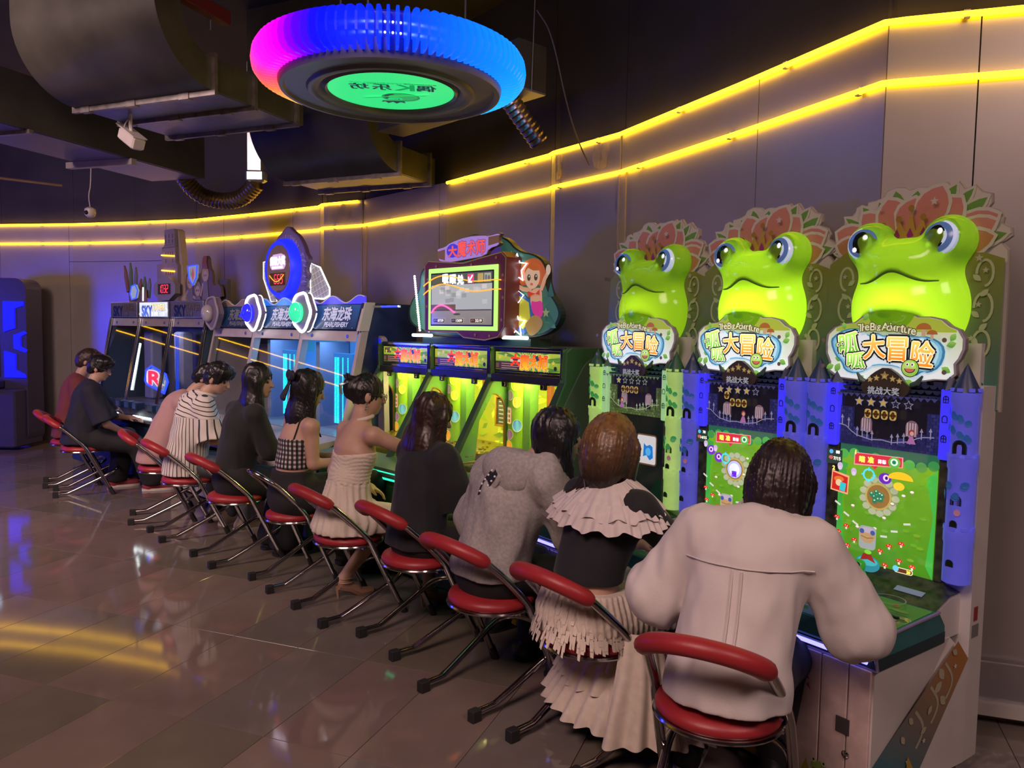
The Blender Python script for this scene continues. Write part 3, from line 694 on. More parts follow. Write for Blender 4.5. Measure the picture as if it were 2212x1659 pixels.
def plate_art(par):
    A = Art(front(.158)); RIM = (.52, .47, .38)
    pc = (.0, 1.95); A.poly([(x * .985, 1.9 + (z - 1.9) * .988) for x, z in PLATE], RIM)
    def petal(tip, w, col, base=(590, 470), rim=True, top=None):
        t, b_ = PM(*tip), PM(*base); dx, dz = t[0] - b_[0], t[1] - b_[1]; l = math.hypot(dx, dz); dx, dz = dx / l, dz / l
        def shp(l_, w_): 
            prof = [(0, .3), (.3, .55), (.55, .85), (.72, 1.0), (.84, .86), (.93, .52), (1.0, 0)]
            P = [(b_[0] + dx * l_ * u - dz * w_ * v, b_[1] + dz * l_ * u + dx * w_ * v) for u, v in prof] + [(b_[0] + dx * l_ * u + dz * w_ * v, b_[1] + dz * l_ * u - dx * w_ * v) for u, v in reversed(prof[:-1])]
            return P
        A.poly(shp(l, w), RIM); A.vgrad(shp(l - .014, w - .011), col, top or col)
    gl = (.08, .18, .03)
    for tip, w in (((400, 118), .035), ((505, 58), .045), ((640, 62), .05), ((862, 42), .04), ((955, 70), .035), ((1030, 122), .04), ((302, 148), .035), ((192, 212), .03), ((1140, 315), .04), ((130, 430), .025)): petal(tip, w, gl, top=tuple(c * 1.6 for c in gl))
    for tip, w in (((1092, 215), .07), ((140, 300), .07), ((310, 190), .06), ((900, 118), .075), ((470, 108), .075), ((640, 105), .08), ((795, 48), .075), ((1090, 250), .06)): petal(tip, w, (.42, .16, .07), top=(.52, .20, .16))
    for tip, w in (((1085, 330), .06), ((150, 380), .06)): petal(tip, w, (.38, .22, .04), top=(.45, .18, .09))
    A.vgrad([PM(*p) for p in [(112, 1230), (112, 800), (130, 500), (230, 430), (1030, 420), (1126, 450), (1126, 1230)]], (.035, .15, .14), (.22, .23, .03))
    sw = (.40, .43, .24)
    for sx in (-1, 1):
        for (z, r) in ((1.93, .05), (1.80, .055), (1.66, .05)):
            A.line([(sx * (.285 + r * math.cos(t) * .6), z + r * math.sin(t)) for t in np.linspace(-1.5, 3.2, 14)], .010, sw)
        for k, z in enumerate((1.60, 1.66, 1.71, 1.76, 1.84, 1.90)):
            a = PI / 2 - sx * (.8 - (k % 2) * 1.7); A.poly([(sx * .275 + .04 * t * math.cos(a) - .011 * math.sin(PI * t) * s_ * math.sin(a), z + .04 * t * math.sin(a) + .011 * math.sin(PI * t) * s_ * math.cos(a)) for s_, T in ((1, (0, .25, .5, .75, 1)), (-1, (.75, .5, .25))) for t in T], sw)
        for i in range(3): A.poly(star(sx * (.25 + .02 * i), 1.68 + i * .13, .013), (.40, .40, .28))
    for i in range(16): A.poly(circ(-.3 + (i * .37) % .6, 1.50 + (i * .613) % .14, .032 + .008 * (i % 3), 7, .024), (.02, .075, .10))
    A.poly(star(*PM(765, 150), .018), (.5, .42, .36)); A.poly(star(*PM(455, 180), .012), (.5, .42, .36)); A.poly(star(*PM(1015, 450), .016), (.4, .38, .25))
    cr = (.40, .22, .04)
    for e in (1.0,): A.poly([(-.075, 2.06), (-.115, 2.14), (-.065, 2.105), (-.05, 2.16), (-.02, 2.11), (0, 2.20), (.02, 2.11), (.05, 2.16), (.065, 2.105), (.115, 2.14), (.075, 2.06)], cr)
    for x, z in ((-.115, 2.145), (-.05, 2.165), (0, 2.205), (.05, 2.165), (.115, 2.145)): A.ell(x, z, .013, .013, (.30, .16, .03))
    for x, c in ((-.055, (.2, .03, .08)), (0, (.25, .02, .18)), (.055, (.2, .03, .08))): A.poly([(x, 2.075), (x + .014, 2.095), (x, 2.125), (x - .014, 2.095)], c)
    return A.build('printed_leaves', par, .04, .3)
SIGN_M = lambda x, y: ((x - 490) * .0007, 1.79 - (y - (x - 490) * .037 - 775) * .000712)
SIGN_OUT = [SIGN_M(*p) for p in [(88, 960), (95, 905), (140, 865), (205, 845), (270, 840), (320, 805), (380, 782), (450, 773), (520, 776), (600, 795), (650, 822), (720, 824), (785, 842), (830, 880), (875, 900), (905, 950), (905, 1005), (885, 1055), (862, 1085), (868, 1140), (830, 1172), (760, 1170), (640, 1188), (480, 1194), (320, 1182), (180, 1168), (112, 1125), (118, 1075), (92, 1020)]]
def sign_art(par, glow):
    A = Art(front(-.0125)); n = len(SIGN_OUT); cx, cz = 0.003, 1.645
    sh = lambda s: [(cx + (x - cx) * s, cz + (z - cz) * s) for x, z in SIGN_OUT]
    A.poly(sh(1.0), (.18, .14, .16)); A.vgrad(sh(.965), (.86, .95, .98), (.42, .50, .16))
    top = [p for p in sh(.955) if p[1] > 1.70]; top = sorted(top); A.poly([(top[0][0], 1.70)] + top + [(top[-1][0], 1.70)], (.34, .44, .05))
    g1, g2 = (.10, .34, .05), (.30, .55, .12)
    for x, y, r, a in ((150, 1090, 55, 3.6), (190, 1080, 60, 4.2), (205, 1060, 50, 2.9), (790, 1100, 55, -.5), (810, 985, 55, .3), (830, 960, 50, 1.0), (215, 880, 45, 1.8), (330, 830, 50, .9), (400, 1150, 60, 4.4), (460, 1165, 60, 4.9), (540, 1160, 60, 5.2), (600, 1170, 55, 5.6), (350, 1150, 50, 4.0), (500, 1140, 45, 4.2), (440, 815, 60, .5)):
        c = SIGN_M(x, y); l = r * .0007; pts = [(c[0] + l * t * math.cos(a) - .35 * l * math.sin(PI * t) * s * math.sin(a), c[1] + l * t * math.sin(a) + .35 * l * math.sin(PI * t) * s * math.cos(a)) for s, T in ((1, (0, .25, .5, .75, 1)), (-1, (.75, .5, .25))) for t in T]
        A.vgrad(pts, g1, g2)
    A.poly(circ(*SIGN_M(460, 805), .030, 16, .012), (.12, .28, .04)); A.line([SIGN_M(480, 815), SIGN_M(490, 835), SIGN_M(530, 850), SIGN_M(570, 840), SIGN_M(585, 820), SIGN_M(560, 815)], .006, (.22, .35, .05))
    blob = smooth_loop([SIGN_M(*p) for p in [(140, 960), (150, 925), (230, 880), (330, 880), (365, 925), (420, 905), (470, 930), (600, 920), (640, 935), (720, 935), (790, 975), (805, 1030), (780, 1100), (720, 1130), (690, 1120), (650, 1150), (600, 1130), (560, 1095), (410, 1085), (370, 1120), (300, 1140), (235, 1120), (215, 1070), (170, 1030)]], 1)
    bc = (sum(p[0] for p in blob) / len(blob), sum(p[1] for p in blob) / len(blob)); bl = lambda s: [(bc[0] + (x - bc[0]) * s, bc[1] + (z - bc[1]) * s) for x, z in blob]
    A.poly(bl(1.03), (.05, .22, .42)); A.poly(bl(.985), (.22, .55, .75)); A.poly(bl(.93), (.5, .80, .92)); A.poly(bl(.86), (.80, .92, .97))
    for ch, x, y, w, h, lo, hi, r in (('呱', 252, 965, 120, 130, (.13, .45, .05), (.55, .85, .2), .12), ('呱', 305, 1062, 110, 92, (.13, .45, .05), (.55, .85, .2), .05), ('大', 412, 985, 128, 132, (.95, .30, .02), (.98, .66, .2), .10), ('冒', 552, 1000, 112, 128, (.95, .30, .02), (.98, .66, .2), 0), ('险', 697, 1030, 120, 140, (.95, .30, .02), (.98, .66, .2), -.06)):
        p = SIGN_M(x, y); A.text(ch, *p, h * .00071, BLACK, bold=.125, w=w * .0007, rot=r); A.text(ch, *p, h * .00071, (.98, .9, .7), bold=.058, w=w * .0007, rot=r); A.text(ch, *p, h * .00071, lo, bold=.018, top=hi, w=w * .0007, rot=r)
    for ex in (-1, 1):
        p = SIGN_M(205 + ex * 14, 968 - ex * 3); A.ell(*p, .011, .011, BLACK); A.ell(*p, .009, .009, (.45, .75, .15)); A.ell(p[0] + .002, p[1], .0055, .006, WHITE); A.ell(p[0] + .003, p[1], .003, .003, BLACK)
    p = SIGN_M(637, 1105); A.ell(*p, .036, .036, BLACK); A.ell(*p, .033, .033, (.32, .62, .10)); A.ell(p[0] - .003, p[1] + .004, .026, .026, (.48, .75, .18)); A.poly(arc(p[0], p[1] - .002, .02, PI, 2 * PI, 10, .016), (.6, .15, .1)); A.line(arc(p[0], p[1] - .002, .02, PI, 2 * PI, 10, .016), .003, BLACK)
    for ex in (-1, 1): A.ell(p[0] + ex * .010, p[1] + .014, .006, .007, WHITE); A.ell(p[0] + ex * .010, p[1] + .014, .003, .004, BLACK)
    word = 'The Big Adventure'; L = len(word); x0 = 320
    adv = [1.0 if c not in 'ei ' else .72 for c in word]; tot = sum(adv); u = 0
    for c, ad in zip(word, adv):
        t = (u + ad / 2) / tot; u += ad
        if c == ' ': continue
        x = 328 + 342 * t; y = 876 - 10 * math.sin(PI * t) + 30 * t * t; p = SIGN_M(x, y); hh = .030 if c.isupper() else (.030 if c in 'hdt' else .021)
        A.text(c, p[0], p[1] - (0 if hh > .025 else .003) - (.004 if c == 'g' else 0), hh * (1.15 if c == 'g' else 1), (.13, .11, .05), bold=.10, rot=-.12 * (t - .35)); A.text(c, p[0], p[1] - (0 if hh > .025 else .003) - (.004 if c == 'g' else 0), hh * (1.15 if c == 'g' else 1), (.62, .62, .42), bold=.02, rot=-.12 * (t - .35))
    for x, y, s in ((718, 890, 1.0), (765, 920, .7)):
        p = SIGN_M(x, y); A.rect(p[0] - .008 * s, p[0] + .008 * s, p[1] - .03 * s, p[1], (.5, .35, .2)); A.poly(arc(p[0], p[1] - .004 * s, .03 * s, 0, PI, 10, .025 * s), (.35, .12, .03))
    for x, y in ((122, 942), (832, 955), (125, 1095), (840, 1125)): A.ell(*SIGN_M(x, y), .009, .009, (.10, .07, .06))
    return A.build('printed_title', par, glow, .25)
def screen_art(par, kind):
    A = Art(front(-.0035)); x0, x1, z0, z1 = -.195, .215, .735, 1.225
    U = lambda u, v: (x0 + u * (x1 - x0), z0 + v * (z1 - z0))
    if kind == 'dark':
        A.rect(x0, x1, z0, z1, (.005, .010, .010)); A.poly(rrect(.02, .175, .955, 1.125, .02), (.16, .07, .04)); A.poly(rrect(.028, .167, .963, 1.117, .012), (.70, .72, .74))
        A.text('机', .045, 1.045, .03, (.75, .6, .05), bold=.04); A.text('币', .045, 1.005, .026, BLACK, bold=.04)
        A.poly([(.075, 1.00), (.10, 1.01), (.125, .985), (.15, 1.0), (.145, 1.06), (.125, 1.07), (.10, 1.06), (.08, 1.075)], (.02, .22, .7)); A.ell(.113, 1.03, .02, .022, (.1, .5, .95))
        A.poly(rrect(.14, .205, .745, .765, .01), (.35, .33, .05)); return A.build('screen', par, .55, .12)
    A.rect(x0, x1, z0, z1, (.06, .22, .012), (.16, .36, .02))
    A.poly([U(0, .83), U(.05, .95), U(.2, .86), U(.35, .9), U(.6, .93), U(.8, .87), U(1, .92), U(1, 1), U(0, 1)], (.02, .10, .06))
    rr = random.Random(5 if kind == 'a' else 9)
    for i in range(9): A.ell(*U(.04 + .115 * i, .88 + .05 * rr.random()), .022, .02, (.03 + .05 * rr.random(), .22 + .15 * rr.random(), .06))
    A.poly([U(0, 0), U(.10, 0), U(.05, .5), U(.10, .83), U(0, .85)], (.05, .34, .05)); A.poly([U(1, 0), U(.93, .1), U(.98, .5), U(.90, .8), U(1, .88)], (.05, .40, .06))
    for i in range(26): A.ell(*U(.08 + .84 * rr.random(), .1 + .7 * rr.random()), .014, .006, (.10 + .06 * rr.random(), .32, .02))
    A.poly(circ(*U(.47, .60), .078, 28, .080), (.20, .24, .13)); 
    for i in range(13):
        a = 2 * PI * i / 13; c = U(.47, .60); A.ell(c[0] + .068 * math.cos(a), c[1] + .070 * math.sin(a), .017, .014, (.36, .40, .25), 8)
    c = U(.47, .60); A.ell(*c, .056, .056, (.42, .33, .10)); A.ell(*c, .048, .048, (.26, .14, .04)); 
    if kind == 'a':
        for i in range(10): A.ell(c[0] + .024 * math.cos(i * 2.4) * (i / 9) ** .5, c[1] + .024 * math.sin(i * 2.4) * (i / 9) ** .5, .011, .010, (.03, .18, .09), 9); A.ell(c[0] + .024 * math.cos(i * 2.4) * (i / 9) ** .5, c[1] + .004 + .024 * math.sin(i * 2.4) * (i / 9) ** .5, .004, .003, (.5, .7, .6), 6)
    else:
        A.ell(*c, .042, .042, (.45, .5, .8)); A.ell(*c, .03, .03, (.75, .8, .95)); A.text('圈', c[0], c[1] - .022, .026, (.14, .02, .5), bold=.05)
    for u, v in ((.06, .34), (.17, .28), (.09, .22), (.27, .18), (.20, .12), (.55, .14), (.64, .20), (.76, .24), (.75, .10), (.88, .08), (.62, .04)):
        p = U(u, v + .02); A.rect(p[0] - .004, p[0] + .004, p[1] - .012, p[1], (.7, .6, .5)); A.poly(arc(p[0], p[1] - .002, .014, 0, PI, 8, .013), (.62, .015, .01)); A.ell(p[0] - .004, p[1] + .005, .002, .002, WHITE, 6); A.ell(p[0] + .005, p[1] + .003, .002, .002, WHITE, 6)
    for u, v, a in ((.1, .5, -.5), (.2, .42, -.5), (.3, .36, -.5), (.7, .36, .15), (.82, .44, .2), (.6, .3, .1)):
        p = U(u, v); A.line([(p[0] - .014 * math.cos(a), p[1] - .014 * math.sin(a)), (p[0] + .014 * math.cos(a), p[1] + .014 * math.sin(a))], .008, (.55, .58, .50))
    for u, v in ((.27, .5), (.33, .33), (.6, .45), (.78, .66), (.86, .7), (.72, .74), (.68, .58), (.52, .35)): p = U(u, v); A.ell(*p, .009, .007, (.25, .2, .12), 8); A.ell(p[0], p[1] + .003, .008, .005, (.72, .72, .6), 8)
    c = U(.45, .27); A.poly(rrect(c[0] - .036, c[0] + .036, c[1] - .05, c[1] + .045, .016), (.30, .33, .33)); A.ell(c[0], c[1] + .008, .033, .032, (.42, .26, .13)); A.poly(arc(c[0], c[1] + .018, .032, 0, PI, 10, .022), (.42, .34, .45)); A.line([(c[0] - .026, c[1] + .002), (c[0], c[1] - .004), (c[0] + .026, c[1] + .002)], .003, (.2, .1, .03))
    for ex in (-1, 1): A.ell(c[0] + ex * .023, c[1] + .022, .010, .010, (.05, .08, .3))
    c = U(.47, .04); A.ell(c[0], c[1] + .006, .052, .034, (.03, .22, .30)); A.ell(c[0], c[1] + .016, .042, .018, (.06, .4, .45)); A.poly([(c[0] - .032, c[1] + .016), (c[0] - .02, c[1] + .046), (c[0] + .014, c[1] + .046), (c[0] + .034, c[1] + .014), (c[0], c[1] + .024)], (.28, .02, .02)); A.ell(c[0], c[1] + .054, .015, .009, (.2, .6, .05))
    for u0, v, t in ((.02, .055, '0'), (.74, .07, '20')):
        p = U(u0, v); A.poly(rrect(p[0], p[0] + .075, p[1] - .011, p[1] + .011, .010), (.85, .75, .45)); A.poly(rrect(p[0] + .003, p[0] + .072, p[1] - .008, p[1] + .008, .008), (.12, .03, .02)); A.text(t, p[0] + .058, p[1], .011, (.95, .85, .1), bold=.05); A.ell(p[0] + .008, p[1] + .004, .012, .012, (.15, .55, .8))
    # banner
    pb = [U(.29, .86), U(.78, .89), U(.78, .975), U(.29, .965)]
    A.poly(pb, (.75, .30, .32)); q = [((x - .02) * .96 + .02, (z - 1.19) * .86 + 1.19) for x, z in pb]; A.poly(q, (.55, .03, .05)); A.poly([U(.47, .87), U(.54, .875), U(.505, .84)], (.55, .03, .05))
    A.text('瞄', *U(.375, .915), .024, (.98, .85, .12), bold=.04); A.text('准', *U(.465, .918), .024, (.98, .85, .12), bold=.04); A.text('目标', *U(.58, .918), .016, (.8, .9, .95), bold=.03)
    A.ell(*U(.70, .925), .024, .022, (.10, .42, .06)); A.ell(*U(.70, .928), .015, .014, (.65, .85, .7)); A.ell(*U(.70, .928), .008, .008, (.02, .2, .1))
    A.poly([U(.0, .84), U(.17, .85), U(.17, .965), U(.0, .965)], (.02, .04, .035)); A.text('80' if kind == 'a' else '70', *U(.12, .945), .012, WHITE, bold=.04); A.text('7/15' if kind == 'a' else '14/15', *U(.115, .89), .013, (.9, .9, .7), bold=.03); A.ell(*U(.05, .945), .009, .009, (.1, .4, .8)); A.ell(*U(.05, .895), .010, .008, (.5, .1, .1))
    if kind == 'a':
        A.poly([U(.06, .62), U(.25, .6), U(.26, .76), U(.07, .79)], (.75, .35, .2)); A.poly([U(.075, .63), U(.24, .615), U(.245, .745), U(.08, .775)], (.5, .02, .015)); A.ell(*U(.15, .72), .022, .012, (.6, .16, .03)); A.ell(*U(.15, .69), .014, .014, (.7, .5, .3)); A.poly([U(.16, .63), U(.22, .62), U(.23, .69), U(.17, .70)], (.03, .5, .55)); A.text('2', *U(.09, .81), .016, (.95, .8, .2), bold=.05)
        A.text('1', *U(.32, .97), .016, (.95, .8, .2), bold=.05)
        A.ell(*U(.63, .79), .026, .022, (.14, .02, .42)); A.ell(*U(.64, .795), .012, .013, (.7, .6, .9)); A.ell(*U(.645, .795), .006, .007, (.05, .01, .1)); A.poly(arc(*U(.78, .80), .05, 0, PI, 10, .03), (.85, .5, .02)); A.ell(*U(.77, .745), .022, .016, (.8, .55, .03))
    else:
        for u, v in ((.24, .78), (.36, .72)): A.ell(*U(u, v), .026, .024, (.16, .03, .5)); A.ell(*U(u, v + .005), .013, .013, (.75, .6, .9)); A.ell(*U(u, v + .005), .006, .007, (.1, .01, .2))
    c = U(.47, .80) if kind == 'a' else U(.46, .72); A.line(circ(*c, .022, 20, .022), .007, (.08, .65, .8), True)
    for k in range(4): A.line([(c[0] + .016 * math.cos(k * PI / 2), c[1] + .016 * math.sin(k * PI / 2)), (c[0] + .03 * math.cos(k * PI / 2), c[1] + .03 * math.sin(k * PI / 2))], .006, (.08, .65, .8))
    for u, v in ((.17, .84), (.32, .81)): A.ell(*U(u, v), .012, .014, (.5, .4, .6)); A.ell(*U(u, v - .02), .009, .008, (.6, .5, .7))
    return A.build('screen', par, .95, .12)
def castle_art(par, glow, lit, drop, girl, digits='6000'):
    A = Art(front(-.0035)); x0, x1, z0, z1 = -.197, .217, 1.225, 1.445
    A.rect(x0, x1, z0, z1, (.012, .010, .018)); br = tuple(.34 * g + .02 for g in glow); dk = tuple(c * .35 for c in br)
    for ux in (-.085, .105): A.poly(arc(ux, 1.325, .025, 0, PI, 8) + [(ux - .025, 1.285), (ux + .025, 1.285)], (.22, .12, .16)); [A.rect(ux - .02 + k * .011, ux - .015 + k * .011, 1.287, 1.34, (.5, .45, .5)) for k in range(4)]
    def brick(xa, xb, za, zb):
        r = 0; z = za
        while z < zb - .004:
            x = xa + (.011 if r % 2 else 0) - .011
            while x < xb:
                a, b = max(xa, x), min(xb, x + .020)
                if b - a > .004: A.rect(a, b - .002, z, z + .0115, tuple(c * (.8 + .4 * ((int(x * 997) + r * 7) % 5) / 5) for c in br), lift=0)
                x += .022
            z += .0135; r += 1
        A.k += 1
    A.rect(x0, x1, z0, 1.262, dk); brick(x0, x1, z0, 1.262); A.rect(x0, -.135, 1.262, 1.385, dk); brick(x0, -.14, 1.262, 1.385); A.rect(.165, x1, 1.262, 1.385, dk); brick(.168, x1, 1.262, 1.385); A.rect(-.135, -.11, 1.262, 1.30, dk); brick(-.135, -.112, 1.262, 1.30); A.rect(.13, .165, 1.262, 1.30, dk); brick(.132, .165, 1.262, 1.30)
    for x in (-.095, .055): A.rect(x, x + .032, 1.245, 1.275, tuple(c * .8 for c in br))
    fc = tuple(min(1, .35 * g + .25) for g in glow)
    for x, z in ((-.185, 1.335), (-.155, 1.325), (-.115, 1.29), (-.092, 1.29), (-.07, 1.285), (-.048, 1.28), (.035, 1.275), (.06, 1.28), (.085, 1.285), (.11, 1.285), (.155, 1.31), (.19, 1.315)):
        A.line([(x, z - .028), (x, z)], .0045, fc); A.poly([(x - .007, z), (x, z + .016), (x + .007, z)], fc)
    A.line([(-.19, 1.31), (-.16, 1.305), (-.135, 1.285), (-.11, 1.27), (-.05, 1.258), (0, 1.262), (.04, 1.256), (.11, 1.268), (.14, 1.285), (.165, 1.292), (.205, 1.295)], .004, fc)
    for i in range(5):
        x = -.105 + i * .052; A.poly(star(x, 1.412, .021, .48), fc); A.poly(star(x, 1.412, .015, .48), (.55, .42, .10) if i < lit else (.02, .02, .035))
    for i, d in enumerate(digits):
        x = -.062 + i * .036; z = 1.365 - (.0 if i else drop) - (.012 * (i > 0) if drop < 0 else 0)
        A.poly(rrect(x - .014, x + .014, z - .019, z + .019, .010), (.55, .42, .12)); A.poly(rrect(x - .013, x + .013, z - .005, z + .005, .003), (.12, .03, .01)); A.text(d, x, z, .026, (.08, .03, .01), bold=.06, w=.012)
    gx = girl; A.ell(gx, 1.305, .012, .014, (.35, .05, .04)); A.ell(gx + .001, 1.303, .008, .009, (.6, .42, .4)); A.poly([(gx - .006, 1.292), (gx + .006, 1.292), (gx + .018, 1.262), (gx - .018, 1.262)], (.42, .18, .45))
    for i in range(16): A.poly([(x0 + i * .026, 1.445), (x0 + .026 + i * .026, 1.445), (x0 + .013 + i * .026, 1.43)], tuple(.25 * g + .03 for g in glow), lift=0)
    A.k += 1; A.build('castle_display', par, .45, .2)
M_cam1 = mat('dark_leaf_print', (.05, .055, .035), rough=.35, var=.7, scale=26)
M_tealp = mat('teal_lip', (.03, .16, .17), rough=.35, var=.18, scale=10); M_dkp = mat('dark_scallop', (.015, .04, .05), rough=.35)
M_edge = mat('lilac_edge_trim', (.35, .28, .42), rough=.25, metal=.4)
def frog_machine(loc, label, tone, screen, lit, drop, girl, bulb, digits='6000'):
    t = thing('frog_arcade_cabinet', label, 'arcade machine', (loc.x, loc.y, 0), FA, 'frog shooting cabinets')
    # body
    m = MB(); m.prism([(.03, .05), (.03, 1.50), (.14, 1.50), (.14, .05)], -.345, .345, 'x'); m.build('tower_body', M_white, t)
    m = MB(); f, b = .31, .345
    v = [(-f, -.575, .05), (f, -.575, .05), (f, -.575, .55), (-f, -.575, .55), (-f, -.05, .55), (f, -.05, .55), (b, .03, .46), (-b, .03, .46), (b, .03, .05), (-b, .03, .05)]
    m.add(v, [(0, 1, 2, 3), (3, 2, 5, 4), (4, 5, 6, 7), (1, 8, 6), (1, 6, 5, 2), (0, 3, 4), (0, 4, 7, 9), (0, 9, 8, 1), (7, 6, 8, 9)]); base = m.build('base_cabinet', M_white, t)
    m = MB(); m.prism([(-.50, .545), (-.50, .64), (-.16, .655), (-.05, .695), (.03, .70), (.03, .545)], -.305, .305, 'x'); m.build('console_block', M_white, t)
    xs = [-.305, -.205, -.105, .02, .118, .222, .305]
    for i, (a, c) in enumerate(zip(xs[:-1], xs[1:])): m = MB(); m.box(a + .002, c - .002, -.585, -.574, .055, .545, .003); m.build('plank', M_pink, t)
    A = Art(front(-.5862)); rr = random.Random(3)
    for i in range(22): a = rr.random() * 6.28; x, z = -.02 + rr.gauss(0, .045), .43 + rr.gauss(0, .035); r = .008 + .016 * rr.random(); A.poly([(x + r * math.cos(a), z + r * math.sin(a)), (x + r * .6 * math.cos(a + 2.2), z + r * .6 * math.sin(a + 2.2)), (x + r * .7 * math.cos(a + 3.6), z + r * .7 * math.sin(a + 3.6))], (.32, .02, .10))
    for i in range(13):
        x = -.29 + i * .047; h = .05 + .05 * ((i * 37) % 11) / 11; A.poly([(x - .03, .056), (x - .015, .056 + h * .6), (x, .056 + h), (x + .018, .056 + h * .5), (x + .03, .056)], [(.42, .26, .02), (.06, .17, .12), (.30, .26, .03)][i % 3])
    cx, cz = .14, .125; A.ell(cx, cz - .03, .032, .035, (.30, .30, .08)); A.ell(cx, cz + .012, .034, .026, (.22, .34, .06)); A.poly(arc(cx, cz + .006, .024, PI, 2 * PI, 8, .014), (.22, .05, .03)); [A.ell(cx + e * .020, cz + .036, .010, .010, (.5, .55, .3)) for e in (-1, 1)]; [A.ell(cx + e * .020, cz + .037, .004, .005, BLACK) for e in (-1, 1)]; A.poly([(cx + .02, cz - .02), (cx + .055, cz - .06), (cx + .015, cz - .06)], (.3, .02, .02))
    A.build('printed_petals', t, 0, .4)
    m = MB(); m.box(.185, .235, -.590, -.584, .292, .347); m.build('coin_slot', mat('dark_slot', (.05, .045, .045), rough=.5), t)
    for z in (.2,):
        m = MB(); m.lathe([(0, .008), (.010, .008), (.014, .005), (.014, 0)], 16, (.225, -.584, z + .02), axis='y'); m.build('lock', M_chrome, t, True)
    for x in (-.28, .28):
        for y in (-.5, .07): m = MB(); m.lathe([(0, .0), (.025, .0), (.025, .012), (.010, .016), (.010, .052)], 12, (x, y, 0)); m.build('foot', M_blk, t, True)
    # stripe printed down the right flank (skewed side panel)
    def side(a, z, k):
        s = (a + .575) / .605; x = .31 + .035 * s; return (x + k + .0008, a, z)
    A = Art(side, .0004); bt, md, tp = (.03, .15, .20), (.20, .22, .03), (.42, .18, .04)
    A.poly([(-.573, .20), (-.05, .545), (.028, .462), (-.32, .055), (-.573, .055)], bt, [bt, tp, tp, bt, bt])
    for k in range(3): A.line([(-.30 + .09 * k + .04 * math.sin(q * .5), .20 + .07 * k + .02 * q) for q in range(8)], .012, (.42, .40, .28))
    for a, z, r, an_ in ((-.20, .38, .06, .6), (-.14, .42, .06, 2.2), (-.16, .36, .055, -.8), (-.33, .30, .04, 2.4), (-.28, .25, .04, .4), (-.38, .24, .04, 2.2), (-.24, .31, .04, .9), (-.06, .50, .04, 2.6)):
        A.poly([(a + r * tt * math.cos(an_) - r * .3 * math.sin(PI * tt) * s_ * math.sin(an_), z + r * tt * math.sin(an_) + r * .3 * math.sin(PI * tt) * s_ * math.cos(an_)) for s_, TT in ((1, (0, .25, .5, .75, 1)), (-1, (.75, .5, .25))) for tt in TT], (.44, .40, .27))
    for a, z in ((-.07, .455), (-.36, .17), (-.26, .22), (-.5, .17)): A.poly(star(a, z, .012), (.6, .58, .5))
    A.poly([(-.42, .058), (-.40, .15), (-.37, .11), (-.36, .19), (-.32, .13), (-.33, .058)], (.44, .28, .03)); A.build('printed_stripe', t, 0, .4)
    m = MB(); m.box(.3455, .3468, .055, .085, .60, .655); m.build('warning_label', mat('red_label', (.30, .03, .03), rough=.5), t)
    m = MB(); m.box(.330, .3462, .045, .10, .535, .585); m.build('handle_recess', mat('recess_grey', (.18, .18, .17), rough=.6), t)
    # control panel
    prof = [(-.572, .548), (-.585, .60), (-.558, .655), (-.16, .668), (-.112, .61), (-.112, .548)]
    m = MB(); m.prism(prof, -.318, .318, 'x'); cp = m.build('control_panel', M_tealp, t)
    m = MB(); m.prism([(-.574, .546), (-.5868, .588), (-.11, .588), (-.11, .546)], -.3195, .3195, 'x'); m.build('scallop_band', M_dkp, cp)
    for x in (-.318, .318): m = MB(); m.tube([(x, -.574, .548), (x, -.587, .60), (x, -.560, .657), (x, -.16, .67)], .006, 8); m.build('edge_trim', M_edge, cp, True)
    m = MB(); m.tube([(-.318, -.575, .546), (.318, -.575, .546)], .006, 8); m.build('edge_trim', M_edge, cp, True)
    A = Art(lambda a, z, k: (a, z, .6555 + (z + .558) / .398 * .013 + k + .0008), .0003); gd = (.05, .14, .05)
    A.rect(-.30, .30, -.55, -.17, gd, (.09, .22, .06)); rr = random.Random(8)
    for i in range(30): A.ell(-.28 + .56 * rr.random(), -.53 + .34 * rr.random(), .03 * rr.random() + .01, .012, (.06 + .1 * rr.random(), .18 + .12 * rr.random(), .05 + .1 * rr.random()), 10)
    for x, y in ((.20, -.24), (.09, -.40), (.24, -.42), (-.18, -.3)): A.ell(x, y, .012, .010, (.45, .03, .04))
    A.line(circ(-.02, -.27, .085, 28), .008, (.18, .2, .19), True); A.line(circ(.15, -.20, .06, 24, .05), .005, (.2, .24, .2), True)
    A.poly([(.10, -.50), (.20, -.50), (.17, -.42), (.12, -.42)], (.4, .34, .25)); A.rect(.09, .115, -.5, -.45, (.05, .15, .35)); A.rect(.185, .21, -.5, -.45, (.05, .15, .35)); A.build('meadow_print', cp, .12, .08)
    m = MB(); m.box(.12, .26, -.345, -.33, .6635, .672); m.build('ticket_slot', M_blk, cp)
    m = MB(); m.lathe([(.0, .008), (.012, .008), (.018, .004), (.018, 0)], 16, (.18, -.578, .618), axis='y'); m.build('side_button', M_chrome, cp, True)
    for i in range(2): m = MB(); m.lathe([(0, .022), (.022, .020), (.028, .012), (.034, .0)], 20, (.20 - .36 * i, -.44, .658)); m.build('push_button', mat('clear_button_%d' % i, ((.55, .5, .5), (.5, .1, .1))[i], rough=.15, emit=.15), cp, True)
    m = MB(); m.tube([(-.29, -.592, .575), (.29, -.592, .575)], .008, 8); m.build('edge_light', mat('violet_edge_light', (.4, .4, 1), emit=3.0, ecol=(.22, .2, 1.0), var=0), cp, True)
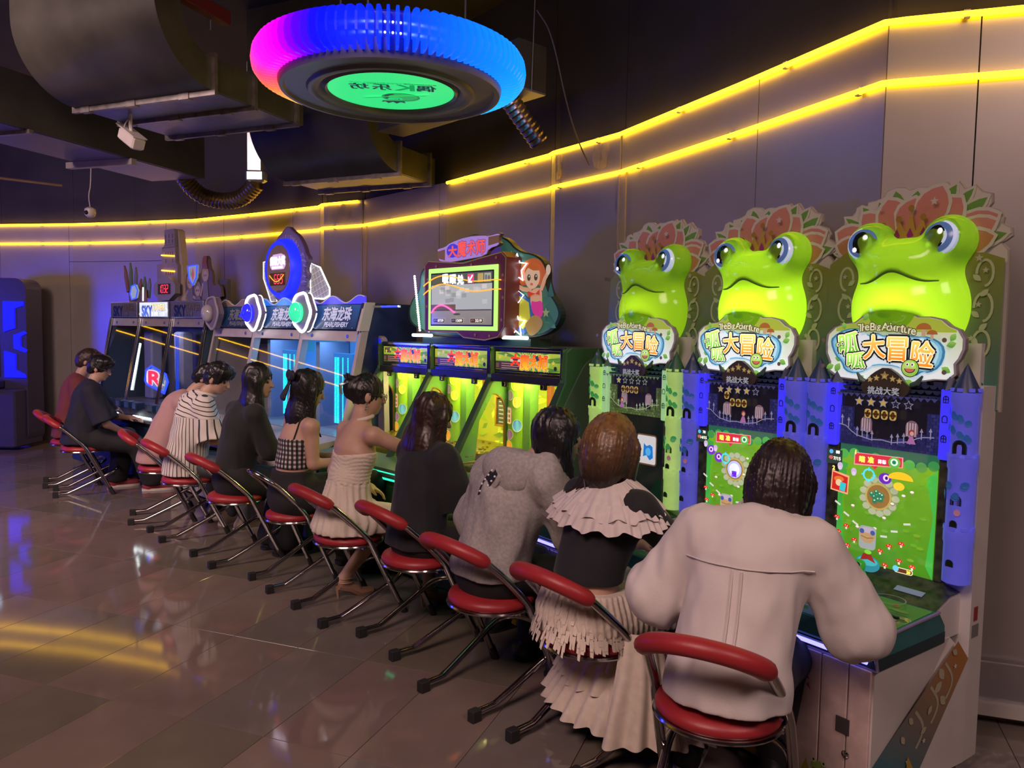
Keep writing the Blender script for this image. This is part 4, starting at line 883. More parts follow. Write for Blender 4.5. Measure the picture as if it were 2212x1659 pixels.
    m = MB(); m.add([(-.305, -.16, .668), (.305, -.16, .668), (.305, -.045, .708), (-.305, -.045, .708), (.25, .0, .738), (-.25, .0, .738), (.305, .028, .708), (-.305, .028, .708)], [(0, 1, 2, 3), (3, 2, 4, 5), (2, 6, 4), (3, 5, 7)]); m.build('dashboard', M_cam1, t)
    m = MB(); m.M = Matrix.Translation((.17, -.09, .695)) @ Matrix.Rotation(.33, 4, 'X'); m.box(-.055, .055, -.016, .016, 0, .0015); m.build('notice_sticker', mat('pale_blue_sticker', (.25, .32, .5), rough=.4, emit=.12), t)
    # green frog shooter on the console
    g = thing('frog_turret', None, None); g.parent = t; del g
    def fs(P):
        d = s_ell(P, (0, -.27, .735), (.088, .088, .070)); d = _smin(d, s_ell(P, (0, -.30, .69), (.10, .09, .045)), .03)
        for sx in (-1, 1): d = _smin(d, s_ball(P, (sx * .062, -.27, .800), .026), .02)
        return d
    return t, fs
def finish_frog(t, fs_mesh, tone, screen, lit, drop, girl, bulb, digits):
    o = bpy.data.objects.new('frog_turret', fs_mesh); COL.objects.link(o); o.parent = t
    for sx in (-1, 1):
        m = MB(); m.ball((sx * .066, -.291, .806), .012, 10, 6); m.build('turret_eye', M_blk, o, True)
    m = MB(); m.lathe([(0, .02), (.03, .016), (.045, .0)], 20, (0, -.352, .735), axis='y'); m.build('turret_window', mat('aqua_glass', (.08, .25, .32), rough=.05, emit=.25), o, True)
    # screen with dark leafy borders
    m = MB(); m.box(-.198, .218, -.0025, .029, .733, 1.227); scr = m.build('screen_panel', M_blk, t); screen_art(scr, screen)
    for x0, x1 in ((-.25, -.199), (.219, .25)):
        m = MB(); m.box(x0, x1, -.012, .029, .735, 1.225, .003); m.build('leafy_border', M_cam1, t)
    m = MB(); m.box(-.199, .219, -.0025, .029, 1.228, 1.447); cd_ = m.build('castle_panel', M_blk, t); castle_art(cd_, tone[0], lit, drop, girl, digits)
    # roof with scallop tiles and battlements
    rm = mat('slate_roof_%s' % tone[2], tone[3], rough=.4, var=.2); m = MB()
    for r in range(3):
        for i in range(14): xx = -.19 + i * .031 + (.015 if r % 2 else 0); m.prism(arc(xx, 1.495 - r * .021, .016, PI, 2 * PI, 5), -.012 + r * -.003, .02, 'y')
    for i in range(7): m.box(-.19 + i * .062, -.155 + i * .062, -.012, .02, 1.495, 1.510)
    ro = m.build('castle_roof', rm, t); ro['kind'] = 'stuff'
    # prize badge
    m = MB(); m.prism(smooth_loop([(-.088, 1.445), (-.105, 1.48), (-.08, 1.50), (-.055, 1.53), (0, 1.562), (.055, 1.53), (.08, 1.50), (.105, 1.48), (.088, 1.445), (.04, 1.428), (-.04, 1.428)], 1), -.034, -.012, 'y'); bd = m.build('prize_badge', mat('badge_bronze', (.10, .08, .06), rough=.35, metal=.3), t)
    A = Art(front(-.0345)); 
    for i, x in enumerate((-.062, -.034, 0, .034, .062)): A.poly(star(x, 1.505 + .014 * (1 - abs(i - 2) / 2) + (.004 if i == 2 else 0), .020 if i == 2 else .015, .48), (.40, .30, .09)); A.poly(star(x, 1.505 + .014 * (1 - abs(i - 2) / 2), .010, .48), (.6, .5, .2))
    for i, ch in enumerate('挑战大奖'): A.text(ch, -.051 + i * .034, 1.462, .030, (.05, .05, .06), bold=.07, w=.030); A.text(ch, -.051 + i * .034, 1.462, .030, (.55, .58, .62), bold=.03, w=.030)
    A.build('badge_print', bd, .25, .3)
    for sx in (-1, 1):
        m = MB(); m.tube([(sx * .09 + .01, -.02, 1.49), (sx * .115 + .01, -.025, 1.50), (sx * .135 + .01, -.025, 1.53)], [.010, .012, .004], 8); m.build('badge_wing', mat('wing_green', (.07, .13, .09), rough=.4), bd, True)
    # lit pillars
    pm = lamp_plastic('lit_pillar_' + tone[2], tone[1], tone[5])
    for sx in (-.222, .242):
        m = MB(); m.box(sx - .021, sx + .021, -.035, .029, 1.215, 1.485, .004); p = m.build('lit_pillar', pm, t)
        m = MB(); m.lathe([(.040, 1.483), (.036, 1.49), (.0, 1.548)], 4, (sx, -.005, 0)); m.M = Matrix.Identity(4); m.build('pillar_cap', rm, p)
        A = Art(front(-.0355)); dkc = (.01, .01, .05)
        for z, ty in ((1.45, 0), (1.375, 1), (1.30, 0)):
            A.line(arc(sx, z, .009, 0, PI, 8) + [(sx - .009, z - .016), (sx + .009, z - .016)], .0035, dkc, True)
            if ty == 0: A.line([(sx - .009, z - .003), (sx + .009, z - .003)], .003, dkc); A.line([(sx, z + .008), (sx, z - .016)], .003, dkc)
        A.build('pillar_windows', p, 0)
    tm_ = lamp_plastic('lit_tower_' + tone[2], tone[0], tone[4]); km = mat('tower_cobble_' + tone[2], tone[6], rough=.35, emit=.22, ecol=tone[6]); wm = mat('tower_opening', (.012, .012, .012), rough=.6)
    for sx in (-.303, .303):
        m = MB(); c = (sx, -.012, 0)
        m.lathe([(.040, .752), (.049, .757), (.049, .905), (.052, .915), (.052, .955), (.047, .965), (.047, 1.185), (.051, 1.195), (.051, 1.235), (.045, 1.245), (.045, 1.425), (.050, 1.435), (.050, 1.478), (.040, 1.482)], 24, c); tw = m.build('lit_tower', tm_, t, True, 30)
        m = MB(); m.lathe([(.050, 1.478), (.046, 1.49), (.0, 1.588)], 20, c); m.build('tower_cap', rm, tw, True)
        m = MB()
        for z in (.962, 1.238, 1.484):
            for k in range(8): a = 2 * PI * k / 8; m.M = Matrix.Translation((c[0], c[1], z)) @ Matrix.Rotation(a, 4, 'Z'); m.box(.044, .053, -.010, .010, -.003, .010)
        b = m.build('battlement', tm_, tw); b['kind'] = 'stuff'
        def cyl(a, z, k): an_ = -PI / 2 + a / .048; r = {0: .0502}.get(0) + k; return (c[0] + r * math.cos(an_), c[1] + r * math.sin(an_), z)
        A = Art(lambda a, z, k: (c[0] + ((.0475 if z > .97 else .0505) + k) * math.cos(-PI / 2 + a / .048), c[1] + ((.0475 if z > .97 else .0505) + k) * math.sin(-PI / 2 + a / .048), z), .0003); rr = random.Random(int(sx * 10) + 4)
        for z0_, n_ in ((1.30, 15), (1.08, 9)):
            for i in range(n_): A.poly(circ(-.052 + (i * .027) % .105, z0_ + (i * .0421) % (.115 if z0_ > 1.2 else .08), .011 + .004 * rr.random(), 7, .013), tone[6])
        A.ell(.012, 1.03, .010, .013, (.45, .2, .3), 10); 
        A.build('cobble_print', tw, .22)
        A = Art(lambda a, z, k: (c[0] + ((.0478 if z > .97 else .0515) + k) * math.cos(-PI / 2 + a / .048), c[1] + ((.0478 if z > .97 else .0515) + k) * math.sin(-PI / 2 + a / .048), z), .0003)
        for a, z, r in ((.006, 1.275, .021), (.004, 1.075, .016), (.0, .985, .011), (-.004, .835, .011)):
            A.poly(arc(a, z, r * 1.25, 0, PI, 8) + [(a - r * 1.25, z - r * 1.3), (a + r * 1.25, z - r * 1.3)], tuple(x * .45 for x in tone[6])); A.poly(arc(a, z, r, 0, PI, 8) + [(a - r, z - r * 1.25), (a + r, z - r * 1.25)], BLACK)
        for k in range(4): A.line([(-.008 + k * .008, 1.057), (-.008 + k * .008, 1.088)], .003, tone[0])
        A.build('tower_openings', tw, 0)
    # title board
    m = MB(); m.prism(SIGN_OUT, -.012, .012, 'y'); sb = m.build('title_board', mat('title_board_edge', (.30, .24, .26), rough=.35), t); sign_art(sb, tone[7])
    m = MB(); m.box(-.26, .26, .012, .05, 1.50, 1.62); m.build('board_bracket', M_white, t)
    # leaf backboard with grey edge
    m = MB(); m.prism(PLATE, .160, .175, 'y'); pl = m.build('backboard', mat('backboard_rim', (.42, .38, .33), rough=.4), t); plate_art(pl)
    m = MB(); m.box(-.06, .30, .10, .16, 1.46, 1.66); m.build('backboard_bracket', M_white, t)
    # lit frog head
    o = quad_mesh('frog_head', _fv + np.array([0, .135, 0]), _fq, M_frog, t) if 'me' not in _FH else bpy.data.objects.new('frog_head', _FH['me'])
    if 'me' not in _FH: _FH['me'] = o.data
    else: COL.objects.link(o); o.parent = t
    MP = []
    for x in np.linspace(-.16, .16, 25):
        z = 1.896 + .046 * math.exp(-(x / .075) ** 2) + .10 * max(0, abs(x) - .12); ys = np.linspace(-.2, 0, 161); dd = frog_sdf(np.array([[x, y, z] for y in ys], np.float32)); k = int(np.argmax(dd < 0)); MP.append((x, ys[k] + .135 - .0005, z))
    m = MB(); m.tube(MP, [.0025 + .0030 * math.sin(PI * k / 24) for k in range(25)], 6); m.build('mouth', mat('mouth_green', (.09, .22, .02), rough=.4), o, True)
    for sx in (-1, 1):
        m = MB(); e = Matrix.Translation((sx * .155, .035, 2.066)) @ Matrix.Rotation(-.12, 4, 'X') @ Matrix.Rotation(sx * -.12, 4, 'Z'); m.M = e
        m.lathe([(0, .026), (.03, .0235), (.055, .016), (.068, .004), (.070, -.012)], 28, (0, -.0, 0), axis='y'); ey = m.build('eye', M_eyew, o, True)
        m = MB(); m.M = e; m.lathe([(.040, .0212), (.054, .0172), (.060, .0140)], 28, (0, -.001, 0), axis='y'); m.build('eye_ring', M_eyer, ey, True)
        m = MB(); m.M = e @ Matrix.Translation((-.004, -.0012, .002)) @ Matrix.Diagonal((.86, 1, 1.06, 1)); m.lathe([(0, .0268), (.025, .0250), (.042, .0208), (.044, .018)], 24, (0, 0, 0), axis='y'); m.build('pupil', M_eyeb, ey, True)
        m = MB(); m.M = e; m.ball((.012, -.0262, .020), (.011, .004, .013), 12, 8); m.ball((-.028, -.0235, -.028), (.010, .004, .011), 12, 8); m.build('eye_glint', mat('glint_white', (.9, .92, .95), emit=.7, ecol=(.9, .95, 1)), ey, True)
    pl_ = FCw(t, (0, .09, 1.77)); point('frog_bulb', pl_, bulb[0], bulb[1], .05)
    pl_ = FCw(t, (0, .135, 2.02)); 
    return t
_FH = {}
def FCw(t, p):
    a = t.rotation_euler.z; return (t.location.x + p[0] * math.cos(a) - p[1] * math.sin(a), t.location.y + p[0] * math.sin(a) + p[1] * math.cos(a), p[2])
BLUE = ((.10, .10, .62), (.05, .04, .95), 'blue', (.03, .05, .12), .42, .75, (.03, .12, .42), .55)
GREEN = ((.42, .68, .18), (.40, .75, .35), 'green', (.03, .11, .06), .42, .45, (.06, .42, .12), .62)
WARM = ((.10, .10, .62), (.05, .04, .95), 'blue', (.03, .05, .12), .42, .75, (.03, .12, .42), .70)
_specs = [(FC3, 'tall frog cabinet nearest the viewer, pink light on its leaves, green meadow on screen', BLUE, 'a', 3, .0, .125, (2.4, (1, .93, .35)), '6000'),
          (FC3 - FR * .718, 'tall frog cabinet between the other two, its screen partly behind a dark bob haircut', WARM, 'b', 4, -.020, .045, (3.2, (1, .95, .30)), '6000'),
          (FC3 - FR * 1.436, 'tall frog cabinet with green towers and a dark screen, next to the green coin cabinets', GREEN, 'dark', 1, .0, -.06, (1.2, (1, .9, .25)), '6000')]
_fs = None
for loc, lab, tone, scr, lit, drop, girl, bulb, dg in _specs:
    t, fs = frog_machine(loc, lab, tone, scr, lit, drop, girl, bulb, dg)
    for o in [c for c in t.children if c.name.startswith('frog_turret')]: bpy.data.objects.remove(o)
    if _fs is None:
        v, q = sculpt(fs, (-.13, -.42, .62), (.13, -.14, .86), .007); v = relax(v, q, 1); o_ = quad_mesh('frog_turret', v, q, mat('bright_frog_green', (.06, .50, .05), rough=.3, emit=.18, ecol=(.05, .6, .05)), t); _fs = o_.data; bpy.data.objects.remove(o_)
    finish_frog(t, _fs, tone, scr, lit, drop, girl, bulb, dg)
# ================================================================== COIN CABINETS ALONG THE WALL
def glass_mat(name='clear_glass', tint=(.95, .97, .97), refl=.10):
    if name in _M: return _M[name]
    m = bpy.data.materials.new(name); m.use_nodes = True; nt = m.node_tree; out = nt.nodes['Material Output']; nt.nodes.remove(nt.nodes['Principled BSDF'])
    a = nt.nodes.new('ShaderNodeBsdfTransparent'); a.inputs[0].default_value = (*tint, 1); g = nt.nodes.new('ShaderNodeBsdfGlossy'); g.inputs['Roughness'].default_value = .02
    f = nt.nodes.new('ShaderNodeFresnel'); f.inputs[0].default_value = 1.5; mu = nt.nodes.new('ShaderNodeMath'); mu.operation = 'ADD'; mu.inputs[1].default_value = refl * .5
    mx = nt.nodes.new('ShaderNodeMixShader'); nt.links.new(f.outputs[0], mu.inputs[0]); nt.links.new(mu.outputs[0], mx.inputs[0]); nt.links.new(a.outputs[0], mx.inputs[1]); nt.links.new(g.outputs[0], mx.inputs[2]); nt.links.new(mx.outputs[0], out.inputs[0])
    _M[name] = m; return m
M_glass = glass_mat()
M_green = mat('green_side_panel', (.06, .17, .07), rough=.4, var=.1); M_green2 = mat('bright_green_post', (.14, .34, .08), rough=.35); M_gdk = mat('dark_green_top', (.03, .07, .05), rough=.4)
M_gun = mat('gunmetal_bar', (.10, .10, .10), rough=.25, metal=.8)
def neon(name, col, e): return mat(name, tuple(c * .35 + .01 for c in col), rough=.4, emit=e, ecol=col, var=0)
N_white = neon('white_neon', (.9, .95, 1), 5.0)
# ---------------------------------------------------------------- magician cabinet (three stations, green)
MA = -.8163; MC = (-.364, 5.559); SW = .675
mg = thing('coin_pusher_cabinet', 'long green three-seat coin cabinet with balloon pillars lit yellow inside', 'arcade machine', (*MC, 0), MA)
YT, ZT, YB, ZB_ = 0.0, 1.40, -.365, .765
m = MB(); m.box(-1.0, 1.0, -.575, .45, .05, .66, .01); m.build('base', mat('dark_green_base', (.035, .10, .045), rough=.45), mg)
for i in range(3):
    x = (i - 1) * SW; m = MB(); m.box(x - .32, x + .32, -.584, -.574, .22, .62, .006); d = m.build('front_door', mat('green_door', (.045, .13, .055), rough=.4), mg)
    A = Art(front(-.5848)); A.poly(smooth_loop([(x - .2, .3), (x - .22, .42), (x - .1, .5), (x, .46), (x + .12, .52), (x + .2, .42), (x + .18, .3), (x, .27)], 2), (.5, .42, .38)); A.poly(smooth_loop([(x - .18, .31), (x - .20, .41), (x - .1, .48), (x, .44), (x + .12, .5), (x + .18, .41), (x + .16, .31), (x, .285)], 2), (.25, .07, .04)); A.ell(x - .1, .4, .05, .05, (.35, .25, .1)); A.ell(x + .08, .38, .06, .04, (.1, .12, .14)); A.build('printed_emblem', d, 0, .4)
m = MB(); m.box(-1.0125, 1.0125, -.45, .45, .66, .70); m.build('deck', M_gdk, mg)
m = MB(); m.prism([(-.60, .655), (-.62, .69), (-.60, .735), (-.35, .765), (-.35, .655)], -1.0125, 1.0125, 'x'); cons = m.build('counter', mat('green_counter_metal', (.12, .22, .17), rough=.3, metal=.3), mg)
m = MB(); m.box(-1.0, 1.0, -.612, -.604, .662, .715, .003); m.build('counter_light', neon('green_neon_panel', (.02, .85, .38), 2.2), cons)
m = MB(); m.box(-1.01, 1.01, .42, .45, .70, 1.56); m.build('back_panel', M_green, mg)
m = MB(); m.box(-1.01, 1.01, .0, .45, 1.56, 1.575); m.build('top_panel', M_gdk, mg)
m = MB(); m.box(-1.0, 1.0, .36, .372, .70, 1.50)
bg = m.build('interior_back', mat('lime_interior', (.30, .42, .04), rough=.5), mg)
A = Art(front(.3595)); A.rect(-1.0, 1.0, .76, 1.45, (.34, .30, .02), (.52, .62, .03)); rr = random.Random(4)
for i in range(150):
    x, z, a, l = rr.uniform(-1, 1), rr.uniform(.8, 1.42), rr.uniform(-.6, 1.4), rr.uniform(.05, .16)
    A.poly([(x, z), (x + l * .5 * math.cos(a) - .02 * math.sin(a), z + l * .5 * math.sin(a) + .02 * math.cos(a)), (x + l * math.cos(a), z + l * math.sin(a)), (x + l * .5 * math.cos(a) + .02 * math.sin(a), z + l * .5 * math.sin(a) - .02 * math.cos(a))], [(.30, .42, .02), (.6, .62, .03), (.18, .28, .02), (.75, .70, .05)][i % 4], lift=1 if i % 12 == 0 else 0)
A.build('leaf_backdrop', bg, .8, .4)
def ray_panel(A, cx, cz, w, h, z_c, n=22):
    pts = rrect(-w / 2, w / 2, -h / 2, h / 2, .004, 1)
    A.vgrad([(cx - w / 2, cz - h / 2), (cx + w / 2, cz - h / 2), (cx + w / 2, cz + h / 2), (cx - w / 2, cz + h / 2)], (.20, .34, .03), (.40, .50, .05))
    for i in range(n):
        a0 = 2 * PI * i / n; a1 = a0 + PI / n * .9
        def hit(a):
            c, s_ = math.cos(a), math.sin(a); k = min((w / 2) / max(abs(c), 1e-6), (h / 2) / max(abs(s_), 1e-6)); return (cx + c * k, cz + s_ * k)
        A.poly([(cx, cz), hit(a0), hit(a1)], (.025, .15, .04), lift=0)
    A.k += 1
def fire_text(A, chars, x, z, h, w, gap):
    for i, ch in enumerate(chars):
        X = x + i * gap; A.text(ch, X, z, h, (.75, .72, .45), bold=.085, w=w); A.text(ch, X, z, h, (.30, .03, .0), bold=.06, w=w); A.text(ch, X, z, h, (.95, .55, .03), bold=.03, top=(.90, .08, .02), w=w)
for i in range(3):
    cx = (i - 1) * SW; hw = SW / 2 - .02
    # title strip
    m = MB(); m.box(cx - hw, cx + hw, -.004, .05, 1.405, 1.555); st = m.build('title_strip', M_gun, mg)
    A = Art(front(-.005)); ray_panel(A, cx, 1.477, 2 * hw - .03, .118, 0)
    A.rect(cx - hw + .016, cx - .06, 1.42, 1.472, (.06, .025, .02)); A.rect(cx - hw + .02, cx - hw + .05, 1.43, 1.462, (.12, .07, .06))
    for k in range(3): A.rect(cx - hw + .075, cx - .09 + .02 * (k % 2), 1.426 + k * .015, 1.432 + k * .015, (.30, .20, .18), lift=0)
    A.k += 1
    A.rect(cx - .155, cx - .055, 1.474, 1.492, (.55, .52, .40)); A.text('大', cx - .105, 1.487, .075, (.80, .06, .02), bold=.06, w=.085); A.rect(cx - .13, cx - .08, 1.483, 1.494, (.05, .03, .03))
    fire_text(A, '魔术师', cx - .018, 1.474, .098, .082, .086)
    A.poly([(cx + .085, 1.515), (cx + .11, 1.522), (cx + .125, 1.492), (cx + .10, 1.484)], (.03, .06, .07))
    for sx, sz in ((-.25, 1.50), (-.19, 1.515), (.25, 1.478), (.20, 1.43), (.155, 1.52)): A.poly(star(cx + sx, sz, .018), (.62, .50, .06))
    A.ell(cx + .27, 1.444, .014, .014, (.02, .02, .02)); A.build('title_print', st, .75, .25)
    for z in (1.395, 1.562): m = MB(); m.box(cx - hw, cx + hw, -.016, .004, z - .009, z + .009, .002); m.build('chrome_bar', M_chrome, st)
    if i == 0: A = Art(front(-.0062)); A.rect(cx - .29, cx - .20, 1.488, 1.53, (.22, .21, .18)); [A.rect(cx - .28, cx - .23, 1.494 + k * .010, 1.497 + k * .010, (.1, .09, .08), lift=0) for k in range(3)]; A.build('notice', st, 0, .5)
    # door bar with two locks under the strip
    m = MB(); m.box(cx - hw, cx + hw, -.035, .02, 1.335, 1.388, .004); db = m.build('door_bar', M_gun, mg)
    for k, x in enumerate((-.17, .19)):
        m = MB(); m.box(cx + x - .025, cx + x + .025, -.048, -.03, 1.305, 1.35, .003); l = m.build('lock_plate', M_blk, db); m = MB(); m.lathe([(0, .006), (.012, .006), (.014, 0)], 14, (cx + x, -.049, 1.325), axis='y'); m.build('lock', M_chrome, l, True)
    # glass pane
    m = MB(); m.add([(cx - hw, -.02, 1.345), (cx + hw, -.02, 1.345), (cx + hw, YB, ZB_), (cx - hw, YB, ZB_)], [(3, 2, 1, 0)]); m.build('pane', M_glass, mg)
    # balloon pillar
    px = cx - .27; m = MB(); m.lathe([(.075, .72), (.075, 1.48)], 24, (px + .02, .17, 0)); pil = m.build('balloon_pillar', mat('lime_pillar', (.22, .42, .03), rough=.3, emit=.12, ecol=(.3, .6, .03)), mg, True)
    A = Art(lambda a, z, k: (px + .02 + (.0755 + k) * math.sin(a / .0755), .17 - (.0755 + k) * math.cos(a / .0755), z), .0003)
    for z, a, c, r in ((1.31, .03, (.80, .36, .03), .030), (1.235, -.01, (.36, .20, .26), .026), (1.19, .045, (.75, .50, .05), .028), (1.11, -.02, (.78, .62, .35), 0), (1.03, .05, (.12, .35, .55), .032), (.965, -.005, (.36, .18, .26), .027), (.885, -.012, (.85, .42, .04), .030), (1.36, -.03, (.36, .2, .26), .025)):
        if r == 0:
            A.poly(rrect(a - .030, a + .030, 1.035, 1.155, .012), (.45, .22, .03)); A.poly(rrect(a - .026, a + .026, 1.04, 1.15, .010), (.85, .72, .45)); [A.rect(a - .018 + .02 * q, a - .004 + .02 * q, 1.05 + .032 * k, 1.07 + .032 * k, (.45, .12, .02), lift=0) for k in range(3) for q in range(2)]; A.k += 1; continue
        A.poly(circ(a, z, r * 1.08, 18, r * 1.35), (.75, .70, .3)); A.poly(circ(a, z, r, 18, r * 1.25), c); A.poly(circ(a, z, r * .35, 12, r * 1.22), tuple(min(1, x * 1.25) for x in c)); A.poly([(a - .006, z - r * 1.42), (a + .006, z - r * 1.42), (a, z - r * 1.2)], c)
    A.build('balloon_print', pil, .45, .25)
    m = MB(); m.box(px + .10, px + .16, .14, .22, .72, 1.46); m.build('lime_post', M_green2, mg)
    # arched side window on the divider side
    m = MB(); AR = [(-.30, .80), (-.02, 1.34), (.16, 1.34), (.16, .80), (.12, .80), (.12, 1.12)] + arc(.0, 1.12, .12, 0, PI, 10, .13)[1:-1] + [(-.12, 1.10), (-.16, .80)]
    m.prism(AR, px - .075, px - .06, 'x'); m.build('arch_wall', M_green2, mg)
    m = MB(); m.tube([(px - .07, y, z) for y, z in [(.12, .80), (.12, 1.12)] + arc(.0, 1.12, .12, 0, PI, 10, .13) + [(-.16, .80)]], .010, 8); m.build('arch_rim', mat('gold_frame', (.40, .22, .03)), mg, True)
    # curtain
    cv = MB(); n = 14; vs = []
    for q in range(n + 1):
        for z in (1.42, 1.2, 1.08): vs.append((px + .18 + .07 * q / n - (.04 if z < 1.15 else 0) * q / n, .28 + .012 * math.sin(q * 1.8), z))
    cv.add(vs, [(q * 3 + k, q * 3 + k + 1, q * 3 + k + 4, q * 3 + k + 3) for q in range(n) for k in range(2)]); cv.build('curtain', mat('rust_curtain', (.35, .12, .04), rough=.7), mg, True)
    # framed board at the back
    m = MB(); x0 = cx + .03
    for a, b, c_, d_ in ((x0, x0 + .24, .97, .985), (x0, x0 + .24, 1.185, 1.2), (x0, x0 + .015, .985, 1.185), (x0 + .225, x0 + .24, .985, 1.185)): m.box(a, b, .30, .325, c_, d_)
    fr = m.build('gold_frame', mat('gold_frame', (.40, .22, .03), rough=.35, metal=.4), mg)
    m = MB(); m.box(x0 + .015, x0 + .225, .315, .325, .985, 1.185); bo = m.build('board', mat('slate_board', (.10, .10, .08), rough=.4), fr)
    A = Art(front(.3145)); [A.rect(x0 + .03, x0 + .19 - .04 * (k % 2), 1.0 + k * .03, 1.008 + k * .03, (.40, .42, .40), lift=0) for k in range(6)]; A.build('board_lines', bo, .3)
    # trays and coins
    m = MB(); m.box(cx - hw, cx + hw, -.30, .35, .70, .79, .006); m.box(cx - hw, cx + hw, -.10, .35, .79, .84, .006); tr = m.build('coin_tray', mat('brass_tray', (.34, .28, .05), rough=.25, metal=.7), mg)
    c = MB(); rr = random.Random(i)
    for k in range(120): c.M = Matrix.Translation((cx + rr.uniform(-hw, hw), rr.uniform(-.28, .3), .795 if rr.random() < .4 else .845)) @ Matrix.Rotation(rr.uniform(-.3, .3), 4, 'X'); c.lathe([(.0, .002), (.012, .002), (.012, -.002)], 8)
    co = c.build('coin_bed', mat('gold_coin', (.6, .42, .10), rough=.25, metal=.9), tr); co['kind'] = 'stuff'
    if i == 2: m = MB(); m.lathe([(.02, 0), (.035, .01), (.03, .05), (.022, .05)], 14, (cx + .02, -.15, .845)); m.build('lit_crown', mat('violet_lit_chute', (.3, .3, .6), emit=.8, ecol=(.3, .3, 1)), mg, True)
    lp = FCw(mg, (cx, .10, 1.36)); a_ = area('cabinet_lamp', lp, (lp[0], lp[1], 0), .45, 7.0, (1.0, .90, .22), .12); a_.rotation_euler = (0, 0, MA)
# sloping side frames between the stations
for k in range(4):
    x = (k - 1.5) * SW; w = .018 if k in (1, 2) else .016
    P = [(.012, 1.575), (-.03, 1.55), (-.032, 1.36), (-.40, .745), (-.345, .745), (.06, 1.36), (.45, 1.36), (.45, 1.575)]
    m = MB(); m.prism(P, x - w, x + w, 'x'); f = m.build('side_frame', M_green2 if k in (1, 2) else M_green, mg)
    m = MB(); m.prism([(-.034, 1.36), (-.41, .74), (-.375, .74), (.0, 1.36)], x - w - .006, x + w + .006, 'x'); m.build('dark_edge', M_gdk, f)
    for s_ in ((-.010, .010) if k in (1, 2) else (0,)): m = MB(); m.tube([(x + s_, -.036, 1.385), (x + s_, -.036, 1.56)], .008, 10); m.build('chrome_post', M_chrome, f, True)
m = MB(); m.prism([(.02, 1.575), (-.02, 1.55), (-.03, 1.36), (-.41, .70), (-.56, .66), (-.56, .05), (.45, .05), (.45, 1.575)], 1.0285, 1.05, 'x'); m.build('end_panel', M_green, mg)
m = MB(); P = smooth_loop([(.19, 1.52), (.08, 1.42), (-.28, .85), (-.34, .72), (.40, .72), (.40, 1.52)], 2); m.prism(P, 1.0505, 1.06, 'x'); m.build('raised_end_panel', mat('grey_green_panel', (.10, .17, .12), rough=.4), mg)
# show sign on top
m = MB(); m.box(-.60, .60, .10, .30, 1.576, 1.625); m.build('sign_plinth', M_gdk, mg)
sg = mg
W_ = smooth_loop([(-.80, 1.70), (-.86, 1.80), (-.80, 1.92), (-.70, 1.98), (-.70, 2.12), (-.60, 2.18), (-.42, 2.19), (-.28, 2.32), (-.06, 2.38), (.12, 2.34), (.30, 2.33), (.42, 2.22), (.60, 2.19), (.70, 2.12), (.70, 1.96), (.82, 1.84), (.84, 1.76), (.74, 1.66), (.50, 1.625), (-.50, 1.625)], 2)
m = MB(); m.prism(W_, .14, .19, 'y'); wing = m.build('sign_back_board', mat('dark_green_board_edge', (.02, .05, .04), rough=.4), mg)
A = Art(front(.1392)); A.poly([(x * .975, 1.98 + (z - 1.98) * .965) for x, z in W_], (.05, .16, .12))
for i in range(26): rr = random.Random(i + 40); x, z = rr.uniform(.36, .72), rr.uniform(1.68, 2.08); A.poly([(x, z), (x + rr.uniform(.03, .1), z + rr.uniform(-.06, .06)), (x + rr.uniform(-.03, .05), z + rr.uniform(.03, .1))], [(.08, .24, .18), (.04, .13, .11), (.10, .30, .24)][i % 3], lift=0)
A.k += 1
for sx, sz, r in ((.70, 1.80, .035), (.45, 2.13, .04), (.62, 2.08, .02), (-.72, 1.82, .03), (.36, 2.2, .03)): A.poly(star(sx, sz, r), (.30, .38, .16))
A.poly(smooth_loop([(-.32, 2.24), (-.06, 2.36), (.18, 2.32), (.3, 2.2)], 2), (.16, .07, .45)); A.build('sign_print', wing, .35, .35)
# girl panel to the right
GX = .615
A = Art(front(.132), .0012); A.poly([(GX - .20, 1.70), (GX - .245, 1.75), (GX - .245, 1.90), (GX - .18, 1.95), (GX - .05, 1.88), (GX - .02, 1.72), (GX - .12, 1.65)], (.03, .10, .32)); A.poly([(GX - .19, 1.72), (GX - .22, 1.76), (GX - .22, 1.88), (GX - .17, 1.92), (GX - .07, 1.87), (GX - .05, 1.75), (GX - .12, 1.69)], (.42, .40, .04))
A.poly(smooth_loop([(GX - .16, 1.98), (GX - .17, 2.08), (GX - .12, 2.15), (GX - .02, 2.17), (GX + .06, 2.13), (GX + .10, 2.03), (GX + .07, 1.95), (GX + .02, 1.99), (GX - .08, 1.99)], 2), (.42, .10, .03))
A.poly(smooth_loop([(GX - .06, 1.90), (GX - .04, 1.96), (GX + .05, 1.97), (GX + .06, 1.88), (GX + .06, 1.78), (GX - .03, 1.80)], 2), (.55, .32, .20)); A.poly(smooth_loop([(GX - .05, 1.885), (GX + .0, 1.87), (GX + .06, 1.885), (GX + .07, 1.80), (GX + .05, 1.76), (GX - .03, 1.79)], 2), (.55, .04, .25))
A.line([(GX - .04, 1.95), (GX - .12, 1.96), (GX - .20, 1.99)], .030, (.55, .32, .20)); A.line([(GX + .05, 1.95), (GX + .08, 2.02), (GX + .11, 2.06)], .030, (.55, .32, .20)); A.ell(GX - .215, 1.995, .03, .02, (.45, .25, .16)); A.ell(GX + .115, 2.08, .022, .034, (.6, .45, .35))
A.poly(smooth_loop([(GX - .02, 1.79), (GX + .06, 1.77), (GX + .08, 1.72), (GX + .02, 1.66), (GX - .05, 1.64), (GX - .10, 1.72), (GX - .06, 1.75)], 2), (.30, .18, .06))
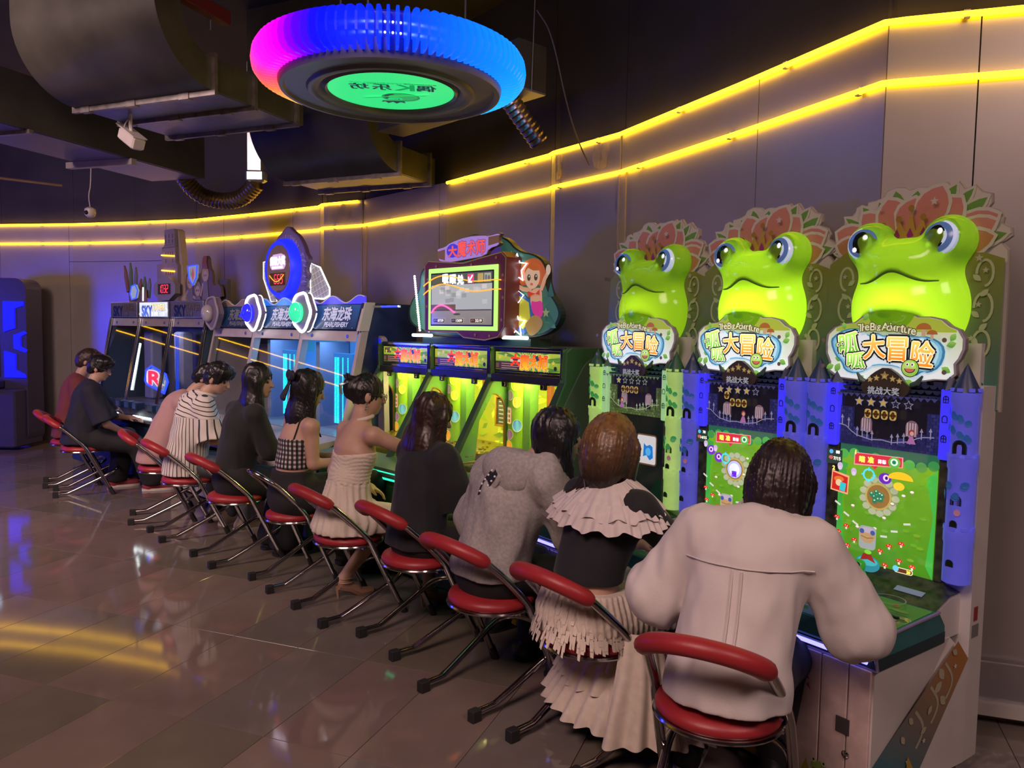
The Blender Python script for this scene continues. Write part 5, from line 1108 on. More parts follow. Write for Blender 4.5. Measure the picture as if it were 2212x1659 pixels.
A.ell(GX - .03, 2.04, .072, .082, (.62, .42, .30), 28); A.poly(arc(GX - .03, 2.055, .076, .3, PI - .2, 14, .08) + [(GX - .07, 2.10), (GX - .02, 2.08)], (.45, .11, .03))
for e in (-.06, .008): A.ell(GX + e, 2.035, .016, .022, (.08, .05, .03)); A.ell(GX + e + .004, 2.042, .005, .006, (.7, .7, .6))
A.ell(GX - .028, 1.99, .014, .008, (.5, .12, .08)); A.poly([(GX - .06, 1.945), (GX + .01, 1.925), (GX + .05, 1.955), (GX + .05, 1.915), (GX + .0, 1.93), (GX - .06, 1.905)], (.55, .05, .03))
A.build('showgirl_panel', wing, .55, .3)
def stars_neon(xc, sgn):
    for P, c in ((star(xc, 2.10, .10, .48), True), (star(xc - .0, 1.72, .09, .48), True), ([(xc - .09, 2.05), (xc - .03, 1.95), (xc - .09, 1.92)], True), ([(xc - .08, 1.88), (xc - .02, 1.80), (xc - .08, 1.78)], True), ([(xc + .0, 1.96), (xc + .07, 1.92), (xc + .01, 1.86)], True)):
        m = MB(); m.tube([(x, .118, z) for x, z in P], .005, 6, closed=c); m.build('star_neon', N_white, wing, True)
stars_neon(.435, 1)
m = MB(); m.tube([(.345, .10, 1.68), (.345, .10, 2.10), (.36, .10, 2.16)], .006, 6); m.build('edge_neon', N_white, wing, True)
for P in (star(-.50, 2.0, .07, .48), star(-.50, 1.82, .07, .48), [(-.52, 2.17), (-.44, 2.10), (-.53, 2.07)], [(-.53, 1.74), (-.44, 1.68), (-.52, 1.66)]):
    m = MB(); m.tube([(x, .10, z) for x, z in P], .005, 6, closed=True); m.build('star_neon', N_white, wing, True)
m = MB(); [m.ball((-.70 + .075 * k / 24, .09, 2.09 - .42 * k / 24), .0085, 8, 5) for k in range(25)]; bl = m.build('bulb_row', neon('bulb_white', (.9, .93, 1), 9.0), wing); bl['kind'] = 'stuff'
for xa, xb in ((.38, .62), (-.66, -.42)): m = MB(); m.tube([(xa, .05, 1.632), (xb, .05, 1.632)], .012, 8); m.build('tube_light', neon('tube_white', (.85, 1, .97), 5.0), wing, True)
# screen box
FRM = [(-.44, 1.66), (-.45, 2.16), (-.41, 2.19), (0, 2.155), (.41, 2.21), (.46, 2.17), (.45, 1.70), (.39, 1.63), (.25, 1.605), (.02, 1.62), (-.05, 1.655)]
m = MB(); m.prism(FRM, -.0, .14, 'y'); fb = m.build('screen_frame', mat('crimson_frame', (.16, .03, .03), rough=.35, var=.2), mg)
A = Art(front(-.0008)); A.line([(x * .985, 1.9 + (z - 1.9) * .98) for x, z in FRM], .008, (.30, .24, .08), True)
for i, (x, z) in enumerate(((-.41, 2.05), (-.415, 1.85), (.425, 2.05), (.43, 1.9), (.42, 1.75), (.3, 1.64), (.15, 1.645), (.36, 2.17), (.1, 2.135), (-.3, 2.14))): A.poly(star(x, z, .016), (.28, .16, .08))
A.build('frame_stars', fb, .15)
m = MB(); m.box(-.385, .385, -.012, 0, 1.675, 2.125, .004); gl = m.build('lime_light_frame', neon('lime_panel', (.50, .92, .18), 1.1), fb)
m = MB(); m.box(-.345, .35, -.018, -.012, 1.705, 2.09); sc = m.build('video_screen', M_blk, gl)
A = Art(front(-.0185)); A.rect(-.335, .34, 1.715, 2.08, (.20, .18, .18), (.30, .33, .33)); A.rect(-.335, .34, 2.0, 2.08, (.05, .07, .07)); A.rect(-.335, .34, 1.82, 2.0, (.34, .38, .40)); A.rect(-.335, -.05, 1.815, 1.86, (.12, .08, .07))
for i in range(18): rr = random.Random(i); x = rr.uniform(-.3, .26); z = rr.uniform(1.86, 1.97); A.rect(x, x + .05, z, z + .03, [(.42, .45, .48), (.26, .28, .30), (.5, .5, .5)][i % 3], lift=0)
A.k += 1; A.rect(.19, .25, 2.01, 2.07, (.40, .30, .12)); A.rect(.26, .33, 2.01, 2.07, (.30, .34, .30)); A.ell(.28, 2.04, .012, .02, (.1, .14, .2)); A.ell(.31, 2.035, .012, .02, (.14, .1, .1))
A.rect(-.335, .34, 1.815, 1.822, (.06, .05, .05)); A.ell(-.03, 1.79, .04, .007, (.06, .06, .05)); A.poly([(-.04, 1.775), (-.02, 1.775), (-.03, 1.766)], (.4, .3, .05))
for i, (lb, num, c) in enumerate((('JP1', '0759', (.12, .10, .10)), ('JP2', '1509', (.05, .12, .09)), ('JP3', '3219', (.20, .04, .04)))):
    x = -.235 + i * .215; A.poly(rrect(x - .070, x + .070, 1.725, 1.762, .008), (.38, .34, .26)); A.poly(rrect(x - .066, x + .066, 1.729, 1.758, .006), (.06, .04, .04)); A.text(lb, x - .042, 1.744, .013, tuple(q * 3 for q in c), w=.034); A.text(num, x + .022, 1.744, .018, (.72, .72, .68), bold=.03, w=.066)
A.build('video_picture', sc, .85, .10)
A = Art(front(-.023)); 
for i, ch in enumerate('吸眼兑'): A.text(ch, -.165 + i * .085, 2.045 - i * .006, .062, (.92, .95, 1), bold=.06, w=.066)
A.rect(.085, .155, 2.005, 2.07, (.40, .04, .10)); A.line([(.14, 2.06), (.10, 2.015)], .012, (.95, .95, 1)); A.line([(.098, 2.05), (.098, 2.013), (.135, 2.013)], .012, (.95, .95, 1)); A.build('lit_lettering', sc, 1.6)
m = MB(); m.tube([(-.32, -.03, 1.80)] + [(-.32 + .27 * k / 10, -.03, 1.80 + .055 * math.sin(PI * (k / 10) ** .8)) for k in range(1, 11)], .006, 8); m.build('pink_neon_arc', neon('pink_neon', (1, .1, .35), 2.0), sc, True)
for z0, am in ((2.085, .03), (2.02, .035)): m = MB(); m.tube([(-.43 + .86 * k / 24, -.022, z0 - .03 + am * math.sin(k / 24 * 2.2 * PI + .2) - .06 * (k / 24 - .5) ** 2 * 4) for k in range(25)], .0045, 6); m.build('amber_neon', neon('amber_neon', (1, .35, .03), 1.6), sc, True)
# banner with the show title
BN = smooth_loop([(-.24, 2.16), (-.34, 2.19), (-.30, 2.24), (-.36, 2.27), (-.24, 2.285), (-.20, 2.31), (.0, 2.345), (.2, 2.34), (.24, 2.33), (.38, 2.345), (.33, 2.30), (.37, 2.26), (.25, 2.24), (.22, 2.19), (0, 2.175)], 1)
m = MB(); m.prism(BN, .03, .06, 'y'); bn = m.build('title_banner', mat('banner_edge', (.25, .18, .14), rough=.4), mg)
A = Art(front(.0295)); A.poly([(x * .97, 2.25 + (z - 2.25) * .93) for x, z in BN], (.36, .22, .62)); A.poly([(-.33, 2.205), (-.24, 2.185), (-.24, 2.265), (-.33, 2.255)], (.14, .07, .04)); A.poly([(.24, 2.26), (.35, 2.275), (.35, 2.325), (.24, 2.32)], (.14, .07, .04)); A.poly(circ(-.15, 2.25, .07, 20, .05), (.06, .04, .7))
for i, (ch, h) in enumerate(zip('大魔术师', (.075, .11, .10, .10))): A.text(ch, -.15 + i * .105, 2.245 + (i > 0) * .012, h, (.20, .10, .35), bold=.07, w=.095); A.text(ch, -.15 + i * .105, 2.245 + (i > 0) * .012, h, (.85, .12, .08), bold=.02, w=.095)
A.build('banner_print', bn, .65)
# ---------------------------------------------------------------- pearl cabinet (three stations, blue)
PA = -.797; PC = (-2.176, 7.206); PW = .913; HP = 1.37
pf = thing('pearl_coin_cabinet', 'white and blue three-seat coin cabinet with shell lamps and a round dial sign', 'arcade machine', (*PC, 0), PA)
M_pf = mat('lilac_white_frame', (.50, .44, .46), rough=.35); M_navy = mat('navy_fascia', (.02, .035, .12), rough=.3)
m = MB(); m.box(-HP, HP, -.48, .55, .05, .66, .01); pb = m.build('base', mat('cream_base', (.50, .46, .42), rough=.5), pf)
for i in range(3):
    cx = (i - 1) * PW; A = Art(front(-.4806)); 
    for k in range(7): A.line([(cx - .3 + .1 * k + .02 * math.cos(t * 6.28), .30 + .07 * math.sin(t * 6.28) + .03 * (k % 3)) for t in np.linspace(0, 1, 13)], .006, (.30, .26, .30))
    A.text('PEARLFISHERY', cx, .52, .09, (.36, .33, .33), w=.62); A.line([(cx - .42, .2), (cx + .42, .2)], .006, (.3, .28, .28)); A.ell(cx - .2, .13, .012, .012, (.3, .28, .28)); A.build('front_print', pb, 0, .5)
m = MB(); m.prism([(-.50, .655), (-.53, .70), (-.50, .76), (-.17, .80), (-.17, .655)], -HP, HP, 'x'); pcn = m.build('counter', M_pf, pf)
m = MB(); m.box(-HP + .05, HP - .05, -.522, -.512, .69, .71); m.build('counter_light', neon('cool_edge_light', (.75, .8, 1), 2.5), pcn)
m = MB(); m.box(-HP, HP, .50, .55, .66, 1.88); m.build('back_panel', M_navy, pf)
m = MB(); m.box(-HP, HP, .06, .55, 1.86, 1.88); m.build('top_panel', M_navy, pf)
for k in range(4):
    x = (k - 1.5) * PW; m = MB(); m.prism([(0, 1.66), (-.185, .79), (-.12, .79), (.065, 1.66)], x - (.028 if 0 < k < 3 else .02), x + (.028 if 0 < k < 3 else .02), 'x'); m.build('side_frame', M_pf, pf)
for x in (-HP, HP): m = MB(); m.prism([(-.18, .78), (0, 1.66), (.02, 1.88), (.55, 1.88), (.55, .05), (-.4, .05), (-.4, .7)], x - .012, x + .012, 'x'); m.build('end_panel', M_navy if x > 0 else M_pf, pf)
m = MB(); m.prism([(-.035, 1.655), (.03, 1.885), (.12, 1.885), (.06, 1.655)], HP - .005, HP + .03, 'x'); m.build('fascia_cap', M_white, pf)
m = MB(); m.box(HP + .02, HP + .36, .10, .13, 1.845, 1.86); cb = m.build('chrome_rail', M_chrome, pf)
m = MB(); m.box(-HP + .05, HP - .05, .47, .485, .80, 1.62); pbk = m.build('interior_back', mat('aqua_interior', (.05, .18, .38), rough=.4), pf)
def slope(y0, z0, y1, z1): return lambda a, z, k: (a, y0 + (y1 - y0) * (z - z0) / (z1 - z0) - k, z)
for i in range(3):
    cx = (i - 1) * PW; hw = PW / 2 - .03; lit = i > 0
    m = MB(); m.add([(cx - hw - .03, -.03, 1.665), (cx + hw + .03, -.03, 1.665), (cx + hw + .03, .03, 1.875), (cx - hw - .03, .03, 1.875), (cx - hw - .03, .06, 1.665), (cx + hw + .03, .06, 1.665), (cx + hw + .03, .08, 1.875), (cx - hw - .03, .08, 1.875)], [(0, 1, 2, 3), (5, 4, 7, 6), (3, 2, 6, 7), (0, 4, 5, 1), (1, 5, 6, 2), (0, 3, 7, 4)]); fa = m.build('fascia', M_navy, pf)
    A = Art(slope(-.0305, 1.665, .0295, 1.875)); A.vgrad([(cx - hw, 1.672), (cx + hw, 1.672), (cx + hw, 1.868), (cx - hw, 1.868)], (.015, .03, .10), (.03, .10, .30) if lit else (.02, .07, .16))
    tx = cx + .10; c1 = (.55, .55, .72) if lit else (.30, .30, .36)
    for k, ch in enumerate('东海龙珠'): A.text(ch, tx - .165 + k * .112, 1.795, .112, (.01, .01, .05), bold=.08, w=.105); A.text(ch, tx - .165 + k * .112, 1.795, .112, c1, bold=.035, w=.105)
    A.text('PEARLFISHERY', tx + .03, 1.705, .038, (.01, .01, .05), bold=.08, w=.36); A.text('PEARLFISHERY', tx + .03, 1.705, .038, c1, bold=.04, w=.36)
    for k in range(6): A.ell(cx - .36 + k * .15, 1.678, .004, .004, (.5, .5, .55), 8)
    A.build('fascia_print', fa, .45 if lit else .12, .3)
    wv = lambda x: 1.915 + .030 * math.sin(x / PW * 2 * PI * 2.2 + .6)
    xs = np.linspace(cx - hw - .03, cx + hw + .03, 30); wc = [(.10, .06, .14), (.02, .16, .75), (.05, .04, .70)][i]
    m = MB(); m.prism([(x, wv(x)) for x in xs] + [(xs[-1], 1.86), (xs[0], 1.86)], .035, .055, 'y'); wb_ = m.build('wave_crest', mat('wave_plastic_%d' % i, (.35, .26, .28) if i == 0 else wc, rough=.3, emit=0 if i == 0 else 1.0, ecol=wc), pf)
    m = MB(); m.tube([(x, .033, wv(x)) for x in xs], .004, 6); m.build('crest_edge', mat('pale_edge_%d' % i, (.5, .45, .5), rough=.3, emit=.15 + .3 * lit), wb_, True)
    # clam shell lamp
    sx = cx - PW / 2 + .16; SHP = smooth_loop([(sx + .145 * (1 + .10 * math.cos(5 * t)) * math.cos(t), 1.81 + .165 * (1 + .06 * math.cos(5 * t + 1)) * math.sin(t)) for t in np.linspace(0, 2 * PI, 21)[:-1]], 1)
    m = MB(); m.prism(SHP, -.10, -.04, 'y'); sh = m.build('shell_lamp', mat('shell_grey', (.22, .18, .24), rough=.3), pf)
    m = MB(); m.tube([(sx + (x - sx) * 1.0, -.104, z) for x, z in SHP], .012, 8, closed=True); m.build('shell_rim', N_white if lit else mat('shell_rim_off', (.40, .36, .42), rough=.3), sh, True)
    if lit: m = MB(); m.tube([(sx + (x - sx) * 1.01, -.045, z) for x, z in SHP if x > sx - .02], .005, 6); m.build('shell_back_neon', N_white, sh, True)
    pc_ = [(.50, .45, .48), (.02, .02, .95), (.03, .62, .30)][i]
    m = MB(); m.ball((sx - .045, -.125, 1.805), (.085, .06, .09), 20, 12); m.build('pearl_ball', mat('pearl_%d' % i, pc_, rough=.15, emit=0 if i == 0 else 1.1, ecol=pc_, coat=.5), sh, True)
    if i == 1: m = MB(); m.tube([(sx - .11, -.14, 1.82), (sx - .165, -.15, 1.775)], .010, 8); m.build('pearl_pointer', mat('pearl_1', pc_), sh, True)
    # door rail, glass, interior
    m = MB(); m.add([(cx - hw, -.003, 1.655), (cx + hw, -.003, 1.655), (cx + hw, -.022, 1.57), (cx - hw, -.022, 1.57)], [(0, 1, 2, 3)]); dr = m.build('door_rail', M_pf, pf)
    for x in (-.27, .29): m = MB(); m.lathe([(0, .005), (.014, .005), (.016, 0)], 14, (cx + x, -.016, 1.61), axis='y'); m.build('lock', M_steel, dr, True)
    m = MB(); m.add([(cx - hw, -.022, 1.57), (cx + hw, -.022, 1.57), (cx + hw, -.175, .80), (cx - hw, -.175, .80)], [(3, 2, 1, 0)]); m.build('pane', M_glass, pf)
    m = MB(); m.box(cx - hw, cx + hw, -.15, .47, .74, .80); m.build('play_deck', mat('pale_deck', (.4, .42, .5), rough=.35), pf)
    if lit:
        A = Art(front(.468)); A.rect(cx - hw, cx + hw, .80, 1.62, (.04, .16, .42), (.04, .22, .62)); A.rect(cx - .02, cx + .34, 1.44, 1.60, (.03, .22, .40)); A.rect(cx - .3, cx - .15, 1.44, 1.60, (.03, .22, .40)); A.rect(cx - .02, cx + .34, 1.428, 1.44, (.01, .05, .95)); A.build('aqua_backdrop', pbk, .75)
        x0 = cx - .14
        m = MB(); m.box(x0, x0 + .30, .12, .16, .85, 1.46); bd = m.build('light_column', mat('column_blue_%d' % 0, (.05, .2, .55), rough=.3, emit=.35, ecol=(.02, .25, .75)), pf)
        L = MB()
        for k in range(44):
            z = .86 + k * .013
            for q, r in ((.035, .011), (.075, .011), (.15, .004), (.23, .003)): L.box(x0 + q - r, x0 + q + r, .113, .119, z - .004, z + .004)
        Lo = L.build('led_matrix', neon('cyan_led', (.02, .85, .90), 2.4), bd); Lo['kind'] = 'stuff'
        m = MB(); m.box(x0 + .20, x0 + .27, .10, .12, 1.30 - .06 * i, 1.315 - .06 * i); m.build('red_counter', neon('red_led', (1, .02, .08), 3.0), bd)
        m = MB(); m.box(cx - .40, cx - .34, .1, .4, .80, 1.55); m.build('inner_post', mat('pale_blue_post', (.30, .40, .62), rough=.4), pf)
        lp = FCw(pf, (cx, .12, 1.60)); a_ = area('cabinet_lamp', lp, (lp[0], lp[1], 0), .6, 3.0, (.35, .6, 1.0), .15); a_.rotation_euler = (0, 0, PA)
    else:
        m = MB(); m.box(cx - hw, cx + hw, .46, .468, .80, 1.62); m.build('dim_backdrop', mat('dim_lilac_back', (.22, .20, .24), rough=.4), pf)
        m = MB(); m.box(cx - .02, cx + .2, .28, .34, .80, 1.5); m.build('unlit_column', mat('dim_column', (.25, .24, .28), rough=.4), pf)
# dial sign
OUTL = smooth_loop([(.0, 2.62), (-.10, 2.56), (-.22, 2.50), (-.31, 2.38), (-.35, 2.24), (-.33, 2.08), (-.26, 1.96), (-.14, 1.90), (.14, 1.90), (.27, 1.95), (.36, 2.02), (.30, 2.06), (.38, 2.14), (.32, 2.20), (.40, 2.30), (.34, 2.33), (.31, 2.40), (.22, 2.50), (.10, 2.56)], 2)
m = MB(); m.prism(OUTL, .10, .14, 'y'); ds = m.build('dial_back_board', mat('plum_board', (.14, .09, .20), rough=.35), pf)
A = Art(front(.0995)); A.poly([(x * .96, 2.25 + (z - 2.25) * .96) for x, z in OUTL], (.12, .08, .17)); w = 'PEARLFISHERY'
for k, ch in enumerate(w): an_ = PI / 2 + (5.5 - k) * .155; A.text(ch, .275 * math.cos(an_), 2.225 + .285 * math.sin(an_), .042, (.34, .24, .48), rot=an_ - PI / 2)
for k in range(12): a = -.9 + k * .16; A.poly([(.27 + .03 * math.cos(a * 3), 2.05 + k * .025), (.36 + .02 * math.sin(k), 2.06 + k * .022), (.30, 2.09 + k * .024)], [(.10, .09, .30), (.2, .15, .35)][k % 2], lift=0)
A.build('dial_print', ds, .25)
m = MB(); m.lathe([(.205, .0), (.225, .085), (.25, .09), (.275, .06), (.285, -.0)], 48, (-.02, .10, 2.215), axis='y'); m.build('dial_ring', neon('blue_ring_plastic', (.01, .02, .85), 1.3), ds, True)
m = MB(); m.lathe([(0, .088), (.215, .088), (.22, .08)], 40, (-.02, .10, 2.215), axis='y'); fc_ = m.build('dial_face', mat('dial_mauve', (.20, .14, .16), rough=.25), ds, True)
A = Art(front(.0105)); A.poly([(-.17, 2.30), (-.16, 2.23), (-.13, 2.205), (.10, 2.205), (.13, 2.235), (.12, 2.33), (.05, 2.35), (-.10, 2.345)], (.35, .22, .42))
for k, ch in enumerate('超级大奖'): A.text(ch, -.125 + k * .072, 2.285, .075, (.95, .92, .98), bold=.06, w=.068)
A.text('SUPER BONUS', -.02, 2.225, .020, (.85, .78, .70), bold=.05, w=.2); A.build('dial_lettering', fc_, 1.5)
A = Art(front(.0105)); A.rect(-.17, .12, 2.06, 2.175, (.03, .01, .015)); A.text('奖票', .0, 2.0, .03, (.08, .05, .08), w=.08); A.build('dial_window', fc_, 0, .2)
A = Art(front(.0085)); seg7(A, '655', -.085, 2.078, .040, .080, (1, .03, .06), .0075); A.build('dial_digits', fc_, 2.6)
m = MB(); m.tube([(-.17 + .27 * t, .006, 2.155 - .06 * math.sin(PI * t)) for t in np.linspace(0, 1, 14)], .004, 6); m.build('amber_streak', neon('amber_neon', (1, .35, .03), 1.6), fc_, True)
M_net = mat('pale_net_panel', (.45, .45, .46), rough=.35, alpha=.45, emit=.12, ecol=(.8, .8, .85))
for sgn, P, e in ((-1, [(-.57, 2.31), (-.33, 2.33), (-.30, 1.92), (-.42, 1.92), (-.57, 2.15)], .8), (1, [(.33, 2.26), (.50, 2.21), (.66, 2.02), (.66, 1.96), (.56, 1.93), (.33, 1.94)], 5.0)):
    m = MB(); m.prism(P, .150, .156, 'y'); npn = m.build('net_panel', M_net, pf)
    m = MB(); m.tube([(x, .148, z) for x, z in P], .007, 6, closed=True); m.build('net_rim', N_white if sgn > 0 else neon('soft_white_neon', (.9, .9, .85), 1.0), npn, True)
    A = Art(front(.1495)); xs0, xs1 = min(p[0] for p in P), max(p[0] for p in P)
    def inside(x, z):
        r = False
        for q in range(len(P)):
            (xa, za), (xb, zb) = P[q], P[(q + 1) % len(P)]
            if (za > z) != (zb > z) and x < (xb - xa) * (z - za) / (zb - za) + xa: r = not r
        return r
    for k in range(-4, 16):
        for sl in (.3, -2.2):
            seg = []
            for t in np.linspace(-.5, .5, 80):
                x = (xs0 + xs1) / 2 + t if abs(sl) < 1 else xs0 + k * .055 + t / abs(sl) * 1.1; z = 1.75 + k * .055 + sl * t if abs(sl) < 1 else 2.12 - sl / abs(sl) * t * -1.0
                if inside(x, z): seg.append((x, z))
            if len(seg) > 3: A.line([seg[0], seg[-1]], .0045, (.62, .60, .56), lift=0)
    A.build('net_lines', npn, .3)
# tall arched light sign between the two cabinets
ar = thing('light_totem', 'narrow white totem with a blue lit round top between pearl and green cabinets', 'sign', (-1.10, 6.34, 0), PA)
m = MB(); m.prism(arc(0, 1.545, .075, 0, PI, 14) + [(-.075, 1.42), (-.14, .06), (.14, .06), (.075, 1.42)], .0, .05, 'y'); m.build('panel', mat('lilac_totem', (.32, .28, .40), rough=.4), ar)
A = Art(front(-.001)); A.poly(arc(0, 1.545, .058, 0, PI, 14) + [(-.06, 1.44), (.06, 1.44)], (.01, .02, .85)); A.build('lit_top', ar, .9)
A = Art(front(-.001)); A.text('投', 0, 1.33, .05, (.12, .1, .2)); A.text('币', 0, 1.25, .05, (.12, .1, .2)); A.poly(circ(0, 1.0, .04), (.05, .2, .5)); A.build('totem_print', ar)
m = MB(); m.box(-.16, .16, -.08, .13, 0, .06); m.build('foot', M_gdk, ar)
# ---------------------------------------------------------------- sky cabinet (three stations, silver)
SA = -.693; SC = (-4.09, 8.925); KW = .757; HS = 1.135
sk = thing('tower_coin_cabinet', 'silver framed three-seat coin cabinet under a tall tower sign', 'arcade machine', (*SC, 0), SA)
M_sil = mat('brushed_silver', (.42, .42, .45), rough=.28, metal=.75); M_nb = mat('deep_blue_base', (.02, .05, .13), rough=.4)
m = MB(); m.box(-HS, HS, -.50, .55, .05, .62, .01); m.build('base', M_nb, sk)
m = MB(); m.prism([(-.50, .615), (-.54, .66), (-.50, .72), (-.19, .78), (-.19, .615)], -HS, HS, 'x'); ct = m.build('counter', mat('dark_counter', (.06, .06, .08), rough=.25, metal=.4), sk)
for i in range(3): m = MB(); m.box((i - 1) * KW - .20, (i - 1) * KW + .20, -.535, -.520, .705, .722, .004); m.build('counter_light', neon('cool_white_bar', (.85, .95, 1), 6.0), ct)
for i in range(3):
    for k in range(3): x = (i - 1) * KW - .2 + .2 * k; m = MB(); m.box(x - .05, x + .05, -.36, -.26, .74, .82, .01); m.build('coin_box', M_nb, ct)
m = MB(); m.box(-HS, HS, .50, .55, .62, 1.93); m.build('back_panel', mat('violet_back', (.20, .19, .26), rough=.4), sk)
m = MB(); m.box(-HS, HS, .05, .55, 1.92, 1.94); m.build('top_panel', M_sil, sk)
for x in (-HS, HS): m = MB(); m.prism([(-.19, .74), (0, 1.75), (.0, 1.94), (.55, 1.94), (.55, .05), (-.45, .05), (-.45, .65)], x - .01, x + .01, 'x'); m.build('end_panel', mat('blue_end_panel', (.06, .10, .15), rough=.35), sk)
for k in range(4):
    x = (k - 1.5) * KW
    for s_ in (-.016, .016): m = MB(); m.tube([(x + s_, -.005, 1.76), (x + s_, -.198, .75)], .013, 8); m.build('slant_post', M_chrome, sk, True)
for i in range(3):
    cx = (i - 1) * KW; hw = KW / 2 - .03; lit = i == 1
    m = MB(); m.box(cx - hw, cx + hw, -.03, .10, 1.758, 1.942, .004); bx = m.build('sign_box', M_sil, sk)
    A = Art(front(-.031)); bgc = (.55, .62, .62) if lit else (.10, .09, .09); A.rect(cx - hw + .012, cx + hw - .012, 1.77, 1.932, bgc, tuple(min(1, c * 1.2) for c in bgc))
    if lit:
        for k in range(8): A.ell(cx - .3 + k * .085, 1.80 + .04 * (k % 3), .05, .018, (.65, .72, .72), 12)
    d = 1.0 if lit else .30; tc = lambda c: tuple(q * d for q in c)
    A.text('SKY', cx - .14, 1.835, .115, tc((.02, .02, .10)), bold=.05, w=.25); A.text('SKY', cx - .14, 1.835, .115, tc((.10, .22, .75)), bold=.015, top=tc((.05, .08, .5)), w=.25)
    A.text('TOWER', cx + .13, 1.875, .075, tc((.03, .02, .06)), bold=.05, w=.32); A.text('TOWER', cx + .13, 1.875, .075, tc((.9, .55, .35)), bold=.015, top=tc((.95, .85, .4)), w=.32)
    A.text('天空塔', cx + .06, 1.80, .045, tc((.05, .04, .1)), bold=.08, w=.14); A.text('天空塔', cx + .06, 1.80, .045, tc((.9, .9, .95)), bold=.03, w=.14)
    A.build('sign_print', bx, .95 if lit else .06, .3)
    m = MB(); m.add([(cx - hw, -.002, 1.752), (cx + hw, -.002, 1.752), (cx + hw, -.018, 1.66), (cx - hw, -.018, 1.66)], [(0, 1, 2, 3)]); dr = m.build('door_rail', M_sil, sk)
    for x in (-.22, .22): m = MB(); m.lathe([(0, .005), (.014, .005), (.016, 0)], 14, (cx + x, -.012, 1.70), axis='y'); m.build('lock', M_steel, dr, True)
    m = MB(); m.add([(cx - hw, -.018, 1.66), (cx + hw, -.018, 1.66), (cx + hw, -.19, .77), (cx - hw, -.19, .77)], [(3, 2, 1, 0)]); m.build('pane', M_glass, sk)
    m = MB(); m.box(cx - hw, cx + hw, -.18, .50, .70, .76); m.build('play_deck', mat('grey_deck', (.22, .22, .26), rough=.35), sk)
    m = MB(); m.box(cx - .10, cx + .10, .25, .40, .76, 1.60, .02); m.build('inner_tower', mat('pale_inner_tower', (.34, .34, .42), rough=.35), sk)
    if i > 0:
        L = MB()
        for k in range(50):
            z = .80 + k * .0155
            for q in (-.02, .02): L.box(cx + q - .008, cx + q + .008, .235, .245, z - .005, z + .005)
        o_ = L.build('led_column', neon('blue_led_%d' % i, (.02, .10, 1.0), 3.0 if i == 2 else .8), sk); o_['kind'] = 'stuff'
        lp = FCw(sk, (cx, .15, 1.64)); a_ = area('cabinet_lamp', lp, (lp[0], lp[1], 0), .5, 1.6, (.6, .65, 1.0), .15); a_.rotation_euler = (0, 0, SA)
    if i == 2:
        for x in (-.09, .20): m = MB(); m.box(cx + x - .03, cx + x + .03, .22, .235, 1.53, 1.56); m.build('red_counter', neon('red_led', (1, .02, .08), 3.0), sk)
m = MB(); m.tube([(-.27, -.06, 1.46), (-.27, -.17, .92)], .010, 8); m.build('white_tube_light', neon('tube_white', (.85, 1, .97), 5.0), sk, True)
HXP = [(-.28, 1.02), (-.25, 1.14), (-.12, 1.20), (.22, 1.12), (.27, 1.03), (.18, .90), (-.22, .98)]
m = MB(); m.prism(HXP, .0, .02, 'y'); hb = m.build('reflected_badge', mat('badge_dark', (.03, .04, .12), rough=.3), sk)  # reflection of a sign opposite, built as a glowing badge behind the pane
m = MB(); m.tube([(x, -.006, z) for x, z in HXP], .012, 8, closed=True); m.build('reflected_badge_rim', neon('blue_neon', (.01, .03, 1.0), 4.0), hb, True)
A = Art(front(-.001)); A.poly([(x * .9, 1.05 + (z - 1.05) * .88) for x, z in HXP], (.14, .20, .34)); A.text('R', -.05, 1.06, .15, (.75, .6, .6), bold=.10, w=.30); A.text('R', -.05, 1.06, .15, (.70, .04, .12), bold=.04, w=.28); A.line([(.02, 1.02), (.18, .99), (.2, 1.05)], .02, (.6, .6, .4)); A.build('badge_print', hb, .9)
# tower sign
M_tw = mat('grey_lilac_tower', (.30, .25, .28), rough=.45); M_twside = mat('cream_tower_side', (.52, .42, .32), rough=.45)
tw = MB(); tw.prism([(-.29, 1.945), (-.29, 2.385), (-.19, 2.385), (-.16, 2.42), (-.16, 2.57), (-.10, 2.60), (-.10, 2.775), (.135, 2.775), (.135, 2.58), (.15, 2.57), (.15, 2.40), (.20, 2.36), (.20, 1.945)], .16, .26, 'y'); ts = tw.build('tower_sign', M_tw, sk)
m = MB(); m.prism([(.165, 2.75), (.30, 2.0), (.30, 1.945), (.2, 1.945), (.135, 2.77)], .20, .27, 'y'); m.build('tower_flank', M_twside, ts)
A = Art(front(.1595)); 
for z, n in ((2.70, 3), (2.64, 3), (2.50, 4), (2.42, 2), (2.28, 4)):
    for k in range(n): x = -.07 + .16 * k / max(1, n - 1); A.rect(x - .012, x + .012, z - .025, z + .02, (.12, .09, .11), lift=0)
A.k += 1; A.rect(-.10, .13, 2.595, 2.602, (.16, .12, .14)); A.rect(-.16, .15, 2.565, 2.575, (.16, .12, .14)); A.build('tower_print', ts)
for z in (2.475, 2.30): m = MB(); m.tube([(-.155, .15, z + .012), (.0, .148, z), (.145, .15, z - .01)], .008, 8); m.build('amber_tube', neon('amber_tube', (1, .45, .03), 3.5), ts, True)
OC = [(.275 * math.cos(PI / 8 + k * PI / 4), 2.09 + .14 * math.sin(PI / 8 + k * PI / 4)) for k in range(8)]
m = MB(); m.prism(OC, .10, .16, 'y'); oc = m.build('counter_board', mat('octagon_grey', (.30, .27, .30), rough=.4), ts)
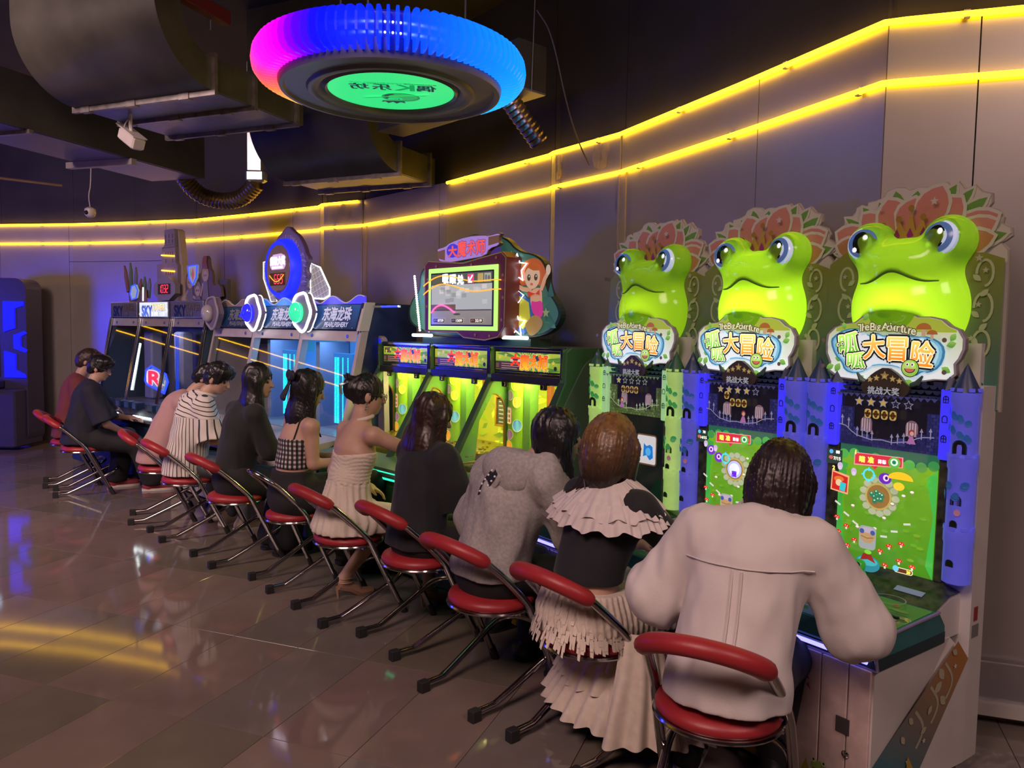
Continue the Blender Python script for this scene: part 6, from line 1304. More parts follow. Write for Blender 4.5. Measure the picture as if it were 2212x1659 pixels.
A = Art(front(.0985)); A.rect(-.15, .15, 2.03, 2.15, (.03, .012, .012)); A.build('digit_window', oc); A = Art(front(.0965)); seg7(A, '1032', -.125, 2.05, .040, .085, (1, .03, .05), .0075); A.build('digits', oc, 2.8)
# figure board (generic anime-style heroes) and weapon cluster
FGB = smooth_loop([(.34, 1.945), (.34, 2.22), (.40, 2.28), (.52, 2.30), (.62, 2.22), (.70, 2.28), (.74, 2.43), (.84, 2.44), (.86, 2.30), (.92, 2.26), (.92, 2.10), (1.08, 2.14), (1.12, 1.945)], 1)
m = MB(); m.prism(FGB, .18, .21, 'y'); fg = m.build('hero_board', mat('umber_board', (.14, .10, .10), rough=.5), sk)
A = Art(front(.1795))
for cx_, cz, hc in ((.44, 2.17, (.36, .24, .10)), (.78, 2.24, (.38, .24, .08)), (.62, 2.08, (.22, .16, .14))):
    A.ell(cx_, cz, .075, .085, hc); A.ell(cx_, cz - .02, .048, .055, (.42, .29, .24)); A.poly([(cx_ - .06, 1.96), (cx_ - .05, cz - .08), (cx_ + .05, cz - .08), (cx_ + .07, 1.96)], (.16, .13, .16)); A.line([(cx_ - .05, cz - .1), (cx_ - .10, 2.0)], .03, (.36, .26, .22)); [A.ell(cx_ + e * .02, cz - .015, .008, .014, (.08, .05, .06)) for e in (-1, 1)]
A.poly(smooth_loop([(.72, 2.30), (.74, 2.42), (.78, 2.44), (.84, 2.43), (.82, 2.36), (.86, 2.29)], 1), (.22, .06, .03)); A.build('hero_print', fg, .10)
m = MB(); m.box(.93, 1.12, .24, .28, 1.945, 2.18); m.build('side_slab', mat('dark_slab', (.10, .09, .09), rough=.5), sk)
SHD = [(.50, 2.33), (.70, 2.34), (.68, 2.20), (.60, 2.12), (.52, 2.20)]
m = MB(); m.prism(SHD, .13, .15, 'y'); sd = m.build('lit_shield', mat('shield_grey', (.4, .4, .42), rough=.3, emit=.35), sk); m = MB(); m.tube([(x, .125, z) for x, z in SHD], .008, 6, closed=True); m.build('shield_neon', neon('blue_neon_dim', (.02, .06, 1.0), 2.0), sd, True)
A = Art(front(.129)); A.poly([(.60, 2.32), (.63, 2.24), (.60, 2.16), (.57, 2.24)], (.5, .08, .1)); A.poly([(.55, 2.31), (.58, 2.24), (.55, 2.2)], (.1, .3, .15)); A.build('shield_print', sd, .5)
wp = MB()
for k, (x, z, a, l) in enumerate(((-1.02, 2.08, 1.85, .34), (-.96, 2.06, 1.62, .38), (-.88, 2.04, 1.5, .34), (-.80, 2.02, 1.35, .22), (-.70, 2.0, 1.5, .26), (-.62, 2.0, 1.4, .24))):
    d = (math.cos(a), math.sin(a)); n_ = (-d[1], d[0]); wp.M = Matrix.Identity(4); wp.m = k % 3
    wp.prism([(x - n_[0] * .03, z - n_[1] * .03), (x + d[0] * l * .7 - n_[0] * .035, z + d[1] * l * .7 - n_[1] * .035), (x + d[0] * l, z + d[1] * l), (x + d[0] * l * .6 + n_[0] * .035, z + d[1] * l * .6 + n_[1] * .035), (x + n_[0] * .03, z + n_[1] * .03)], .14 + .012 * k, .16 + .012 * k, 'y')
wp.m = 0; wp.prism([(-1.02, 1.945), (-1.05, 2.1), (-.6, 2.1), (-.58, 1.945)], .16, .18, 'y')
wo = wp.build('weapon_cluster', [mat('rust_metal', (.22, .10, .09), rough=.4), mat('moss_metal', (.10, .20, .10), rough=.4), mat('slate_metal', (.16, .17, .22), rough=.35)], sk); wo['kind'] = 'stuff'
m = MB(); m.prism([(-.86, 1.98), (-.90, 2.05), (-.86, 2.14), (-.76, 2.16), (-.70, 2.09), (-.74, 2.0)], .12, .14, 'y'); cr = m.build('lit_crest', mat('crest_pale', (.4, .5, .45), emit=.4), sk); m = MB(); m.tube([(x, .115, z) for x, z in [(-.86, 1.98), (-.90, 2.05), (-.86, 2.14), (-.76, 2.16), (-.70, 2.09), (-.74, 2.0)]], .008, 6, closed=True); m.build('crest_neon', neon('blue_neon_dim', (.02, .06, 1.0), 2.0), cr, True)
m = MB(); m.tube([(-.52, .10, 2.12), (-.53, .10, 1.96)], .008, 6); m.build('small_tube_light', neon('tube_white', (.85, 1, .97), 5.0), sk, True)
# ---------------------------------------------------------------- blue-lit cabinet at the far side
bc = thing('video_arcade_cabinet', 'dark cabinet with angular blue light panels and a round ring light', 'arcade machine', (-6.86, 10.35, 0), 0)
M_bd = mat('indigo_shell', (.05, .04, .09), rough=.35)
m = MB(); m.prism(rrect(-.42, .42, .06, 2.26, .14, 6), -.05, .30, 'y'); m.build('body', M_bd, bc)
for P in ([(.13, 1.955), (.40, 1.955), (.40, 1.90), (.28, 1.86), (.28, 1.60), (.13, 1.55)], [(.26, 1.51), (.40, 1.565), (.43, 1.535), (.35, 1.49), (.35, 1.36), (.43, 1.32), (.41, 1.28), (.26, 1.335)], [(.13, 1.30), (.28, 1.26), (.28, 1.05), (.40, .99), (.41, .945), (.13, .945)]):
    m = MB(); m.prism(P, -.075, -.05, 'y', 0); m.build('blue_light_panel', neon('blue_panel', (.004, .006, 1.0), 1.5), bc)
m = MB(); m.tube([(-.10 + .085 * math.cos(t), -.06, 2.10 + .085 * math.sin(t)) for t in np.linspace(0, 2 * PI, 28)[:-1]], .014, 8, closed=True); m.build('ring_light', neon('ring_white_blue', (.55, .75, 1), 3.0), bc, True)
m = MB(); m.box(-.40, .06, -.07, -.05, .95, 1.93, .01); sc2 = m.build('screen_bezel', mat('violet_bezel', (.07, .05, .14), rough=.3), bc)
A = Art(front(-.0715)); A.rect(-.37, .0, 1.0, 1.86, (.10, .08, .16)); A.ell(-.06, 1.70, .05, .06, (.45, .12, .14)); A.rect(-.3, -.02, 1.55, 1.58, (.1, .4, .6)); A.line([(-.2, 1.2), (-.03, 1.28)], .02, (.2, .5, .7)); A.line([(-.1, 1.08), (-.04, 1.14), (-.05, 1.04)], .02, (.1, .5, .7)); A.build('screen_picture', sc2, .6)
m = MB(); m.box(-.42, .12, -.50, -.05, .80, .92, .02); dk_ = m.build('control_deck', M_bd, bc); m = MB(); m.tube([(-.40, -.505, .88), (.05, -.505, .90)], .008, 6); m.build('deck_light', neon('blue_neon', (.01, .03, 1.0), 4.0), dk_, True)
m = MB(); m.box(-.40, .40, -.30, .30, .04, .80, .02); m.build('base', M_bd, bc)
# ================================================================== FOLDING STOOLS
M_red = mat('red_vinyl', (.33, .022, .028), rough=.42, var=.08, scale=6, bump=.04, bscale=90); M_tube = mat('chromed_tube', (.46, .44, .44), rough=.16, metal=1.0, var=.04); M_rub = mat('black_rubber', (.015, .015, .015), rough=.6)
def make_stool(label, pad=True):
    t = thing('folding_stool', label, 'stool', group='red round folding stools')
    m = MB(); m.lathe([(0, .488), (.10, .488), (.150, .482), (.172, .468), (.178, .452), (.176, .438), (.168, .432), (0, .432)], 40); m.build('seat', M_red, t, True, 60)
    m = MB(); m.tube([(.176 * math.cos(a), .176 * math.sin(a), .427) for a in np.linspace(0, 2 * PI, 41)[:-1]], .0095, 8, closed=True); m.build('seat_ring', M_tube, t, True)
    m = MB(); m.box(-.185, .185, -.012, .012, .412, .420); m.build('seat_bar', M_tube, t)
    half = [(.205, .215, .012), (.198, .10, .27), (.193, .035, .425), (.190, .02, .46), (.186, -.02, .515), (.176, -.10, .605), (.165, -.165, .672)]
    top = [(.165 * math.cos(a), -.165 - .115 * math.sin(a), .672 + .088 * math.sin(a)) for a in np.linspace(.25, PI - .25, 11)]
    L = [(-x, y, z) for x, y, z in reversed(half)]; path = smooth_path(half, 1) + top + smooth_path(L, 1)
    m = MB(); m.tube(path, .0160, 12); m.build('back_frame', M_tube, t, True)
    if pad:
        P = [(.165 * math.cos(a), -.165 - .115 * math.sin(a), .672 + .088 * math.sin(a)) for a in np.linspace(.12, PI - .12, 19)]
        m = MB(); m.tube(P, [.024] + [.0315] * 17 + [.024], 14); m.build('back_pad', M_red, t, True)
    for sx in (-1, 1): m = MB(); m.tube([(sx * .2055, .222, .0), (sx * .203, .19, .075)], .0185, 10); m.build('front_foot', M_rub, t, True)
    s_ = [(.158, -.235, .034), (.158, -.135, .036), (.160, -.115, .040), (.178, .09, .150), (.184, .16, .190), (.176, .215, .222), (.13, .255, .240), (.06, .268, .245)]
    pth = smooth_path(s_ + [(-x, y, z) for x, y, z in reversed(s_)], 2)
    m = MB(); m.tube(pth, .0150, 12); m.build('foot_rail', M_tube, t, True)
    for sx in (-1, 1): m = MB(); m.box(sx * .158 - .018, sx * .158 + .018, -.245, -.200, 0, .052, .003); m.build('rear_foot', M_rub, t)
    return t
STOOLS = [  # x, y, heading, label
    ('white', .70, 2.50, 62, 'red folding stool under the woman in the white shirt'),
    ('skirt', .335, 3.10, 40, 'red folding stool under the tiered cream tulle skirt'),
    ('hoodie', -.08, 3.54, 43, 'red folding stool under the person in the grey eared hoodie'),
    ('black', -.49, 4.14, 38, 'red folding stool under the long-haired woman in a loose black shirt, beside the white dress'),
    ('dress', -.96, 4.55, 39, 'red folding stool under the short white dress'),
    ('plaid', -1.43, 5.06, 38, 'folding stool whose bare chrome back hoop has lost its red pad'),
    ('blackhair', -1.99, 5.58, 41, 'red folding stool under the woman all in black between striped shirt and plaid top'),
    ('striped', -2.60, 6.20, 38, 'red folding stool under the boy in the striped shirt'),
    ('pink', -3.02, 6.68, 24, 'red folding stool behind the striped boy, under a dusty pink top'),
    ('tee', -4.25, 7.66, 30, 'red folding stool under the man in the dark tee and glasses'),
    ('farred', -4.60, 8.08, 30, 'farthest red folding stool, mostly hidden by the one next to it')]
_st = None
ST = {}
for k, x, y, hd, lab in STOOLS:
    rz = math.radians(hd) - PI / 2; ST[k] = (x, y, rz)
    if k == 'plaid': o = make_stool(lab, pad=False)
    elif _st is None: o = _st = make_stool(lab)
    else: o = dup(_st, label=lab)
    o.location = (x, y, 0); o.rotation_euler = (0, 0, rz)
    if k == 'white': o.scale = (1.16, 1.12, 1.0)
# ================================================================== PEOPLE
M_skin = mat('warm_skin', (.50, .30, .22), rough=.5, var=.05, sss=.0); M_skin2 = mat('tan_skin', (.40, .23, .16), rough=.5, var=.05)
M_hairb = mat('black_hair', (.010, .008, .010), rough=.38, var=.3, scale=30); M_hairbr = mat('dark_brown_hair', (.020, .011, .010), rough=.40, var=.4, scale=30)
V = lambda *a: np.array(a, np.float64)
def rot(yaw=0, pitch=0, roll=0):
    """columns: right, forward, up of a head; yaw>0 turns to the person's left, pitch>0 looks down"""
    cy, sy, cp, sp, cr, sr = math.cos(yaw), math.sin(yaw), math.cos(-pitch), math.sin(-pitch), math.cos(roll), math.sin(roll)
    Z = np.array([[cy, -sy, 0], [sy, cy, 0], [0, 0, 1]]); X = np.array([[1, 0, 0], [0, cp, -sp], [0, sp, cp]]); Y = np.array([[cr, 0, sr], [0, 1, 0], [-sr, 0, cr]])
    return Z @ X @ Y
YF = (0, 1, 0)
class Pose:
    def __init__(s, key, **k):
        s.x, s.y, s.rz = ST[key]; s.k = k
        g = lambda n, d: V(*k.get(n, d))
        s.pel = g('pel', (0, -.02, .575)); s.head = g('head', (0, .08, 1.22)); s.sc = g('sc', (s.head[0] * .6, s.head[1] * .5, s.head[2] - .20))
        s.neck = g('neck', tuple(s.sc * .45 + s.head * .55 - V(0, .01, .01))); s.R = rot(*k.get('look', (0, .25, 0))); s.hw = k.get('hw', .165)
        ax = V(*k.get('shax', (1, 0, 0))); ax = ax / np.linalg.norm(ax); s.ax = ax
        s.sl, s.sr = s.sc - ax * s.hw, s.sc + ax * s.hw
        s.wa = g('waist', tuple(s.pel * .58 + s.sc * .42 + V(0, -.015, 0))); s.ch = s.wa * .38 + s.sc * .62
        s.el, s.er = g('el', tuple(s.sl + V(-.06, .06, -.26))), g('er', tuple(s.sr + V(.06, .06, -.26)))
        s.wl, s.wr = g('wl', tuple(s.el + V(.05, .22, -.02))), g('wr', tuple(s.er + V(-.05, .22, -.02)))
        s.hl, s.hr = s.pel + V(-.085, .02, -.015), s.pel + V(.085, .02, -.015)
        s.kl, s.kr = g('kl', (-.13, .40, .50)), g('kr', (.13, .40, .50)); s.al, s.ar = g('al', (-.13, .42, .10)), g('ar', (.13, .42, .10))
        s.tl, s.tr = g('tl', tuple(s.al + V(0, .15, -.065))), g('tr', tuple(s.ar + V(0, .15, -.065)))
    def torso(s, P, o=0.0, bust=0.0):
        d = s_cone(P, s.pel, s.wa, .150 + o, .118 + o, (YF, 1.28)); d = _smin(d, s_cone(P, s.wa, s.ch, .118 + o, .138 + o, (YF, 1.32)), .05)
        d = _smin(d, s_cone(P, s.ch, s.sc - V(0, 0, .02), .138 + o, .095 + o, (YF, 1.35)), .05); d = _smin(d, s_cone(P, s.sl, s.sr, .048 + o, .048 + o), .06); return d
    def arms(s, P, o=0.0, lo=True, side='lr', flare=0.0):
        d = 9.0
        for q, a, b, c in (('l', s.sl, s.el, s.wl), ('r', s.sr, s.er, s.wr)):
            if q not in side: continue
            d = np.minimum(d, s_cone(P, a, b, .047 + o, .038 + o + flare)); 
            if lo: d = _smin(d, s_cone(P, b, c, .038 + o + flare * .6, .026 + o * 1.1), .02)
        return d
    def legs(s, P, o=0.0, lo=True, flare=0.0):
        d = 9.0
        for a, b, c in ((s.hl, s.kl, s.al), (s.hr, s.kr, s.ar)):
            d = np.minimum(d, s_cone(P, a, b, .088 + o, .060 + o)); 
            if lo: d = _smin(d, s_cone(P, b, c, .058 + o, .036 + o + flare), .03)
        return d
    def headd(s, P):
        q = ((P - s.head) @ s.R).astype(np.float32)
        d = s_ell(q, (0, -.008, .020), (.074, .092, .098)); d = _smin(d, s_ell(q, (0, .030, -.045), (.055, .058, .070)), .035); d = _smin(d, s_ell(q, (0, .062, -.088), (.022, .022, .020)), .02)
        d = _smin(d, s_cone(q, (0, .088, .012), (0, .107, -.026), .008, .0125), .012)
        d = _smin(d, s_ell(q, (0, .086, -.058), (.021, .012, .010)), .008); d = d + .006 * np.exp(-(((np.abs(q[:, 0]) - .031) / .016) ** 2 + ((q[:, 2] - .005) / .012) ** 2)) * (q[:, 1] > .04)
        for e in (-1, 1): d = _smin(d, s_ell(q, (e * .077, -.010, -.010), (.010, .020, .032)), .008)
        return d
    def hands(s, P):
        d = 9.0
        for q, w, e in (('l', s.wl, s.el), ('r', s.wr, s.er)):
            f = (w - e) / np.linalg.norm(w - e); hd = s.k.get('hd' + q)
            if hd is not None: f = V(*hd); f = f / np.linalg.norm(f)
            n = V(*s.k.get('hn' + q, (0, 0, 1))); r = np.cross(f, n); r /= np.linalg.norm(r); n = np.cross(r, f); sg = 1 if q == 'r' else -1
            palm = w + f * .050; d = np.minimum(d, s_ell(P, palm, (.040, .048, .016), np.stack([r, f, n], 1))); d = _smin(d, s_cone(P, w - f * .01, w + f * .03, .026, .026), .02)
            cu = s.k.get('curl', .5)
            for i, (u, l) in enumerate(((-.030, .030), (-.010, .035), (.010, .033), (.029, .025))):
                u = -u * sg if q == 'l' else -u; b0 = palm + f * .040 + r * u; b1 = b0 + (f * math.cos(cu * .7) - n * math.sin(cu * .7)) * l; b2 = b1 + (f * math.cos(cu * 1.9) - n * math.sin(cu * 1.9)) * l * .9
                d = np.minimum(d, np.minimum(s_cone(P, b0, b1, .0092, .0085), s_cone(P, b1, b2, .0085, .0072)))
            b0 = w + f * .025 - r * .030 * sg; b1 = b0 + (f * .6 - r * .7 * sg - n * .3) * .036; b2 = b1 + (f * .9 - n * .35) * .030
            d = _smin(d, s_cone(P, b0, b1, .013, .0105), .01); d = np.minimum(d, s_cone(P, b1, b2, .0105, .0085))
        return d
    def body(s, P):
        d = s.torso(P); d = _smin(d, s.arms(P), .03); d = _smin(d, s.legs(P), .05); d = _smin(d, s_cone(P, s.sc + V(0, 0, .0), s.neck, .062, .050), .04); d = _smin(d, s_cone(P, s.neck, s.head + s.R @ V(0, -.012, -.05), .050, .052), .03)
        d = _smin(d, s.headd(P), .02); d = _smin(d, s.hands(P), .012)
        for a, t in ((s.al, s.tl), (s.ar, s.tr)): d = _smin(d, s_cone(P, a + V(0, -.02, -.03), t, .036, .026), .03)
        return d
def bbox(pts, m): A = np.array(pts); return A.min(0) - m, A.max(0) + m
def cloth(name, fn, lo, hi, h, m, par, attrs=None, it=2):
    v, q = sculpt(fn, lo, hi, h); v = relax(v, q, it, .5)
    if len(v) == 0: return None
    return quad_mesh(name, v, q, m, par, {k: f(v) for k, f in (attrs or {}).items()})
def folds(P, amp, sc=(14, 14, 6), seed=1): return amp * vnoise(P * np.array(sc, np.float32) + 50, 1.0, seed)
def hair_fn(s, kind, length=.30, wide=.10, spread=(0, -.05)):
    hc = s.head
    def fn(P):
        q = ((P - hc) @ s.R).astype(np.float32)
        th = np.arctan2(q[:, 0], q[:, 1] + .02); gro = .0030 * np.sin(th * 46 + 2.5 * vnoise(P * 9 + 40, 1.0, 3)) + .003 * vnoise(np.stack([th * 9 + 60, P[:, 2] * 3 + 60, P[:, 2] * 0 + 60], 1), 1.0, 4)
        cap = s_ell(q, (0, -.014, .026), (.088, .108, .112))
        if kind == 'short':
            d = _smin(cap, s_ell(q, (0, .03, .085), (.080, .085, .05)), .04); d = _smin(d, s_ell(q, (0, -.06, -.02), (.070, .055, .075)), .03); d = d + .007 * vnoise(P * 38 + 50, 1.0, 5) + gro
            face = s_ell(q, (0, .085, -.055), (.068, .068, .092)); d = np.maximum(d, -face); d = np.maximum(d, -(q[:, 2] + .078)); return np.maximum(d, -s_ell(q, (0, .02, -.075), (.10, .060, .055)))
        if kind == 'bob':
            d = _smin(cap, s_ell(q, (0, -.022, -.045), (.108, .112, .155)), .05)
            low = -length; d = np.maximum(d, low - q[:, 2] + .012 * vnoise(P * 12 + 40, 1.0, 6)); 
            for e in (-1, 1): d = _smin(d, s_cone(q, (e * .080, .035, .0), (e * .082, .045, low + .04), .030, .022), .03)
            d = d + gro * 1.2; return np.maximum(d, -s_ell(q, (0, .105, -.065), (.060, .075, .105)))
        if kind == 'bun':
            d = s_ell(q, (0, -.012, .024), (.083, .103, .107)); d = _smin(d, s_ell(q, (-.010, -.105, .030), (.050, .045, .070)), .025)
            for e in range(6): a = .5 + e * .42; d = _smin(d, s_cone(q, (-.01, -.12, .07), (-.01 + .075 * math.cos(a), -.13 - .02 * (e % 2), .07 + .045 * math.sin(a)), .012, .004), .012)
            d = d + gro + .003 * vnoise(P * 40 + 50, 1.0, 5); d = np.maximum(d, -s_ell(q, (0, .085, -.055), (.066, .066, .094))); return np.maximum(d, -(q[:, 2] + .070))
        # long hair: curtain down the back in world space
        a = hc + s.R @ V(0, -.055, .03); b = hc + V(spread[0] * .5, -.075 + spread[1] * .4, -.17); c = hc + V(spread[0], -.075 + spread[1], -length)
        d = _smin(cap, s_cone(P, a, b, .080, wide, (YF, 1.9)), .05); d = _smin(d, s_cone(P, b, c, wide, wide * .80, (YF, 2.1)), .04)
        for e in (-1, 1): d = _smin(d, s_cone(P, hc + s.R @ V(e * .070, .015, .0), hc + V(e * .085 + spread[0] * .4, -.01, -.20), .028, .030), .03)
        d = d + gro + .006 * vnoise(P * np.array((38, 38, 4), np.float32) + 50, 1.0, 7)
        d = np.maximum(d, c[2] + .02 * vnoise(P * np.array((30, 30, 2), np.float32) + 30, 1.0, 8) - P[:, 2]); return np.maximum(d, -s_ell(q, (0, .095, -.045), (.060, .068, .100)))
    return fn
def make_person(key, label, P_, h=.0085, skin=None):
    s = Pose(key, **P_); t = thing('person', label, 'person', (s.x, s.y, 0), s.rz, 'people playing at the row of cabinets')
    lo, hi = bbox([s.head + V(0, 0, .13), s.head + V(.12, .12, 0), s.head - V(.12, .12, 0), s.sl, s.sr, s.el, s.er, s.wl, s.wr, s.pel, s.kl, s.kr, s.al, s.ar, s.tl, s.tr], .14); lo[2] = max(lo[2], .002)
    cloth('body', s.body, lo, hi, h, skin or M_skin, t, it=1)
    for e in (-1, 1): m = MB(); c = s.head + s.R @ V(e * .031, .0745, .005); m.ball(tuple(c), .0105, 10, 6); m.build('eye', mat('dark_eye', (.015, .010, .008), rough=.15), t, True)
    m = MB(); R = Matrix([list(r) for r in s.R]).to_4x4(); m.M = Matrix.Translation(Vector(s.head)) @ R; m.ball((0, .0925, -.058), (.019, .006, .0075), 12, 6); m.build('lips', mat('rose_lips', (.40, .12, .11), rough=.4), t, True)
    m = MB(); m.M = Matrix.Translation(Vector(s.head)) @ R
    for e in (-1, 1): m.tube([(e * .016, .086, .027), (e * .032, .085, .033), (e * .047, .074, .028)], .0028, 6)
    m.build('eyebrows', M_hairb, t, True)
    s.lo, s.hi, s.t, s.h = lo, hi, t, h; return s
def hair(s, kind, m=None, h=.008, **k):
    L = k.get('length', .3); ex = abs(k.get('spread', (0, 0))[0]) + .22
    return cloth('hair', hair_fn(s, kind, **k), s.head - V(ex, .30, L + .08), s.head + V(ex, .18, .17), h, m or M_hairb, s.t, it=1)
def top(s, m, hem, o=.018, sleeve='short', neck=.085, flare=.02, name='shirt', fold=.006, hemw=.17, attrs=None, h=None, sl_t=.75, neckdz=.0, hemy=0.0):
    hc = V(s.pel[0], s.pel[1] + hemy, hem)
    def fn(P):
        d = s.torso(P, o); d = _smin(d, s_cone(P, s.ch, hc, .135 + o, hemw, (YF, 1.25)), .04)
        if sleeve != 'none':
            for a, b, c in ((s.sl, s.el, s.wl), (s.sr, s.er, s.wr)):
                if sleeve == 'short': e = a + (b - a) * sl_t; w = s_cone(P, a, b, .054 + o, .052 + o + flare); n = (b - a) / np.linalg.norm(b - a); w = np.maximum(w, ((P - e) @ n).astype(np.float32))
                else:
                    w = s_cone(P, a, b, .052 + o, .046 + o + flare); w = _smin(w, s_cone(P, b, c, .046 + o + flare, .030 + o * .7 + flare * .2), .03); n = (c - b) / np.linalg.norm(c - b); w = np.maximum(w, ((P - (c - n * .01)) @ n).astype(np.float32))
                d = _smin(d, w, .035)
        d = d + folds(P, fold) + folds(P, fold * .5, (30, 30, 12), 2); d = np.maximum(d, hem + .008 * vnoise(P * 9 + 20, 1.0, 9) - P[:, 2]); nb = s.neck * .75 + s.head * .25 + V(0, .01, neckdz); return np.maximum(d, -s_ball(P, nb, neck))
    lo, hi = s.lo.copy(), s.hi.copy(); lo[2] = hem - .03; hi[2] = s.head[2]
    return cloth(name, fn, lo - V(.06, .06, 0), hi + V(.06, .06, 0), h or s.h, m, s.t, attrs)
def trousers(s, m, o=.016, flare=.0, ank=.0, name='trousers', waist=None):
    wz = (waist or s.pel[2] + .10)
    def fn(P):
        d = s.legs(P, o, True, flare); d = _smin(d, s_cone(P, s.pel, s.wa, .150 + o, .125 + o, (YF, 1.26)), .06); d = d + folds(P, .006, (16, 16, 10), 3); d = np.maximum(d, P[:, 2] - wz)
        return np.maximum(d, np.minimum(s.al[2], s.ar[2]) - .05 + ank - P[:, 2])
    lo, hi = s.lo.copy(), s.hi.copy(); hi[2] = wz + .03
    return cloth(name, fn, lo, hi, s.h, m, s.t)
def shoes(s, m, sole, h=.007):
    for a, t_ in ((s.al, s.tl), (s.ar, s.tr)):
        d_ = (t_ - a); d_[2] = 0; d_ = d_ / np.linalg.norm(d_); base = V(a[0], a[1], t_[2] - .005)
        def fn(P):
            d = s_cone(P, base - d_ * .045 + V(0, 0, .012), base + d_ * .175, .046, .036); d = _smin(d, s_cone(P, base - d_ * .03, base - d_ * .02 + V(0, 0, .07), .046, .042), .03); return np.maximum(d, base[2] - .03 - P[:, 2])
        c = base + d_ * .06; o = cloth('shoe', fn, c - V(.2, .2, .06), c + V(.2, .2, .15), h, m, s.t, it=1)
        sm = MB(); A = math.atan2(d_[1], d_[0]); sm.M = Matrix.Translation(Vector(base)) @ Matrix.Rotation(A, 4, 'Z'); sm.prism(smooth_loop([(-.095, -.03), (-.07, -.047), (.05, -.047), (.16, -.045), (.215, -.02), (.215, .02), (.16, .045), (.05, .047), (-.07, .047), (-.095, .03)], 1), -.036, -.012, 'z'); sm.build('sole', sole, o)
def glasses(s):
    m = MB(); m.M = Matrix.Translation(Vector(s.head)) @ Matrix([list(r) for r in s.R]).to_4x4()
    for e in (-1, 1):
        m.tube([(e * .034 + .023 * math.cos(a), .104, .003 + .019 * math.sin(a)) for a in np.linspace(0, 2 * PI, 19)[:-1]], .0022, 6, closed=True); m.tube([(e * .057, .102, .008), (e * .083, .06, .012), (e * .086, -.01, .008)], .0022, 6)
    m.tube([(-.011, .106, .006), (.011, .106, .006)], .0022, 6); m.build('glasses', mat('thin_metal_frame', (.25, .25, .27), rough=.2, metal=.9), s.t)
def stripe_mat(name, base, ink, freq, duty, attr='u'):
    m = bpy.data.materials.new(name); m.use_nodes = True; nt = m.node_tree; b = nt.nodes['Principled BSDF']; a = nt.nodes.new('ShaderNodeAttribute'); a.attribute_name = attr
    mu = nt.nodes.new('ShaderNodeMath'); mu.operation = 'MULTIPLY'; mu.inputs[1].default_value = freq; fr = nt.nodes.new('ShaderNodeMath'); fr.operation = 'FRACT'; lt = nt.nodes.new('ShaderNodeMath'); lt.operation = 'LESS_THAN'; lt.inputs[1].default_value = duty
    mx = nt.nodes.new('ShaderNodeMix'); mx.data_type = 'RGBA'; mx.inputs[6].default_value = (*base, 1); mx.inputs[7].default_value = (*ink, 1)
    nt.links.new(a.outputs['Fac'], mu.inputs[0]); nt.links.new(mu.outputs[0], fr.inputs[0]); nt.links.new(fr.outputs[0], lt.inputs[0]); nt.links.new(lt.outputs[0], mx.inputs[0]); nt.links.new(mx.outputs[2], b.inputs['Base Color']); b.inputs['Roughness'].default_value = .8; return m
def plaid_mat(name, base, ink, f1, f2):
    m = stripe_mat(name, base, ink, f1, .5, 'u'); nt = m.node_tree; b = nt.nodes['Principled BSDF']; a = nt.nodes.new('ShaderNodeAttribute'); a.attribute_name = 'w'
    mu = nt.nodes.new('ShaderNodeMath'); mu.operation = 'MULTIPLY'; mu.inputs[1].default_value = f2; fr = nt.nodes.new('ShaderNodeMath'); fr.operation = 'FRACT'; lt = nt.nodes.new('ShaderNodeMath'); lt.operation = 'LESS_THAN'; lt.inputs[1].default_value = .5
    m2 = nt.nodes.new('ShaderNodeMix'); m2.data_type = 'RGBA'; m2.blend_type = 'MULTIPLY'; old = b.inputs['Base Color'].links[0].from_socket; m2.inputs[7].default_value = (.22, .20, .22, 1)
    nt.links.new(a.outputs['Fac'], mu.inputs[0]); nt.links.new(mu.outputs[0], fr.inputs[0]); nt.links.new(fr.outputs[0], lt.inputs[0]); nt.links.new(lt.outputs[0], m2.inputs[0]); nt.links.new(old, m2.inputs[6]); nt.links.new(m2.outputs[2], b.inputs['Base Color']); return m
M_blkc = mat('black_cotton', (.012, .012, .015), rough=.85, var=.15, sheen=.1); M_pants = mat('black_trouser_cloth', (.014, .013, .016), rough=.85, var=.15); M_navyc = mat('navy_black_tee', (.012, .013, .026), rough=.85)
M_wshirt = mat('white_shirt_cloth', (.66, .60, .58), rough=.75, var=.03, bump=.05, bscale=120); M_grey = mat('grey_marl', (.36, .335, .325), rough=.9, var=.16, scale=70, bump=.12, bscale=160); M_cream = mat('cream_tulle', (.70, .60, .50), rough=.8, var=.08, scale=30); M_dress = mat('ivory_crinkle', (.66, .57, .48), rough=.8, var=.05, bump=.25, bscale=60)
M_shoeb = mat('black_shoe', (.015, .015, .017), rough=.5); M_sole = mat('pale_sole', (.6, .56, .52), rough=.6); M_shoer = mat('red_sneaker', (.28, .03, .04), rough=.5)
def Lw(key, p):     # hall point -> the sitter's own axes
    x, y, rz = ST[key]; dx, dy = p[0] - x, p[1] - y; c, s_ = math.cos(-rz), math.sin(-rz); return (dx * c - dy * s_, dx * s_ + dy * c, p[2])
def F3w(x, y, z, k=0): p = FC3 - FR * .718 * k; n = Vector((-FR.y, FR.x)); q = p + FR * x + n * y; return (q.x, q.y, z)

